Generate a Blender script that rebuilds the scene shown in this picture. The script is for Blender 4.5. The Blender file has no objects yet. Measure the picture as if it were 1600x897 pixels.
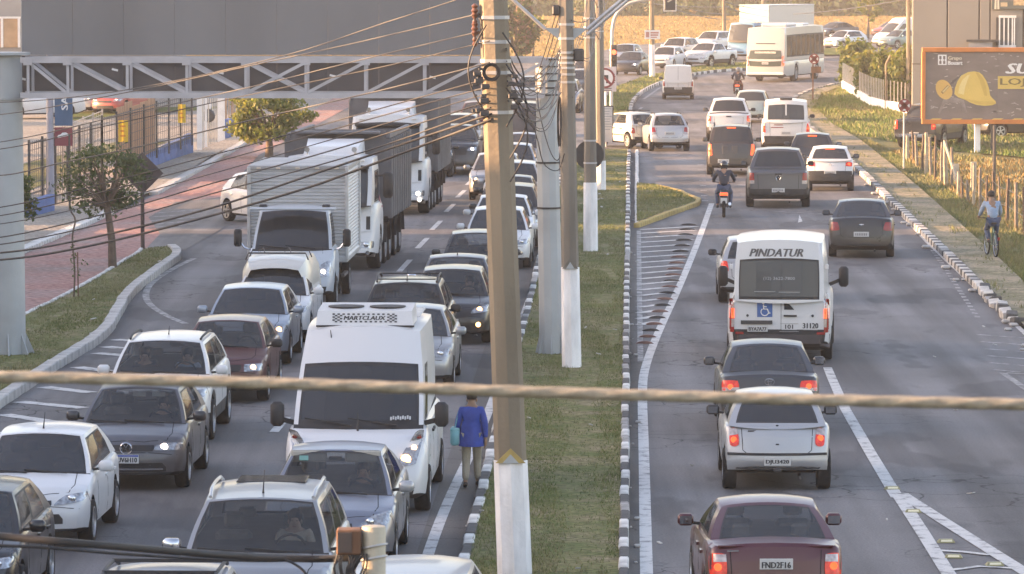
import bpy, bmesh, math, random
import numpy as np
from mathutils import Vector, Matrix
from mathutils.bvhtree import BVHTree

random.seed(7)
rng = np.random.default_rng(11)
SC = bpy.context.scene
COL = SC.collection
PI = math.pi

# ------------------------------------------------------------ camera, sky, sun, exposure
FOC, CAM_H, HOR = 7500.0, 8.2, 533.5          # photo focal length (px of 1600), camera height (m), horizon above centre (px)
TILT = math.atan(HOR / FOC)
cd = bpy.data.cameras.new('camera')
cam = bpy.data.objects.new('camera', cd)
COL.objects.link(cam)
cam.location = (0, 0, CAM_H)
cam.rotation_euler = (PI / 2 - TILT, 0, 0)
cd.sensor_width = 36
cd.lens = 36 * FOC / 1600
cd.clip_start = 0.5
cd.clip_end = 6000
cd.dof.use_dof = True
cd.dof.focus_distance = 105
cd.dof.aperture_fstop = 24
SC.camera = cam

SUN_EL, SUN_AZ = math.radians(10.5), math.radians(271)     # low winter sun from the left; azimuth clockwise from +Y
to_sun = Vector((math.sin(SUN_AZ) * math.cos(SUN_EL), math.cos(SUN_AZ) * math.cos(SUN_EL), math.sin(SUN_EL)))
w = bpy.data.worlds.new('World')
SC.world = w
w.use_nodes = True
nt = w.node_tree
sky = nt.nodes.new('ShaderNodeTexSky')
sky.sky_type = 'NISHITA'
sky.sun_disc = False
sky.sun_elevation = SUN_EL
sky.sun_rotation = SUN_AZ
sky.air_density = 1.0
sky.dust_density = 2.0
sky.ozone_density = 1.0
bg = nt.nodes['Background']
bg.inputs['Strength'].default_value = 0.10
nt.links.new(sky.outputs[0], bg.inputs[0])
ld = bpy.data.lights.new('sun', 'SUN')
ld.energy = 2.7
ld.angle = math.radians(0.5)
ld.color = (1.0, 0.66, 0.36)
sun = bpy.data.objects.new('sun', ld)
COL.objects.link(sun)
sun.rotation_euler = to_sun.to_track_quat('Z', 'Y').to_euler()
sun.location = to_sun * 300
SC.view_settings.view_transform = 'Standard'
SC.view_settings.look = 'None'
SC.view_settings.gamma = 1
SC.view_settings.use_curve_mapping = False
EXPO = 2.86
SC.view_settings.exposure = EXPO
SC.view_settings.use_white_balance = True             # the camera's daylight-shade white balance
SC.view_settings.white_balance_temperature = 7250
SC.view_settings.white_balance_tint = 24
HAZE = 0.0003

# ------------------------------------------------------------ pixel <-> place helpers (only used to survey the real ground)
CT, ST = math.cos(TILT), math.sin(TILT)
def ray(px, py):
    a, b = (px - 800) / FOC, (448.5 - py) / FOC
    return Vector((a, CT + b * ST, b * CT - ST))
def G(px, py, z=0.0):
    d = ray(px, py)
    t = (z - CAM_H) / d.z
    return Vector((d.x * t, d.y * t, z))
def V(px, py, Y):
    d = ray(px, py)
    t = Y / d.y
    return Vector((d.x * t, Y, CAM_H + d.z * t))
def PX(P):
    P = np.asarray(P, float).reshape(-1, 3)
    x, y, z = P[:, 0], P[:, 1], P[:, 2] - CAM_H
    f = y * CT - z * ST
    u = y * ST + z * CT
    return np.stack([800 + FOC * x / f, 448.5 - FOC * u / f], 1)
def gp(pts): return [G(*p) for p in pts]

# ------------------------------------------------------------ materials
MATS = {}
def new_mat(name):
    m = bpy.data.materials.new(name)
    m.use_nodes = True
    return m, m.node_tree.nodes, m.node_tree.links, m.node_tree.nodes['Principled BSDF']
def ramp(N, c0, c1, p0=0.0, p1=1.0):
    r = N.new('ShaderNodeValToRGB')
    r.color_ramp.elements[0].position = p0; r.color_ramp.elements[1].position = p1
    r.color_ramp.elements[0].color = (*c0, 1); r.color_ramp.elements[1].color = (*c1, 1)
    return r
def mat(name, col, rough=.5, metal=0, var=.12, scale=4, bump=0, coat=0, emit=0, spec=.5, stretch=None, bscale=None):
    if name in MATS: return MATS[name]
    m, N, L, b = new_mat(name)
    col = tuple(col)
    if var:
        tc = N.new('ShaderNodeTexCoord'); n = N.new('ShaderNodeTexNoise')
        n.inputs['Scale'].default_value = scale; n.inputs['Detail'].default_value = 6
        if stretch:
            mp = N.new('ShaderNodeMapping'); mp.inputs['Scale'].default_value = stretch
            L.new(tc.outputs['Object'], mp.inputs[0]); L.new(mp.outputs[0], n.inputs[0])
        else: L.new(tc.outputs['Object'], n.inputs[0])
        r = ramp(N, [c * (1 - var) for c in col], [min(1, c * (1 + var)) for c in col], .3, .7)
        L.new(n.outputs[0], r.inputs[0]); L.new(r.outputs[0], b.inputs['Base Color'])
        if bump:
            bp = N.new('ShaderNodeBump'); bp.inputs['Strength'].default_value = bump; bp.inputs['Distance'].default_value = .02
            n2 = N.new('ShaderNodeTexNoise'); n2.inputs['Scale'].default_value = bscale or scale * 6; n2.inputs['Detail'].default_value = 4
            L.new(tc.outputs['Object'], n2.inputs[0])
            L.new(n2.outputs[0], bp.inputs['Height']); L.new(bp.outputs[0], b.inputs['Normal'])
    else: b.inputs['Base Color'].default_value = (*col, 1)
    b.inputs['Roughness'].default_value = rough
    b.inputs['Metallic'].default_value = metal
    b.inputs['Specular IOR Level'].default_value = spec
    if coat:
        b.inputs['Coat Weight'].default_value = coat; b.inputs['Coat Roughness'].default_value = .06
    if emit:
        b.inputs['Emission Color'].default_value = (*col, 1); b.inputs['Emission Strength'].default_value = emit * 2.4 / 2 ** EXPO
    MATS[name] = m
    return m
def paint(name, col, metal=0.0, rough=.32):
    """car paint: slightly uneven, dusty low down, under a clear coat"""
    if name in MATS: return MATS[name]
    m, N, L, b = new_mat(name)
    tc = N.new('ShaderNodeTexCoord'); n = N.new('ShaderNodeTexNoise'); n.inputs['Scale'].default_value = 2.2; n.inputs['Detail'].default_value = 7
    L.new(tc.outputs['Object'], n.inputs[0])
    sp = N.new('ShaderNodeSeparateXYZ'); L.new(tc.outputs['Object'], sp.inputs[0])
    mr = N.new('ShaderNodeMapRange'); mr.inputs[1].default_value = .15; mr.inputs[2].default_value = .95; mr.inputs[3].default_value = .38; mr.inputs[4].default_value = .015
    L.new(sp.outputs[2], mr.inputs[0])
    mu = N.new('ShaderNodeMath'); mu.operation = 'MULTIPLY'; L.new(mr.outputs[0], mu.inputs[0]); L.new(n.outputs[0], mu.inputs[1])
    mx = N.new('ShaderNodeMix'); mx.data_type = 'RGBA'
    mx.inputs[6].default_value = (*col, 1); mx.inputs[7].default_value = (.19, .17, .15, 1)
    L.new(mu.outputs[0], mx.inputs[0]); L.new(mx.outputs[2], b.inputs['Base Color'])
    b.inputs['Metallic'].default_value = metal
    r = N.new('ShaderNodeMapRange'); r.inputs[3].default_value = rough - .06; r.inputs[4].default_value = rough + .16
    L.new(n.outputs[0], r.inputs[0]); L.new(r.outputs[0], b.inputs['Roughness'])
    b.inputs['Coat Weight'].default_value = .42; b.inputs['Coat Roughness'].default_value = .1
    MATS[name] = m
    return m
def glass_mat(name, tint, t):
    if name in MATS: return MATS[name]
    m, N, L, b = new_mat(name)
    tr = N.new('ShaderNodeBsdfTransparent'); tr.inputs[0].default_value = (t, t * 1.02, t * 1.02, 1)
    b.inputs['Base Color'].default_value = (*tint, 1); b.inputs['Roughness'].default_value = .06
    b.inputs['Specular IOR Level'].default_value = .95
    n = N.new('ShaderNodeTexNoise'); n.inputs['Scale'].default_value = 3.0
    r = N.new('ShaderNodeMapRange'); r.inputs[3].default_value = .02; r.inputs[4].default_value = .10
    tc = N.new('ShaderNodeTexCoord'); L.new(tc.outputs['Object'], n.inputs[0]); L.new(n.outputs[0], r.inputs[0]); L.new(r.outputs[0], b.inputs['Roughness'])
    mx = N.new('ShaderNodeMixShader'); mx.inputs[0].default_value = .46 if t > .6 else .56
    L.new(tr.outputs[0], mx.inputs[1]); L.new(b.outputs[0], mx.inputs[2])
    L.new(mx.outputs[0], N['Material Output'].inputs[0])
    MATS[name] = m
    return m

# ------------------------------------------------------------ mesh builder
class MB:
    def __init__(s): s.v = []; s.f = []; s.m = []
    def add(s, vs, fs, m=0):
        o = len(s.v); s.v.extend([tuple(p) for p in vs])
        for f in fs: s.f.append(tuple(i + o for i in f)); s.m.append(m)
        return s
    def box(s, x0, x1, y0, y1, z0, z1, m=0):
        return s.add([(x, y, z) for z in (z0, z1) for y in (y0, y1) for x in (x0, x1)],
                     [(0, 2, 3, 1), (4, 5, 7, 6), (0, 1, 5, 4), (2, 6, 7, 3), (0, 4, 6, 2), (1, 3, 7, 5)], m)
    def rbox(s, x0, x1, y0, y1, z0, z1, r, m=0):
        """box with chamfered edges"""
        vs = []; idx = {}
        for i, (x, sx) in enumerate(((x0, 1), (x1, -1))):
            for j, (y, sy) in enumerate(((y0, 1), (y1, -1))):
                for k, (z, sz) in enumerate(((z0, 1), (z1, -1))):
                    for a, p in enumerate(((x, y + sy * r, z + sz * r), (x + sx * r, y, z + sz * r), (x + sx * r, y + sy * r, z))):
                        idx[i, j, k, a] = len(vs); vs.append(p)
        q = lambda *k: tuple(idx[t] for t in k)
        fs = []
        for i in (0, 1): fs.append(q((i,0,0,0),(i,0,1,0),(i,1,1,0),(i,1,0,0)))
        for j in (0, 1): fs.append(q((0,j,0,1),(1,j,0,1),(1,j,1,1),(0,j,1,1)))
        for k in (0, 1): fs.append(q((0,0,k,2),(0,1,k,2),(1,1,k,2),(1,0,k,2)))
        for i in (0,1):
            for j in (0,1): fs.append(q((i,j,0,0),(i,j,0,1),(i,j,1,1),(i,j,1,0)))
            for k in (0,1): fs.append(q((i,0,k,0),(i,0,k,2),(i,1,k,2),(i,1,k,0)))
        for j in (0,1):
            for k in (0,1): fs.append(q((0,j,k,1),(0,j,k,2),(1,j,k,2),(1,j,k,1)))
        for i in (0,1):
            for j in (0,1):
                for k in (0,1): fs.append(q((i,j,k,0),(i,j,k,1),(i,j,k,2)))
        return s.add(vs, fs, m)
    def obox(s, c, ax, ay, az, m=0):
        """box from centre and three half-axis vectors"""
        c, ax, ay, az = map(Vector, (c, ax, ay, az))
        return s.add([c + ax * i + ay * j + az * k for k in (-1, 1) for j in (-1, 1) for i in (-1, 1)],
                     [(0, 2, 3, 1), (4, 5, 7, 6), (0, 1, 5, 4), (2, 6, 7, 3), (0, 4, 6, 2), (1, 3, 7, 5)], m)
    def bar(s, a, b, w, h=None, m=0):
        a, b = Vector(a), Vector(b); d = (b - a); l = d.length; d.normalize()
        up = Vector((0, 0, 1)) if abs(d.z) < .9 else Vector((0, 1, 0))
        x = d.cross(up).normalized(); z = x.cross(d)
        return s.obox((a + b) / 2, x * w / 2, d * l / 2, z * (h or w) / 2, m)
    def tube(s, pts, r, n=8, m=0, cap=True):
        pts = [Vector(p) for p in pts]; rs = r if isinstance(r, (list, tuple)) else [r] * len(pts)
        rings = []; ref = None
        for i, p in enumerate(pts):
            d = (pts[min(i + 1, len(pts) - 1)] - pts[max(i - 1, 0)]).normalized()
            if ref is None: ref = Vector((0, 0, 1)) if abs(d.z) < .9 else Vector((1, 0, 0))
            x = d.cross(ref).normalized(); y = d.cross(x); ref = x.cross(d) if abs(d.dot(ref)) < .99 else ref
            rings.append([p + x * rs[i] * math.cos(2*PI*k/n) + y * rs[i] * math.sin(2*PI*k/n) for k in range(n)])
        vs = [q for r_ in rings for q in r_]
        fs = [(i*n+k, i*n+(k+1) % n, (i+1)*n+(k+1) % n, (i+1)*n+k) for i in range(len(pts)-1) for k in range(n)]
        if cap: fs += [tuple(range(n))[::-1], tuple((len(pts)-1)*n+k for k in range(n))]
        return s.add(vs, fs, m)
    def lathe(s, prof, n=16, axis='z', c=(0,0,0), m=0):
        """prof: (radius, height) pairs turned round an axis"""
        vs = []
        for r, h in prof:
            for k in range(n):
                a, b = r*math.cos(2*PI*k/n), r*math.sin(2*PI*k/n)
                p = (a, b, h) if axis == 'z' else ((h, a, b) if axis == 'x' else (a, h, b))
                vs.append((p[0]+c[0], p[1]+c[1], p[2]+c[2]))
        fs = [(i*n+k, i*n+(k+1) % n, (i+1)*n+(k+1) % n, (i+1)*n+k) for i in range(len(prof)-1) for k in range(n)]
        return s.add(vs, fs, m)
    def prism(s, pts, h0, h1, plane='xy', m=0):
        """polygon pulled into a solid; plane names the polygon's two axes"""
        def P(a, b, h): return (a, b, h) if plane == 'xy' else ((a, h, b) if plane == 'xz' else (h, a, b))
        n = len(pts)
        return s.add([P(a, b, h0) for a, b in pts] + [P(a, b, h1) for a, b in pts],
                     [tuple(range(n))[::-1], tuple(range(n, 2*n))] + [(i, (i+1) % n, n+(i+1) % n, n+i) for i in range(n)], m)
    def build(s, name, mats, parent=None, smooth=None, fix=True, loc=None):
        me = bpy.data.meshes.new(name)
        me.from_pydata([tuple(p) for p in s.v], [], s.f)
        if not isinstance(mats, (list, tuple)): mats = [mats]
        for m in mats: me.materials.append(m)
        if len(mats) > 1: me.polygons.foreach_set('material_index', s.m)
        if fix and len(s.f) < 60000:
            bm = bmesh.new(); bm.from_mesh(me)
            bmesh.ops.recalc_face_normals(bm, faces=bm.faces); bm.to_mesh(me); bm.free()
        if smooth is not None:
            me.polygons.foreach_set('use_smooth', [True] * len(me.polygons))
            me.set_sharp_from_angle(angle=math.radians(smooth))
        o = bpy.data.objects.new(name, me); COL.objects.link(o)
        if parent: o.parent = parent
        if loc is not None: o.location = loc
        return o
def tag(o, label=None, cat=None, group=None, kind=None):
    if label: o['label'] = label
    if cat: o['category'] = cat
    if group: o['group'] = group
    if kind: o['kind'] = kind
    return o
def empty(name, loc=(0, 0, 0), rz=0, label=None, cat=None, group=None):
    o = bpy.data.objects.new(name, None); COL.objects.link(o)
    o.location = loc; o.rotation_euler = (0, 0, rz); o.empty_display_size = .3
    return tag(o, label, cat, group)
def dup(o, parent):
    c = o.copy(); COL.objects.link(c); c.parent = parent
    for ch in list(o.children): dup(ch, c)
    return c
def copy_tree(root, loc, rz=0, label=None):
    c = root.copy(); COL.objects.link(c); c.location = loc; c.rotation_euler = (0, 0, rz)
    if label: c['label'] = label
    for ch in list(root.children): dup(ch, c)
    return c
_tx = {}
def text_geo(body, size=1.0, shear=0.0):
    k = (body, size, shear)
    if k not in _tx:
        cu = bpy.data.curves.new('t', 'FONT'); cu.body = body; cu.size = size; cu.align_x = 'CENTER'; cu.align_y = 'CENTER'
        cu.shear = shear; cu.resolution_u = 2
        ob = bpy.data.objects.new('t', cu)
        me = ob.to_mesh()
        _tx[k] = ([tuple(v.co) for v in me.vertices], [tuple(p.vertices) for p in me.polygons])
        ob.to_mesh_clear(); bpy.data.objects.remove(ob); bpy.data.curves.remove(cu)
    return _tx[k]
def text_mb(body, size, O, ux, uz, width=None, bold=0.0, shear=0.0, mb=None, m=0):
    """lettering laid on the plane at O spanned by ux (reading direction) and uz (up)"""
    vs, fs = text_geo(body, 1.0, shear)
    ux, uz, O = Vector(ux), Vector(uz), Vector(O)
    xs = [v[0] for v in vs]; W = max(xs) - min(xs); ys = [v[1] for v in vs]; H = max(ys) - min(ys)
    sx = (width / W) if width else size / H
    sy = size / H; cy = (max(ys) + min(ys)) / 2; cx = (max(xs) + min(xs)) / 2
    mb = mb or MB()
    for dx in ((-bold, bold) if bold else (0,)):
        nrm = ux.cross(uz).normalized() * (0.0006 if dx > 0 else 0)
        mb.add([O + ux * ((v[0] - cx) * sx + dx) + uz * ((v[1] - cy) * sy) + nrm for v in vs], fs, m)
    return mb
def sheet(name, pts, z, m, kind='structure', parent=None, sub=0):
    bm = bmesh.new()
    vs = [bm.verts.new((p[0], p[1], z)) for p in pts]
    f = bm.faces.new(vs)
    f.normal_update()
    if f.normal.z < 0: f.normal_flip()
    bmesh.ops.triangulate(bm, faces=bm.faces[:], ngon_method='EAR_CLIP')
    for f in bm.faces:
        f.normal_update()
        if f.normal.z < 0: f.normal_flip()
    me = bpy.data.meshes.new(name); bm.to_mesh(me); bm.free(); me.materials.append(m)
    o = bpy.data.objects.new(name, me); COL.objects.link(o)
    if parent: o.parent = parent
    if kind: o['kind'] = kind
    return o
def resample(pts, step):
    pts = [Vector((p[0], p[1], 0)) for p in pts]; out = [pts[0]]; acc = 0
    for a, b in zip(pts, pts[1:]):
        l = (b - a).length
        if l < 1e-6: continue
        t = step - acc
        while t <= l: out.append(a + (b - a) * (t / l)); t += step
        acc = l - (t - step)
    return out
def smooth_line(pts, n=3):
    """Chaikin rounding"""
    pts = [Vector((p[0], p[1], 0)) for p in pts]
    for _ in range(n):
        q = [pts[0]]
        for a, b in zip(pts, pts[1:]): q += [a * .75 + b * .25, a * .25 + b * .75]
        pts = q + [pts[-1]]
    return pts
_bz = [0]
def band(mb, pts, w0, w1=None, z=0.004, m=0):
    _bz[0] += 1; z = z + (_bz[0] % 24) * .0003
    pts = [Vector((p[0], p[1], 0)) for p in pts]; n = len(pts); L = []
    for i, p in enumerate(pts):
        d = (pts[min(i+1, n-1)] - pts[max(i-1, 0)]).normalized(); s = Vector((d.y, -d.x, 0))
        w = w0 if w1 is None else w0 + (w1 - w0) * i / (n - 1)
        L.append((p - s * w / 2, p + s * w / 2))
    mb.add([(q.x, q.y, z) for ab in L for q in ab], [(2*i, 2*i+1, 2*i+3, 2*i+2) for i in range(n-1)], m)
    return mb
def offset_line(pts, d):
    pts = [Vector((p[0], p[1], 0)) for p in pts]; n = len(pts); out = []
    for i, p in enumerate(pts):
        t = (pts[min(i+1, n-1)] - pts[max(i-1, 0)]).normalized()
        out.append(p + Vector((t.y, -t.x, 0)) * d)
    return out
# ============================================================ THE SETTING: ground, roads, kerbs, verges
def asphalt(name, base, crack=True):
    m, N, L, b = new_mat(name)
    tc = N.new('ShaderNodeTexCoord')
    def noise(scale, det=5, st=None):
        n = N.new('ShaderNodeTexNoise'); n.inputs['Scale'].default_value = scale; n.inputs['Detail'].default_value = det
        if st:
            mp = N.new('ShaderNodeMapping'); mp.inputs['Scale'].default_value = st
            L.new(tc.outputs['Object'], mp.inputs[0]); L.new(mp.outputs[0], n.inputs[0])
        else: L.new(tc.outputs['Object'], n.inputs[0])
        return n
    def mix(a, bb, fac, mode='MIX'):
        x = N.new('ShaderNodeMix'); x.data_type = 'RGBA'; x.blend_type = mode
        for s, i in ((a, 6), (bb, 7)):
            if isinstance(s, tuple): x.inputs[i].default_value = (*s, 1)
            else: L.new(s, x.inputs[i])
        if isinstance(fac, float): x.inputs[0].default_value = fac
        else: L.new(fac, x.inputs[0])
        return x.outputs[2]
    c = ramp(N, [v * .78 for v in base], [v * 1.22 for v in base], .32, .68)
    n1 = noise(.22, 6); L.new(n1.outputs[0], c.inputs[0])
    # lengthwise wheel-track streaks
    n2 = noise(1.0, 4, (1.1, .035, 1)); c2 = ramp(N, (.62, .62, .63), (1.22, 1.22, 1.22), .36, .64); L.new(n2.outputs[0], c2.inputs[0])
    col = mix(c.outputs[0], c2.outputs[0], 1.0, 'MULTIPLY')
    # aggregate grain
    n3 = noise(28, 3); c3 = ramp(N, (.72, .72, .72), (1.3, 1.29, 1.27), .3, .7); L.new(n3.outputs[0], c3.inputs[0])
    col = mix(col, c3.outputs[0], .8, 'MULTIPLY')
    # repair patches and oil stains
    n4 = noise(.55, 3, (1, .3, 1)); c4 = ramp(N, (1, 1, 1), (.55, .55, .57), .57, .61); L.new(n4.outputs[0], c4.inputs[0])
    col = mix(col, c4.outputs[0], .75, 'MULTIPLY')
    if crack:
        vo = N.new('ShaderNodeTexVoronoi'); vo.feature = 'DISTANCE_TO_EDGE'; vo.inputs['Scale'].default_value = .75
        nd = noise(1.5, 4); ad = N.new('ShaderNodeMixRGB'); ad.blend_type = 'ADD'; ad.inputs[0].default_value = .8
        L.new(tc.outputs['Object'], ad.inputs[1]); L.new(nd.outputs[1], ad.inputs[2]); L.new(ad.outputs[0], vo.inputs['Vector'])
        cc = ramp(N, (.22, .22, .22), (1, 1, 1), .004, .022); L.new(vo.outputs['Distance'], cc.inputs[0])
        n5 = noise(.16, 3); c5 = ramp(N, (0, 0, 0), (1, 1, 1), .50, .58); L.new(n5.outputs[0], c5.inputs[0])
        col = mix(col, cc.outputs[0], c5.outputs[0], 'MULTIPLY')
    L.new(col, b.inputs['Base Color'])
    b.inputs['Roughness'].default_value = .8; b.inputs['Specular IOR Level'].default_value = .35
    bp = N.new('ShaderNodeBump'); bp.inputs['Strength'].default_value = .35; bp.inputs['Distance'].default_value = .01
    L.new(n3.outputs[0], bp.inputs['Height']); L.new(bp.outputs[0], b.inputs['Normal'])
    return m
def grassy(name, cols, scale=.6, fine=9, st=None):
    """several tones of a ground cover, blotched and grained"""
    m, N, L, b = new_mat(name)
    tc = N.new('ShaderNodeTexCoord')
    n = N.new('ShaderNodeTexNoise'); n.inputs['Scale'].default_value = scale; n.inputs['Detail'].default_value = 8; n.inputs['Roughness'].default_value = .65
    if st:
        mp = N.new('ShaderNodeMapping'); mp.inputs['Scale'].default_value = st; L.new(tc.outputs['Object'], mp.inputs[0]); L.new(mp.outputs[0], n.inputs[0])
    else: L.new(tc.outputs['Object'], n.inputs[0])
    r = N.new('ShaderNodeValToRGB'); cr = r.color_ramp
    k = len(cols)
    cr.elements[0].position = .3; cr.elements[0].color = (*cols[0], 1); cr.elements[1].position = .7; cr.elements[1].color = (*cols[-1], 1)
    for i in range(1, k - 1):
        e = cr.elements.new(.3 + .4 * i / (k - 1)); e.color = (*cols[i], 1)
    L.new(n.outputs[0], r.inputs[0])
    f = N.new('ShaderNodeTexNoise'); f.inputs['Scale'].default_value = fine; f.inputs['Detail'].default_value = 6; L.new(tc.outputs['Object'], f.inputs[0])
    fr = ramp(N, (.5, .5, .5), (1.5, 1.5, 1.45), .3, .7); L.new(f.outputs[0], fr.inputs[0])
    x = N.new('ShaderNodeMix'); x.data_type = 'RGBA'; x.blend_type = 'MULTIPLY'; x.inputs[0].default_value = .85
    L.new(r.outputs[0], x.inputs[6]); L.new(fr.outputs[0], x.inputs[7]); L.new(x.outputs[2], b.inputs['Base Color'])
    b.inputs['Roughness'].default_value = .95; b.inputs['Specular IOR Level'].default_value = .1
    bp = N.new('ShaderNodeBump'); bp.inputs['Strength'].default_value = .8; bp.inputs['Distance'].default_value = .06
    L.new(f.outputs[0], bp.inputs['Height']); L.new(bp.outputs[0], b.inputs['Normal'])
    return m
ASPH = asphalt('asphalt', (.132, .128, .130))
GUTTER = asphalt('gutter_concrete', (.10, .092, .085))
M_GROUND = grassy('rough_ground', [(.10, .075, .045), (.17, .13, .075), (.12, .12, .05), (.21, .165, .09)], .22)
M_TURF = grassy('turf', [(.092, .115, .040), (.128, .14, .056), (.185, .165, .088), (.26, .21, .14)], .9)
M_TURF2 = grassy('turf_green', [(.06, .085, .025), (.08, .11, .03), (.12, .13, .04), (.16, .14, .06)], .3)
M_FIELD = grassy('golden_grass', [(.20, .125, .038), (.26, .172, .055), (.31, .21, .07), (.23, .145, .045)], .05, 2.2, (1, .25, 1))
M_DRY = grassy('dry_leaf_ground', [(.25, .17, .09), (.36, .26, .14), (.18, .14, .06), (.45, .34, .2)], .5, 5)
M_PATH = grassy('dusty_pavement', [(.22, .18, .135), (.31, .26, .19), (.17, .16, .10), (.36, .30, .22)], .5, 12)
M_LOT = grassy('worn_concrete', [(.24, .215, .19), (.30, .27, .235), (.27, .24, .2)], .3, 8)
M_RED = grassy('red_paving', [(.32, .17, .15), (.36, .20, .175), (.33, .22, .20), (.30, .24, .22)], .35, 6)
M_WHITE = None
def road_paint(name, col, wear=.52):
    m, N, L, b = new_mat(name)
    tc = N.new('ShaderNodeTexCoord'); n = N.new('ShaderNodeTexNoise'); n.inputs['Scale'].default_value = 3.5; n.inputs['Detail'].default_value = 9; n.inputs['Roughness'].default_value = .7
    L.new(tc.outputs['Object'], n.inputs[0])
    r = ramp(N, (.11, .108, .108), col, wear - .17, wear - .03); L.new(n.outputs[0], r.inputs[0]); L.new(r.outputs[0], b.inputs['Base Color'])
    b.inputs['Roughness'].default_value = .75
    return m
M_WHITE = road_paint('white_road_paint', (.52, .51, .49))
M_WORN = road_paint('worn_white_road_paint', (.36, .35, .34), .6)
M_YEL = road_paint('yellow_road_paint', (.5, .32, .05))

gs = sheet('ground', [(-720, -170), (720, -170), (720, 1160), (-720, 1160)], -.03, M_GROUND)
KR = [(1900, 830), (1800, 725), (1700, 617), (1600, 515), (1550, 465), (1500, 415), (1450, 367), (1400, 320), (1365, 285), (1335, 258), (1288, 217), (1255, 190), (1240, 168), (1247, 153), (1275, 141), (1312, 133)]
FIELD_EDGE = [(300, 108), (600, 104), (790, 96), (900, 91), (960, 74), (1030, 67), (1100, 59), (1250, 56), (1440, 52), (1800, 45)]
road_pts = [(-30, 10), (20, 10)] + gp(KR) + gp([(1400, 122), (1520, 114), (1800, 108)]) + gp(FIELD_EDGE[::-1]) + gp([(560, 145), (480, 178), (330, 250), (150, 347), (36, 395), (-200, 505)])
sheet('road', road_pts, 0, ASPH)
sheet('field', gp(FIELD_EDGE) + [(700, 560), (700, 900), (-500, 900), (-500, 420)], -.012, M_FIELD)
sheet('parking_lot', gp([(-300, 560), (-200, 505), (36, 395), (330, 250), (480, 178), (560, 145), (600, 107), (300, 108), (-900, 112)]), -.016, M_LOT)
sheet('lawn', gp([(100, 190), (210, 178), (320, 172), (360, 166), (210, 168), (90, 178)]), .004, M_TURF2)
sheet('lawn', gp([(-60, 310), (36, 300), (150, 258), (260, 222), (180, 222), (40, 255), (-80, 290)]), .002, M_TURF)
sheet('roadside_dirt', gp([(1335, 256), (1480, 398), (1620, 530), (1700, 600), (1900, 700), (1700, 330), (1560, 250), (1430, 205), (1330, 195), (1275, 205)]), .004, M_TURF)
sheet('dry_field', gp([(1390, 236), (1425, 258), (1500, 312), (1600, 372), (1700, 425), (2100, 420), (1750, 262), (1560, 250), (1470, 240)]), .012, M_DRY)
sheet('lawn', gp([(1262, 170), (1275, 152), (1300, 140), (1318, 135), (1365, 168), (1425, 180), (1490, 195), (1700, 205), (1900, 240), (1640, 250), (1480, 236), (1390, 222), (1330, 208), (1290, 196)]), .02, M_TURF2)
PAVE_EDGE = [(1318, 135), (1282, 150), (1272, 168), (1300, 196), (1345, 222), (1400, 266), (1442, 302), (1500, 354), (1560, 408), (1600, 446), (1700, 545), (1900, 740)]
sheet('pavement', gp(KR[1:]) + gp(PAVE_EDGE), .10, M_PATH)

# left verge: red path, pavement along the fence, grass island
sheet('red_path', gp([(-120, 590), (35, 500), (215, 404), (272, 391), (345, 358), (352, 300), (405, 242), (484, 201), (548, 166), (585, 130), (566, 138), (520, 154), (482, 178), (400, 215), (332, 252), (252, 301), (150, 348), (36, 396), (-120, 470)]), .008, M_RED)
sheet('side_street', gp([(232, 340), (275, 316), (352, 308), (350, 356), (288, 392), (222, 396), (250, 366)]), .012, asphalt('side_asphalt', (.15, .14, .132), False))
sheet('pavement', gp([(-120, 440), (36, 342), (150, 300), (300, 241), (345, 224), (482, 172), (400, 212), (332, 247), (250, 298), (146, 346), (36, 393), (-120, 466)]), .10, M_LOT)
ISL = [(-220, 745), (-80, 682), (0, 635), (75, 582), (120, 556), (160, 530), (178, 505), (200, 462), (250, 425), (283, 402)]
ISL_L = [(268, 391), (222, 395), (215, 402), (110, 465), (36, 500), (-90, 560), (-220, 625)]
sheet('grass_island', gp(ISL) + gp(ISL_L), .12, M_TURF)
# median and its grass
MR = [(962, 1060), (966, 960), (969, 897), (972, 700), (975, 500), (977, 400), (979, 300), (981, 238)]
ML = [(698, 1060), (718, 950), (735, 875), (748, 820), (765, 750), (800, 600), (830, 482), (848, 400), (866, 320), (886, 255), (895, 238)]
sheet('median_grass', gp(MR) + gp(ML[::-1]), .13, M_TURF)
FMR = [(985, 193), (982, 172), (987, 158), (1003, 143), (1030, 131), (1060, 122), (1100, 114.5), (1150, 110.5), (1195, 108.5)]
FML = [(1195, 99), (1120, 102), (1060, 110), (1025, 118.5), (1000, 125), (965, 138), (942, 160), (932, 193)]
sheet('median_grass', gp(FMR) + gp(FML), .13, M_TURF2)
sheet('median_grass', gp([(1275, 88), (1325, 87), (1338, 77), (1290, 77)]), .1, M_TURF2)
TRI = [(995, 352), (995, 291), (1020, 293), (1060, 304), (1090, 319)]
sheet('traffic_island', gp(TRI), .12, M_TURF)

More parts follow.
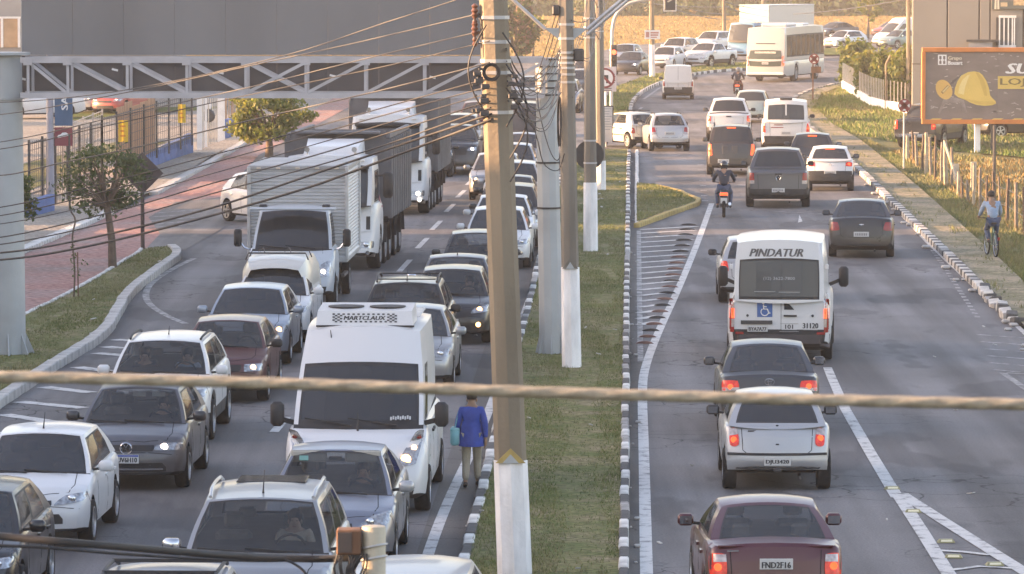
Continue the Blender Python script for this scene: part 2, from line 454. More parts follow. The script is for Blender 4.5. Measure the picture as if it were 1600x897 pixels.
# kerbs: every stone its own piece
def stone_mesh(name, l, w_, h, m):
    mb = MB().rbox(-w_/2, w_/2, -l/2, l/2, -.05, h, .018)
    o = mb.build(name, m); me = o.data; bpy.data.objects.remove(o); return me
M_KW = mat('kerb_white', (.50, .49, .46), .9, 0, .4, 4, .5)
M_KDW = mat('kerb_dirty_white', (.46, .43, .39), .9, 0, .45, 3, .5)
M_KWORN = mat('kerb_worn', (.27, .26, .245), .9, 0, .5, 6, .5)
M_KB = mat('kerb_black', (.065, .063, .062), .85, 0, .35, 6, .5)
M_KC = mat('kerb_concrete', (.40, .385, .36), .9, 0, .25, 3, .5)
M_KY = mat('kerb_yellow', (.36, .26, .09), .85, 0, .3, 4, .5)
def kerb(label, line, step, w_, h, mats, side=0.0, jit=.012, limit=300, gap=.012, broken=None):
    root = empty('kerb', (0, 0, 0)); root['kind'] = 'structure'; root['label'] = label
    mes = [stone_mesh('kerb_stone', step - gap, w_, h, m) for m in mats]; worn = stone_mesh('kerb_stone', step - gap, w_, h * .94, M_KWORN)
    pts = resample(offset_line(line, side), step)
    for i, (a, b) in enumerate(zip(pts, pts[1:])):
        if i >= limit: break
        o = bpy.data.objects.new('kerb_stone', worn if (len(mes) == 2 and random.random() < .16) else mes[i % len(mes)]); COL.objects.link(o); o.parent = root
        c = (a + b) / 2; d = b - a; j = jit
        tilt = (0, 0)
        if broken and broken(c):
            j = .05; tilt = (random.uniform(-.15, .15), random.uniform(-.2, .2))
        o.location = (c.x + random.uniform(-j, j), c.y + random.uniform(-j, j), random.uniform(-j, j) * .8)
        o.rotation_euler = (tilt[0], tilt[1], math.atan2(-d.x, d.y) + random.uniform(-j, j) * 1.5)
    return root
kerb('median kerb painted in alternating white and black beside the right carriageway', gp(MR), 1.05, .13, .17, [M_KW, M_KB], .05)
kerb('median kerb with worn white and black stones beside the left carriageway', gp(ML), 1.1, .15, .16, [M_KW, M_KB], -.05)
kerb('curved black and white kerb of the far median', smooth_line(gp(FMR), 2), 1.0, .18, .17, [M_KW, M_KB], .08)
kerb('black and white kerb along the dusty right pavement', gp(KR[::-1]), .6, .24, .16, [M_KDW, M_KB], .1, .01, 300, .03, broken=lambda c: c.y < 114)
kerb('pale concrete kerb round the left grass island', smooth_line(gp(ISL[1:] + [(270, 392)]), 2), 1.0, .24, .18, [M_KC], -.02)
kerb('thin white kerb between the red path and the grass island', smooth_line(gp(ISL_L[1:-1]), 1), 1.0, .11, .15, [M_KW], 0)
kerb('white kerb between the red path and the fenced pavement', gp([(-120, 466), (36, 394), (146, 346), (175, 333)]), 1.0, .3, .13, [M_KW], 0)
kerb('white kerb at the far end of the red path', gp([(240, 305), (322, 260), (345, 246), (400, 214), (480, 176)]), 1.2, .3, .13, [M_KC], 0)
kerb('yellow kerb of the small triangular traffic island', gp([(995, 356), (1040, 339), (1088, 322), (1092, 316), (1060, 303), (1020, 292.5)]), .8, .16, .14, [M_KY], 0)
kerb('white kerb on the left side of the triangular island', gp([(995, 354), (995, 236)]), 1.0, .12, .1, [M_KW], 0)
sheet('gutter', gp(MR) + offset_line(gp(MR), .42)[::-1], .003, GUTTER)
sheet('gutter', offset_line(gp(ML), -.75) + gp(ML[::-1]), .003, GUTTER)

# painted road markings
mk = MB(); wk = MB()
RW = smooth_line(gp([(1014, 1000), (1010, 897), (1006, 700), (1003, 610), (1007, 575), (1027, 522), (1060, 452), (1090, 380), (1112, 318)]), 2)
band(mk, RW, .17)
band(wk, gp([(1001, 565), (999, 450), (998, 360)]), .12)
for i in range(19):                                   # hatching lines between the two edge lines
    t = i / 18; y = 356 + (505 - 356) * t ** 1.12
    xl = 999.5; xr = np.interp(y, [322, 380, 452, 522], [1100, 1080, 1050, 1018])
    band(mk, gp([(xl, y + 3), (xr, y - 2)]), .25, z=.005)
band(mk, smooth_line(gp([(655, 930), (665, 875), (700, 783), (740, 700), (770, 628), (805, 530), (840, 432), (872, 330)]), 2), .16)
def dashes(line, on, off, w_, mb=mk, start=0):
    p = resample(line, .5); n = len(p); i = int(start * 2)
    while i < n - 2:
        j = min(n - 1, i + int(on * 2))
        if j > i: band(mb, p[i:j+1], w_)
        i = j + int(off * 2)
LANE = gp([(330, 790), (435, 667), (633, 415), (703, 325), (745, 268), (775, 225)])
dashes(gp([(428, 676), (450, 650)]), 4.2, 99, .16)
for py in (545, 481, 415, 380, 352, 325, 303, 284, 267):
    px = 435 + (py - 667) * (-268 / 342)
    band(mk, gp([(px - 8.2 * (py / 400) ** 1.2, py + 8.8 * (py / 400) ** 1.6), (px + 8 * (py / 400) ** 1.2, py - 8.6 * (py / 400) ** 1.6)]), .15)
# left edge line that curves round the island tip, and the zebra hatch by the island
band(wk, smooth_line(gp([(303, 404), (270, 420), (238, 440), (226, 458), (232, 476), (262, 495), (290, 506)]), 2), .16)
for a, b in (((-40, 672), (92, 694)), ((5, 648), (130, 667)), ((30, 628), (131, 638)), ((68, 605), (143, 614)), ((120, 574), (180, 582)), ((150, 552), (195, 556)), ((178, 531), (205, 533)), ((165, 542), (190, 545))):
    band(mk, gp([a, b]), .34)
# right carriageway lane line, widening into a chevron
band(mk, gp([(1293, 575), (1300, 592), (1321, 640), (1360, 708), (1402, 778)]), .17, .2)
band(mk, gp([(1402, 772), (1440, 830), (1482, 897), (1530, 970)]), .2)
band(mk, gp([(1408, 772), (1470, 812), (1540, 856), (1610, 900), (1700, 955)]), .22)
band(mk, gp([(1448, 860), (1500, 863), (1548, 868)]), .16, z=.006)
band(mk, gp([(1476, 893), (1530, 886), (1600, 890)]), .14, z=.006)
band(mk, gp([(1408, 335), (1450, 380), (1500, 427), (1550, 474), (1600, 520), (1700, 620)]), .12)
for k in range(6): band(wk, gp([(1528 + k * 5, 523 + k * 11), (1640, 531 + k * 11)]), .13)
band(wk, gp([(1567, 583), (1600, 606), (1650, 640)]), .14)
band(wk, gp([(1572, 583), (1650, 588)]), .12, z=.006)
band(wk, gp([(1205, 330), (1292, 335)]), .12)
mk.add([(p.x, p.y, .004) for p in gp([(1247, 348), (1254, 346), (1249, 336)])], [(0, 1, 2)])
dashes(gp([(1452, 384), (1480, 424), (1500, 455), (1530, 500)]), .5, .9, .12, wk)
for k in range(9): band(wk, gp([(1090 + k * .9, 258 + k * 8), (1100 + k * .9, 258 + k * 8)]), .5)
for py in (237, 243, 283, 300): pass
band(wk, smooth_line(gp([(994, 300), (994, 236)]), 1), .1)
band(wk, gp([(1003, 168), (990, 178), (987, 192)]), .15); band(wk, gp([(1080, 122), (1030, 138), (1006, 155)]), .15)
for k in range(5): band(wk, gp([(225 + k * 4, 358 - k * 6), (300 + k * 4, 352 - k * 6)]), .18, z=.016)
mk.build('road_markings', M_WHITE, fix=False)['kind'] = 'structure'
wk.build('worn_road_markings', M_WORN, fix=False)['kind'] = 'structure'

# raised studs along the hatching, and yellow reflective studs in the chevron
M_RB = mat('stud_black', (.05, .045, .045), .7, 0, .3, 8); M_RR = mat('stud_red', (.20, .11, .09), .7, 0, .3, 8)
def rumble(m):
    mb = MB(); n = 8
    pr = [(-.25, 0)] + [(-.25 + .5 * i / n, .055 * math.sin(PI * i / n) ** .6) for i in range(1, n)] + [(.25, 0)]
    mb.prism(pr, -.065, .065, 'xz')
    return mb.build('lane_divider', m, smooth=40)
rp = [rumble(M_RB), rumble(M_RR)]
NR = 21
used_r = [False, False]
for i in range(NR):
    t = i / (NR - 1); y = 352 + (537 - 352) * t ** 1.08
    x = np.interp(y, [345, 400, 450, 500, 520, 540], [1078, 1061, 1046, 1026, 1015, 1006])
    k = 1 if i in (6, 7, 8, 9, 11, 13, 15, 17, 19, 20) else 0
    g = G(x, y)
    if used_r[k]: o = rp[k].copy(); COL.objects.link(o)
    else: o = rp[k]; used_r[k] = True
    o.location = (g.x, g.y, .002); o.rotation_euler = (0, 0, .04 + random.uniform(-.03, .03)); o.scale = (1 - .25 * t, 1, 1)
    tag(o, 'faded red domed rubber divider at the end of a hatch line' if k else 'black domed rubber divider at the end of a hatch line', 'lane divider', 'rubber dividers along the hatched area')
M_SY = mat('stud_yellow', (.26, .24, .12), .5, 0, .2, 9); M_SL = mat('stud_lens', (.75, .7, .5), .25, 0, 0)
proto = None
for (px, py) in ((1427, 801), (1478, 848), (1490, 872), (1554, 884), (1394, 765)):
    if proto is None:
        proto = empty('road_stud', (0, 0, 0), 0, 'yellow reflective stud inside the white chevron at lower right', 'road stud', 'yellow studs in the chevron')
        MB().add([(-.12,-.07,0),(.12,-.07,0),(.12,.07,0),(-.12,.07,0),(-.09,-.04,.045),(.09,-.04,.045),(.09,.04,.045),(-.09,.04,.045)], [(4,5,6,7),(0,1,5,4),(1,2,6,5),(2,3,7,6),(3,0,4,7)]).build('stud_body', M_SY, proto)
        MB().add([(-.08,-.061,.015),(.08,-.061,.015),(.075,-.047,.04),(-.075,-.047,.04)], [(0,1,2,3)]).build('reflector', M_SL, proto)
        o = proto
    else: o = copy_tree(proto, (0, 0, 0))
    g = G(px, py); o.location = (g.x, g.y, .006)
    o.rotation_euler.z = random.uniform(-.2, .2)

# grass blades, field tussocks, litter
def inside(P, poly):
    x, y = P[:, 0], P[:, 1]; c = np.zeros(len(P), bool); n = len(poly)
    for i in range(n):
        x0, y0 = poly[i][:2]; x1, y1 = poly[i-1][:2]
        hit = ((y0 > y) != (y1 > y)) & (x < (x1 - x0) * (y - y0) / ((y1 - y0) or 1e-9) + x0)
        c ^= hit
    return c
def scatter(poly, n, near=True):
    a = np.array([p[:2] for p in poly]); lo, hi = a.min(0), a.max(0)
    P = lo + rng.random((n * 4, 2)) * (hi - lo)
    if near: P[:, 1] = lo[1] * (hi[1] / lo[1]) ** rng.random(n * 4)
    P = P[inside(P, poly)]
    return P[:n]
def blades(name, P, z, h, wd, mats, thin=9):
    n = len(P)
    if n == 0: return
    bare = np.sin(P[:,0]*2.3 + 2*np.sin(P[:,1]*.21) + 1.3*np.sin(P[:,0]*5.1)) * np.sin(P[:,1]*.37 + np.sin(P[:,0]*1.7)*1.5 + .8*np.sin(P[:,1]*1.3)) + .25*rng.normal(size=n)
    P = P[bare < thin]; n = len(P)
    a = rng.random(n) * 2 * PI; hh = h * (.45 + rng.random(n)) * (.6 + .6 * (np.sin(P[:,0]*1.9 + 3*np.sin(P[:,1]*.31)) * .5 + .5))
    ww = wd * (.6 + .8 * rng.random(n)); lean = (rng.random((n, 2)) - .5) * 1.1 * hh[:, None]
    d = np.stack([np.cos(a), np.sin(a)], 1) * ww[:, None]
    b0 = np.column_stack([P - d, np.full(n, z)]); b1 = np.column_stack([P + d, np.full(n, z)]); t = np.column_stack([P + lean, z + hh])
    v = np.stack([b0, b1, t], 1).reshape(-1, 3)
    me = bpy.data.meshes.new(name); me.vertices.add(3*n); me.vertices.foreach_set('co', v.ravel())
    me.loops.add(3*n); me.loops.foreach_set('vertex_index', np.arange(3*n)); me.polygons.add(n)
    me.polygons.foreach_set('loop_start', np.arange(n)*3); me.polygons.foreach_set('loop_total', np.full(n, 3))
    for m in mats: me.materials.append(m)
    s = (np.sin(P[:,0]*1.3+1)*np.sin(P[:,1]*.23) + rng.normal(0, .6, n))
    me.polygons.foreach_set('material_index', np.clip(np.digitize(s, np.linspace(-.7, .7, len(mats)-1)) if len(mats) > 1 else np.zeros(n, int), 0, len(mats)-1).astype(np.int32))
    me.update(); me.validate()
    o = bpy.data.objects.new(name, me); COL.objects.link(o); o['kind'] = 'stuff'
    return o
B1 = mat('blade_green', (.12, .15, .048), .8, 0, .3, 3, spec=.2); B2 = mat('blade_olive', (.175, .18, .075), .8, 0, .3, 3, spec=.2)
B3 = mat('blade_straw', (.21, .19, .10), .8, 0, .3, 3, spec=.2); B4 = mat('blade_gold', (.26, .165, .06), .8, 0, .25, 1, spec=.1); B5 = mat('blade_gold_pale', (.33, .215, .085), .8, 0, .25, 1, spec=.1)
B6 = mat('blade_fresh', (.11, .16, .04), .8, 0, .3, 3, spec=.2)
medp = gp(MR[1:]) + gp(ML[:0:-1])
P = scatter(medp, 105000)
trod = np.abs(P[:, 0] - (0.9 + .33*(P[:, 1]-62)/15*.6 + .1*np.sin(P[:, 1]*.5))) < .28
P = P[~(trod & (P[:, 1] < 96) & (rng.random(len(P)) < .75))]
blades('grass', P, .13, .04, .0065, [B1, B2, B1, B3], .42)
blades('grass', scatter(gp(ISL) + gp(ISL_L), 36000),   .12, .045, .0075, [B1, B2, B3], .55)
blades('grass', scatter(gp(TRI), 5000), .12, .06, .01, [B1, B2, B3])
blades('grass', scatter(gp(FMR) + gp(FML), 9000, False), .13, .09, .025, [B6, B2, B6])
blades('grass', scatter(gp([(1300, 196), (1345, 222), (1400, 266), (1442, 302), (1500, 354), (1560, 408), (1600, 446), (1700, 545), (1760, 500), (1600, 372), (1500, 312), (1425, 258), (1390, 236), (1330, 206)]), 30000), .01, .12, .014, [B1, B2, B3, B2], .5)
blades('grass', scatter(gp([(1262, 170), (1275, 152), (1300, 140), (1318, 135), (1365, 168), (1425, 180), (1490, 195), (1700, 205), (1700, 250), (1640, 250), (1480, 236), (1390, 222), (1330, 208), (1290, 196)]), 26000, False), .02, .14, .03, [B6, B2, B6, B3])
pv = gp(KR[2:]) + gp(PAVE_EDGE[:-1])
blades('grass', scatter(pv, 26000), .10, .08, .012, [B1, B2, B3], -.45)
blades('dry_grass', scatter(gp([(1390, 236), (1425, 258), (1500, 312), (1600, 372), (1700, 425), (1750, 262), (1560, 250), (1470, 240)]), 16000, False), .012, .16, .03, [B3, B4, B3, B2])
fp = [p for p in gp(FIELD_EDGE[1:-1])] + [Vector((75, 640, 0)), Vector((-60, 640, 0))]
blades('golden_grass', scatter(fp, 40000, False), -.012, .12, .06, [B4, B5, B4, B5])
M_LIT = mat('litter_paper', (.42, .41, .38), .8, 0, 0)
lt = MB()
for poly, n, z in ((medp, 22, .18), (gp([(620, 800), (700, 560), (770, 400), (815, 400), (790, 560), (720, 800)]), 9, .01), (gp([(1020, 860), (1020, 640), (1100, 500), (1240, 400), (1560, 500), (1560, 860)]), 9, .01), (gp(ISL)+gp(ISL_L), 10, .17)):
    for q in scatter(poly, n):
        a = random.random() * 6; s = random.uniform(.02, .06)
        lt.obox((q[0], q[1], z), (s*math.cos(a), s*math.sin(a), .01), (-s*.6*math.sin(a), s*.6*math.cos(a), 0), (0, 0, .008))
lt.build('litter', M_LIT)['kind'] = 'stuff'
dz = MB()
for q in scatter(gp([(752, 930), (790, 760), (845, 480), (826, 480), (735, 800), (700, 930)]), 90):
    s = random.uniform(.02, .06); dz.rbox(q[0]-s, q[0]+s, q[1]-s*1.6, q[1]+s*1.6, 0, s*.9, s*.3)
for q in scatter(offset_line(gp(MR), .05) + offset_line(gp(MR), .4)[::-1], 110):
    s = random.uniform(.015, .05); dz.rbox(q[0]-s, q[0]+s, q[1]-s*1.6, q[1]+s*1.6, 0, s*.9, s*.3)
for q in scatter(offset_line(gp(KR[1:9]), -.05) + offset_line(gp(KR[1:9]), -.5)[::-1], 80):
    s = random.uniform(.03, .12); dz.rbox(q[0]-s, q[0]+s, q[1]-s*1.4, q[1]+s*1.4, 0, s*.8, s*.3)
dz.build('gravel', M_KC)['kind'] = 'stuff'
# ============================================================ GANTRY, POLES, SIGNS, CABLES, BUILDINGS, TREES
M_STEEL = mat('painted_steel', (.36, .38, .385), .55, .1, .12, 1.5, .15, spec=.4)
M_STEEL2 = mat('galvanised_steel', (.42, .42, .43), .45, .5, .15, 3)
M_TRUSS = mat('truss_steel', (.42, .41, .43), .5, .2, .14, 2.5)
M_PANEL = mat('sign_back', (.165, .17, .18), .55, .2, .12, .6, 0, stretch=(1, 1, .25))
M_PANEL2 = mat('sign_back_low', (.115, .108, .112), .6, .1, .15, .8)
M_CONC = mat('pole_concrete', (.22, .18, .13), .9, 0, .22, 1.2, .5, stretch=(2, 2, .35), bscale=14)
M_CONC2 = mat('pole_concrete_grey', (.20, .175, .145), .9, 0, .24, 1.4, .5, stretch=(2, 2, .35), bscale=14)
M_LIME = mat('limewash', (.78, .76, .75), .9, 0, .2, 2.6, .4, stretch=(2, 2, .5))
M_BLK = mat('black_rubber', (.022, .022, .024), .6, 0, .2, 5)
M_CABLE = mat('cable_black', (.022, .022, .024), .6, 0, 0)
M_CABLEP = mat('cable_pale', (.065, .064, .063), .5, .3, 0)
M_DARK = mat('dark_metal', (.06, .058, .06), .5, .3, .2, 4)
M_RUST = mat('rusty_steel', (.17, .085, .05), .85, 0, .35, 3, .4)
M_BROWN = mat('brown_sign_back', (.085, .062, .055), .7, 0, .2, 2)
M_POSTW = mat('sign_post_grey', (.4, .4, .4), .6, .2, .15, 3)
M_WHITEP = mat('white_sign', (.68, .67, .66), .5, 0, .08, 4)
M_RED = mat('sign_red', (.22, .035, .035), .5, 0, .1, 4)
M_LBLK = mat('letter_black', (.03, .03, .032), .6, 0, 0)
M_LWHT = mat('letter_white', (.75, .74, .72), .6, 0, 0)

def shaft(mb, p0, p1, r0, r1, n=8, rot=PI/8, m=0, squash=1.0):
    p0, p1 = Vector(p0), Vector(p1)
    ring = lambda p, r: [(p.x + r*math.cos(2*PI*k/n+rot), p.y + r*squash*math.sin(2*PI*k/n+rot), p.z) for k in range(n)]
    mb.add(ring(p0, r0) + ring(p1, r1), [(k, (k+1) % n, n+(k+1) % n, n+k) for k in range(n)] + [tuple(range(n))[::-1], tuple(range(n, 2*n))], m)
    return mb

# ---- gantry
YG = 95.0
g = empty('sign_gantry', (G(8, 566).x, YG, 0), 0, 'steel sign gantry spanning the left road, back of its grey panel towards us', 'gantry')
gl = Vector(g.location)
def GL(p): return Vector(p) - gl
cx = V(8, 300, YG).x; zt = V(8, 84, YG).z
mb = MB(); shaft(mb, GL((cx, YG, 0)), GL((cx, YG, zt)), .40, .36, 12)
mb.build('column', M_STEEL, g, 30)
MB().lathe([(.3, zt-.02), (.52, zt-.02), (.52, zt+.03), (0, zt+.03)], 12, c=(cx-gl.x, 0, 0)).build('flange', M_STEEL, g, 30); MB().lathe([(.37, zt-.9), (.405, zt-.9), (.405, zt-.87), (.37, zt-.87)], 12, c=(cx-gl.x, 0, 0)).build('weld_ring', M_STEEL, g, 30)
for k in range(8):
    a = k * PI / 4 + .2; c, s = math.cos(a), math.sin(a); mb = MB()
    mb.add([(cx-gl.x + c*.38 - s*q, s*.38 + c*q, 0) for q in (-.012, .012)] + [(cx-gl.x + c*.62 - s*q, s*.62 + c*q, 0) for q in (-.012, .012)] + [(cx-gl.x + c*.38 - s*q, s*.38 + c*q, .55) for q in (-.012, .012)], [(0, 2, 4), (1, 5, 3), (2, 3, 5, 4), (0, 1, 3, 2)])
    mb.build('base_gusset', M_STEEL, g)
b0 = V(862, 572, YG); xt = V(853, 90, YG); tl = lambda z: Vector((b0.x + (xt.x-b0.x)*z/xt.z, YG, z))
mb = MB(); shaft(mb, GL((b0.x, YG, 0)), GL((xt.x, YG, xt.z)), .245, .215, 10); mb.build('column', M_STEEL, g, 20)
for z in (3.0, 3.9): shaft(MB(), GL(tl(z)) , GL(tl(z+.035)), .25, .25, 10).build('cable_band', M_CABLE, g)
for z in np.linspace(xt.z-.75, xt.z-.05, 6): shaft(MB(), GL(tl(z)), GL(tl(z+.03)), .24, .235, 10).build('cable_band', M_CABLE, g)
for k in range(7):
    a = k * 2*PI / 7 + .2; c, s = math.cos(a), math.sin(a); ox = b0.x - gl.x; mb = MB()
    mb.add([(ox + c*.23 - s*q, s*.23 + c*q, .1) for q in (-.012, .012)] + [(ox + c*.34 - s*q, s*.34 + c*q, .1) for q in (-.012, .012)] + [(ox + c*.23 - s*q, s*.23 + c*q, .55) for q in (-.012, .012)], [(0, 2, 4), (1, 5, 3), (2, 3, 5, 4), (0, 1, 3, 2)])
    mb.build('base_gusset', M_STEEL, g)
yf, yb = YG - .45, YG + .5
zT, zB = V(400, 94, yf).z, V(400, 149, yf).z
xs = [V(p, 120, yf).x for p in (36, 44, 106, 199, 292, 384, 478, 571, 663, 756, 850)]
for yy in (yf, yb):
    for zz in (zT, zB):
        MB().box(xs[0]-gl.x-.05, xs[-1]-gl.x, yy-YG-.05, yy-YG+.05, zz-.055, zz+.055).build('chord', M_TRUSS, g)
for i in range(1, 11):
    x = xs[i] - gl.x
    for yy in (yf, yb):
        MB().bar((x, yy-YG, zB+.05), (x, yy-YG, zT-.05), .055).build('upright', M_TRUSS, g)
        if i < 10:
            x2 = xs[i+1] - gl.x
            if i <= 5: MB().bar((x+.04, yy-YG+.01, zT-.06), (x2-.04, yy-YG+.01, zB+.06), .06).build('diagonal', M_TRUSS, g)
            if i >= 5 and yy == yf: MB().bar((x+.04, yy-YG-.03, zB+.06), (x2-.04, yy-YG-.03, zT-.06), .06).build('diagonal', M_TRUSS, g)
    MB().bar((x, yf-YG+.05, zB), (x, yb-YG-.05, zB), .05).build('cross_tie', M_TRUSS, g)
    MB().box(x-.09, x+.09, yf-YG-.062, yf-YG-.052, zT-.1, zT+.05).build('gusset_plate', M_TRUSS, g)
mb = MB()
for p, q in ((36, .0), (180, .6), (262, -.3), (345, .4), (520, .2), (676, .1)):
    x = V(p, 130, yb).x - gl.x; z = zB + .3 + q*.3
    mb.obox((x, .44, z), (.06, 0, -.015), (0, .01, 0), (.004, 0, .02))
mb.build('label_tag', M_LWHT, g)
x0, x1 = V(29, 50, YG).x - gl.x, V(751, 50, YG).x - gl.x
zl = V(400, 86, YG+.6).z
mb = MB(); nx = 9
for k in range(nx):
    a = x0 + (x1-x0)*k/nx; b = x0 + (x1-x0)*(k+1)/nx
    MB().box(a+.002, b-.002, .60, .66, zl, zl+2.6).build('panel_sheet', M_PANEL, g)
    MB().box(a+.002, b-.002, .62, .68, zB-.02, zl-.012).build('panel_sheet', M_PANEL2, g)
mb = MB()
for k in range(4): mb.box(x0+.1, x1-.1, .68, .74, zl+.2+k*.7, zl+.3+k*.7)
mb.build('panel_rail', M_TRUSS, g)
# ---- concrete utility poles
def upole(base_px, top_px, wb, wt, ztop, mname, label, white=None, chevron=None, peak=None, prof=8):
    b = G(*base_px); Y = b.y
    tp = V(top_px[0], top_px[1], Y)
    k = (ztop) / tp.z; top = Vector((b.x + (tp.x - b.x)*k, Y, ztop))
    root = empty('utility_pole', b, 0, label, 'pole', 'concrete utility poles on the median')
    at = lambda z: Vector(((top.x-b.x)*z/ztop, 0, z)); rad = lambda z: (wb + (wt-wb)*z/ztop)/2*1.06
    MB_ = MB(); zs = np.linspace(0, ztop, 7)
    for a, c in zip(zs, zs[1:]): shaft(MB_, at(a), at(c), rad(a), rad(c), prof, 0, 0, .8)
    MB_.build('shaft', mname, root, 20)
    if white:
        mb = MB(); shaft(mb, at(0), at(white), rad(0)+.012, rad(white)+.012, prof, 0, 0, .8); mb.build('painted_base', M_LIME, root, 20)
        if peak:
            r = rad(white); y = -(r+.012)*math.cos(PI/8)*.8 - .006; w2 = (r + .012)*math.sin(PI/8)*1.9
            w2 = r*.93; y0 = -(r+.012)*.8-.012
            for n, (ww, hh, yy, mm) in enumerate(((w2, peak, y0, chevron), (w2*.55, peak*.55, y0-.006, M_STEEL))):
                q = at(white)
                MB().prism([(q.x-ww, q.z-.02), (q.x+ww, q.z-.02), (q.x, q.z+hh)], yy, yy+.05, 'xz').build('painted_peak' if n == 0 else 'peak_inset', mm, root)
    return root, at, rad, Y
P1, at1, rad1, Y1 = upole((805, 915), (771, 0), .40, .32, 10.2, M_CONC, 'tall weathered concrete pole with long white base in the near median', 1.62, M_KY, .17)
M_PEAKG = mat('peak_grey', (.16, .145, .12), .9, 0, .2, 4)
P2, at2, rad2, Y2 = upole((893.5, 584), (884, 0), .33, .245, 9.8, M_CONC2, 'concrete pole with white base beside the grey gantry column', 2.05, M_PEAKG, .2)
P3, at3, rad3, Y3 = upole((923, 400), (921, 0), .345, .22, 9.6, M_CONC2, 'concrete pole with round black sign behind it', 1.95)
P4, at4, rad4, Y4 = upole((939, 303), (936, 0), .3, .24, 9.4, M_CONC2, 'concrete pole farther along the median, half behind the black sign', 1.1)
P5, at5, rad5, Y5 = upole((1019, 123), (1018, 0), .32, .26, 9.0, M_CONC, 'far lit pole with white base and small sign board', 2.1)
P6, at6, rad6, Y6 = upole((1132, 78), (1131, 0), .3, .24, 9.0, M_CONC, 'far slim pole at the edge of the golden field')
P7, at7, rad7, Y7 = upole((1193, 84), (1193, 0), .34, .26, 9.0, M_CONC, 'far brown pole standing in front of the blue lorry')
P8, at8, rad8, Y8 = upole((1420, 172), (1419, 0), .22, .18, 9.0, M_CONC2, 'thin pole at the left corner of the grey building')
for p in (P5, P6, P7, P8): p['group'] = 'concrete utility poles beyond the junction'
# hardware on the two near poles
def clamp(root, at, rad, zs):
    for z in zs: shaft(MB(), at(z), at(z+.045), rad(z)+.015, rad(z)+.015, 8, 0, 0, .8).build('pole_band', M_STEEL2, root)
def insulator(root, p, r=.05):
    MB().lathe([(0, -.09), (r*.6, -.09), (r, -.05), (r*.55, -.03), (r, 0), (r*.55, .03), (r*.9, .06), (r*.3, .09), (0, .09)], 10, c=tuple(p)).build('insulator', mat('insulator_brown', (.16, .075, .05), .3, 0, .15, 5), root, 50)
z0 = lambda py, Y: V(800, py, Y).z
zz1 = [z0(p, Y1) for p in (30, 68, 98, 116, 178)]
clamp(P1, at1, rad1, zz1)
bx = V(742, 30, Y1).x - P1.location.x
for py in (24, 52):
    z = z0(py, Y1); q = at1(z)
    MB().bar((q.x - rad1(z)+.02, 0, z), (bx, 0, z+.02), .035).build('bracket_arm', M_RUST, P1)
    insulator(P1, (bx, -.03, z+.06)); insulator(P1, (bx, -.03, z-.08), .035)
MB().tube([(bx+.02, -.03, z0(10, Y1)), (bx+.02, -.03, z0(60, Y1))], .014, 6).build('rack_rod', M_STEEL2, P1)
MB().tube([(bx+.03, -.05, z0(22, Y1)), (bx+.08, -.06, z0(30, Y1)), (at1(z0(55, Y1)).x-.14, -.06, z0(90, Y1))], .012, 6).build('jumper_wire', M_CABLEP, P1)
clamp(P2, at2, rad2, [z0(p, Y2) for p in (40, 62, 84, 92, 100, 108, 118, 130)])
clamp(P3, at3, rad3, [z0(p, Y3) for p in (30, 44, 60, 221, 256)])
clamp(P4, at4, rad4, [z0(p, Y4) for p in (30, 50)])
# street-lamp arms with triangular plates on the second pole
for s, nm in ((-1, 'lamp_arm'), (1, 'lamp_arm')):
    zA = z0(44, Y2); zC = z0(62, Y2); q = at2(zA)
    MB().prism([(q.x+s*.12, zA), (q.x+s*.42, zA), (q.x+s*.14, zC)], -.02, .02, 'xz').build('arm_plate', M_STEEL, P2)
    top = V(782 if s < 0 else 992, -18, Y2)
    for d in ((0,) if s < 0 else (0, .1)):
        MB().tube([(q.x+s*.40, -.03-d*.3, zA-.02-d), (top.x-P2.location.x, -.03-d*.3, top.z-d)], .035, 8).build(nm, M_STEEL2, P2, 60)
MB().rbox(at2(6.4).x+.14, at2(6.4).x+.34, -.1, .1, z0(96, Y2), z0(76, Y2), .03).build('junction_box', M_DARK, P2)
MB().rbox(at2(6.4).x-.28, at2(6.4).x-.12, -.1, .1, z0(24, Y2), z0(8, Y2), .03).build('junction_box', M_DARK, P2)
coil = MB()
for k in range(4):
    c = at2(z0(185 + k*2, Y2)); coil.tube([(c.x - .16 + .05*math.sin(a)*.6, -.16, c.z + .42*math.cos(a)*(1+.04*k)) for a in np.linspace(0, 2*PI, 14)], .018, 5)
coil.build('cable_coil', M_CABLE, P2)
coil = MB(); c = at1(z0(112, Y1))
for k in range(3): coil.tube([(c.x - .06 + (.085+.012*k)*math.cos(a), -.2-.01*k, c.z + (.085+.012*k)*math.sin(a)) for a in np.linspace(0, 2*PI, 14)], .012, 5)
coil.build('cable_coil', M_CABLE, P1)
# cluster of small clamps and connectors where the cables meet the first pole
for k in range(26):
    z = z0(random.uniform(95, 180), Y1); c = at1(z); s = random.uniform(.02, .06)
    x = c.x + random.choice([-1, 1]) * (rad1(z) + random.uniform(-.05, .12))
    MB().rbox(x-s, x+s, -.2-s, -.2+s*.5, z-s*.6, z+s*.6, s*.2).build('cable_clamp', M_DARK, P1)

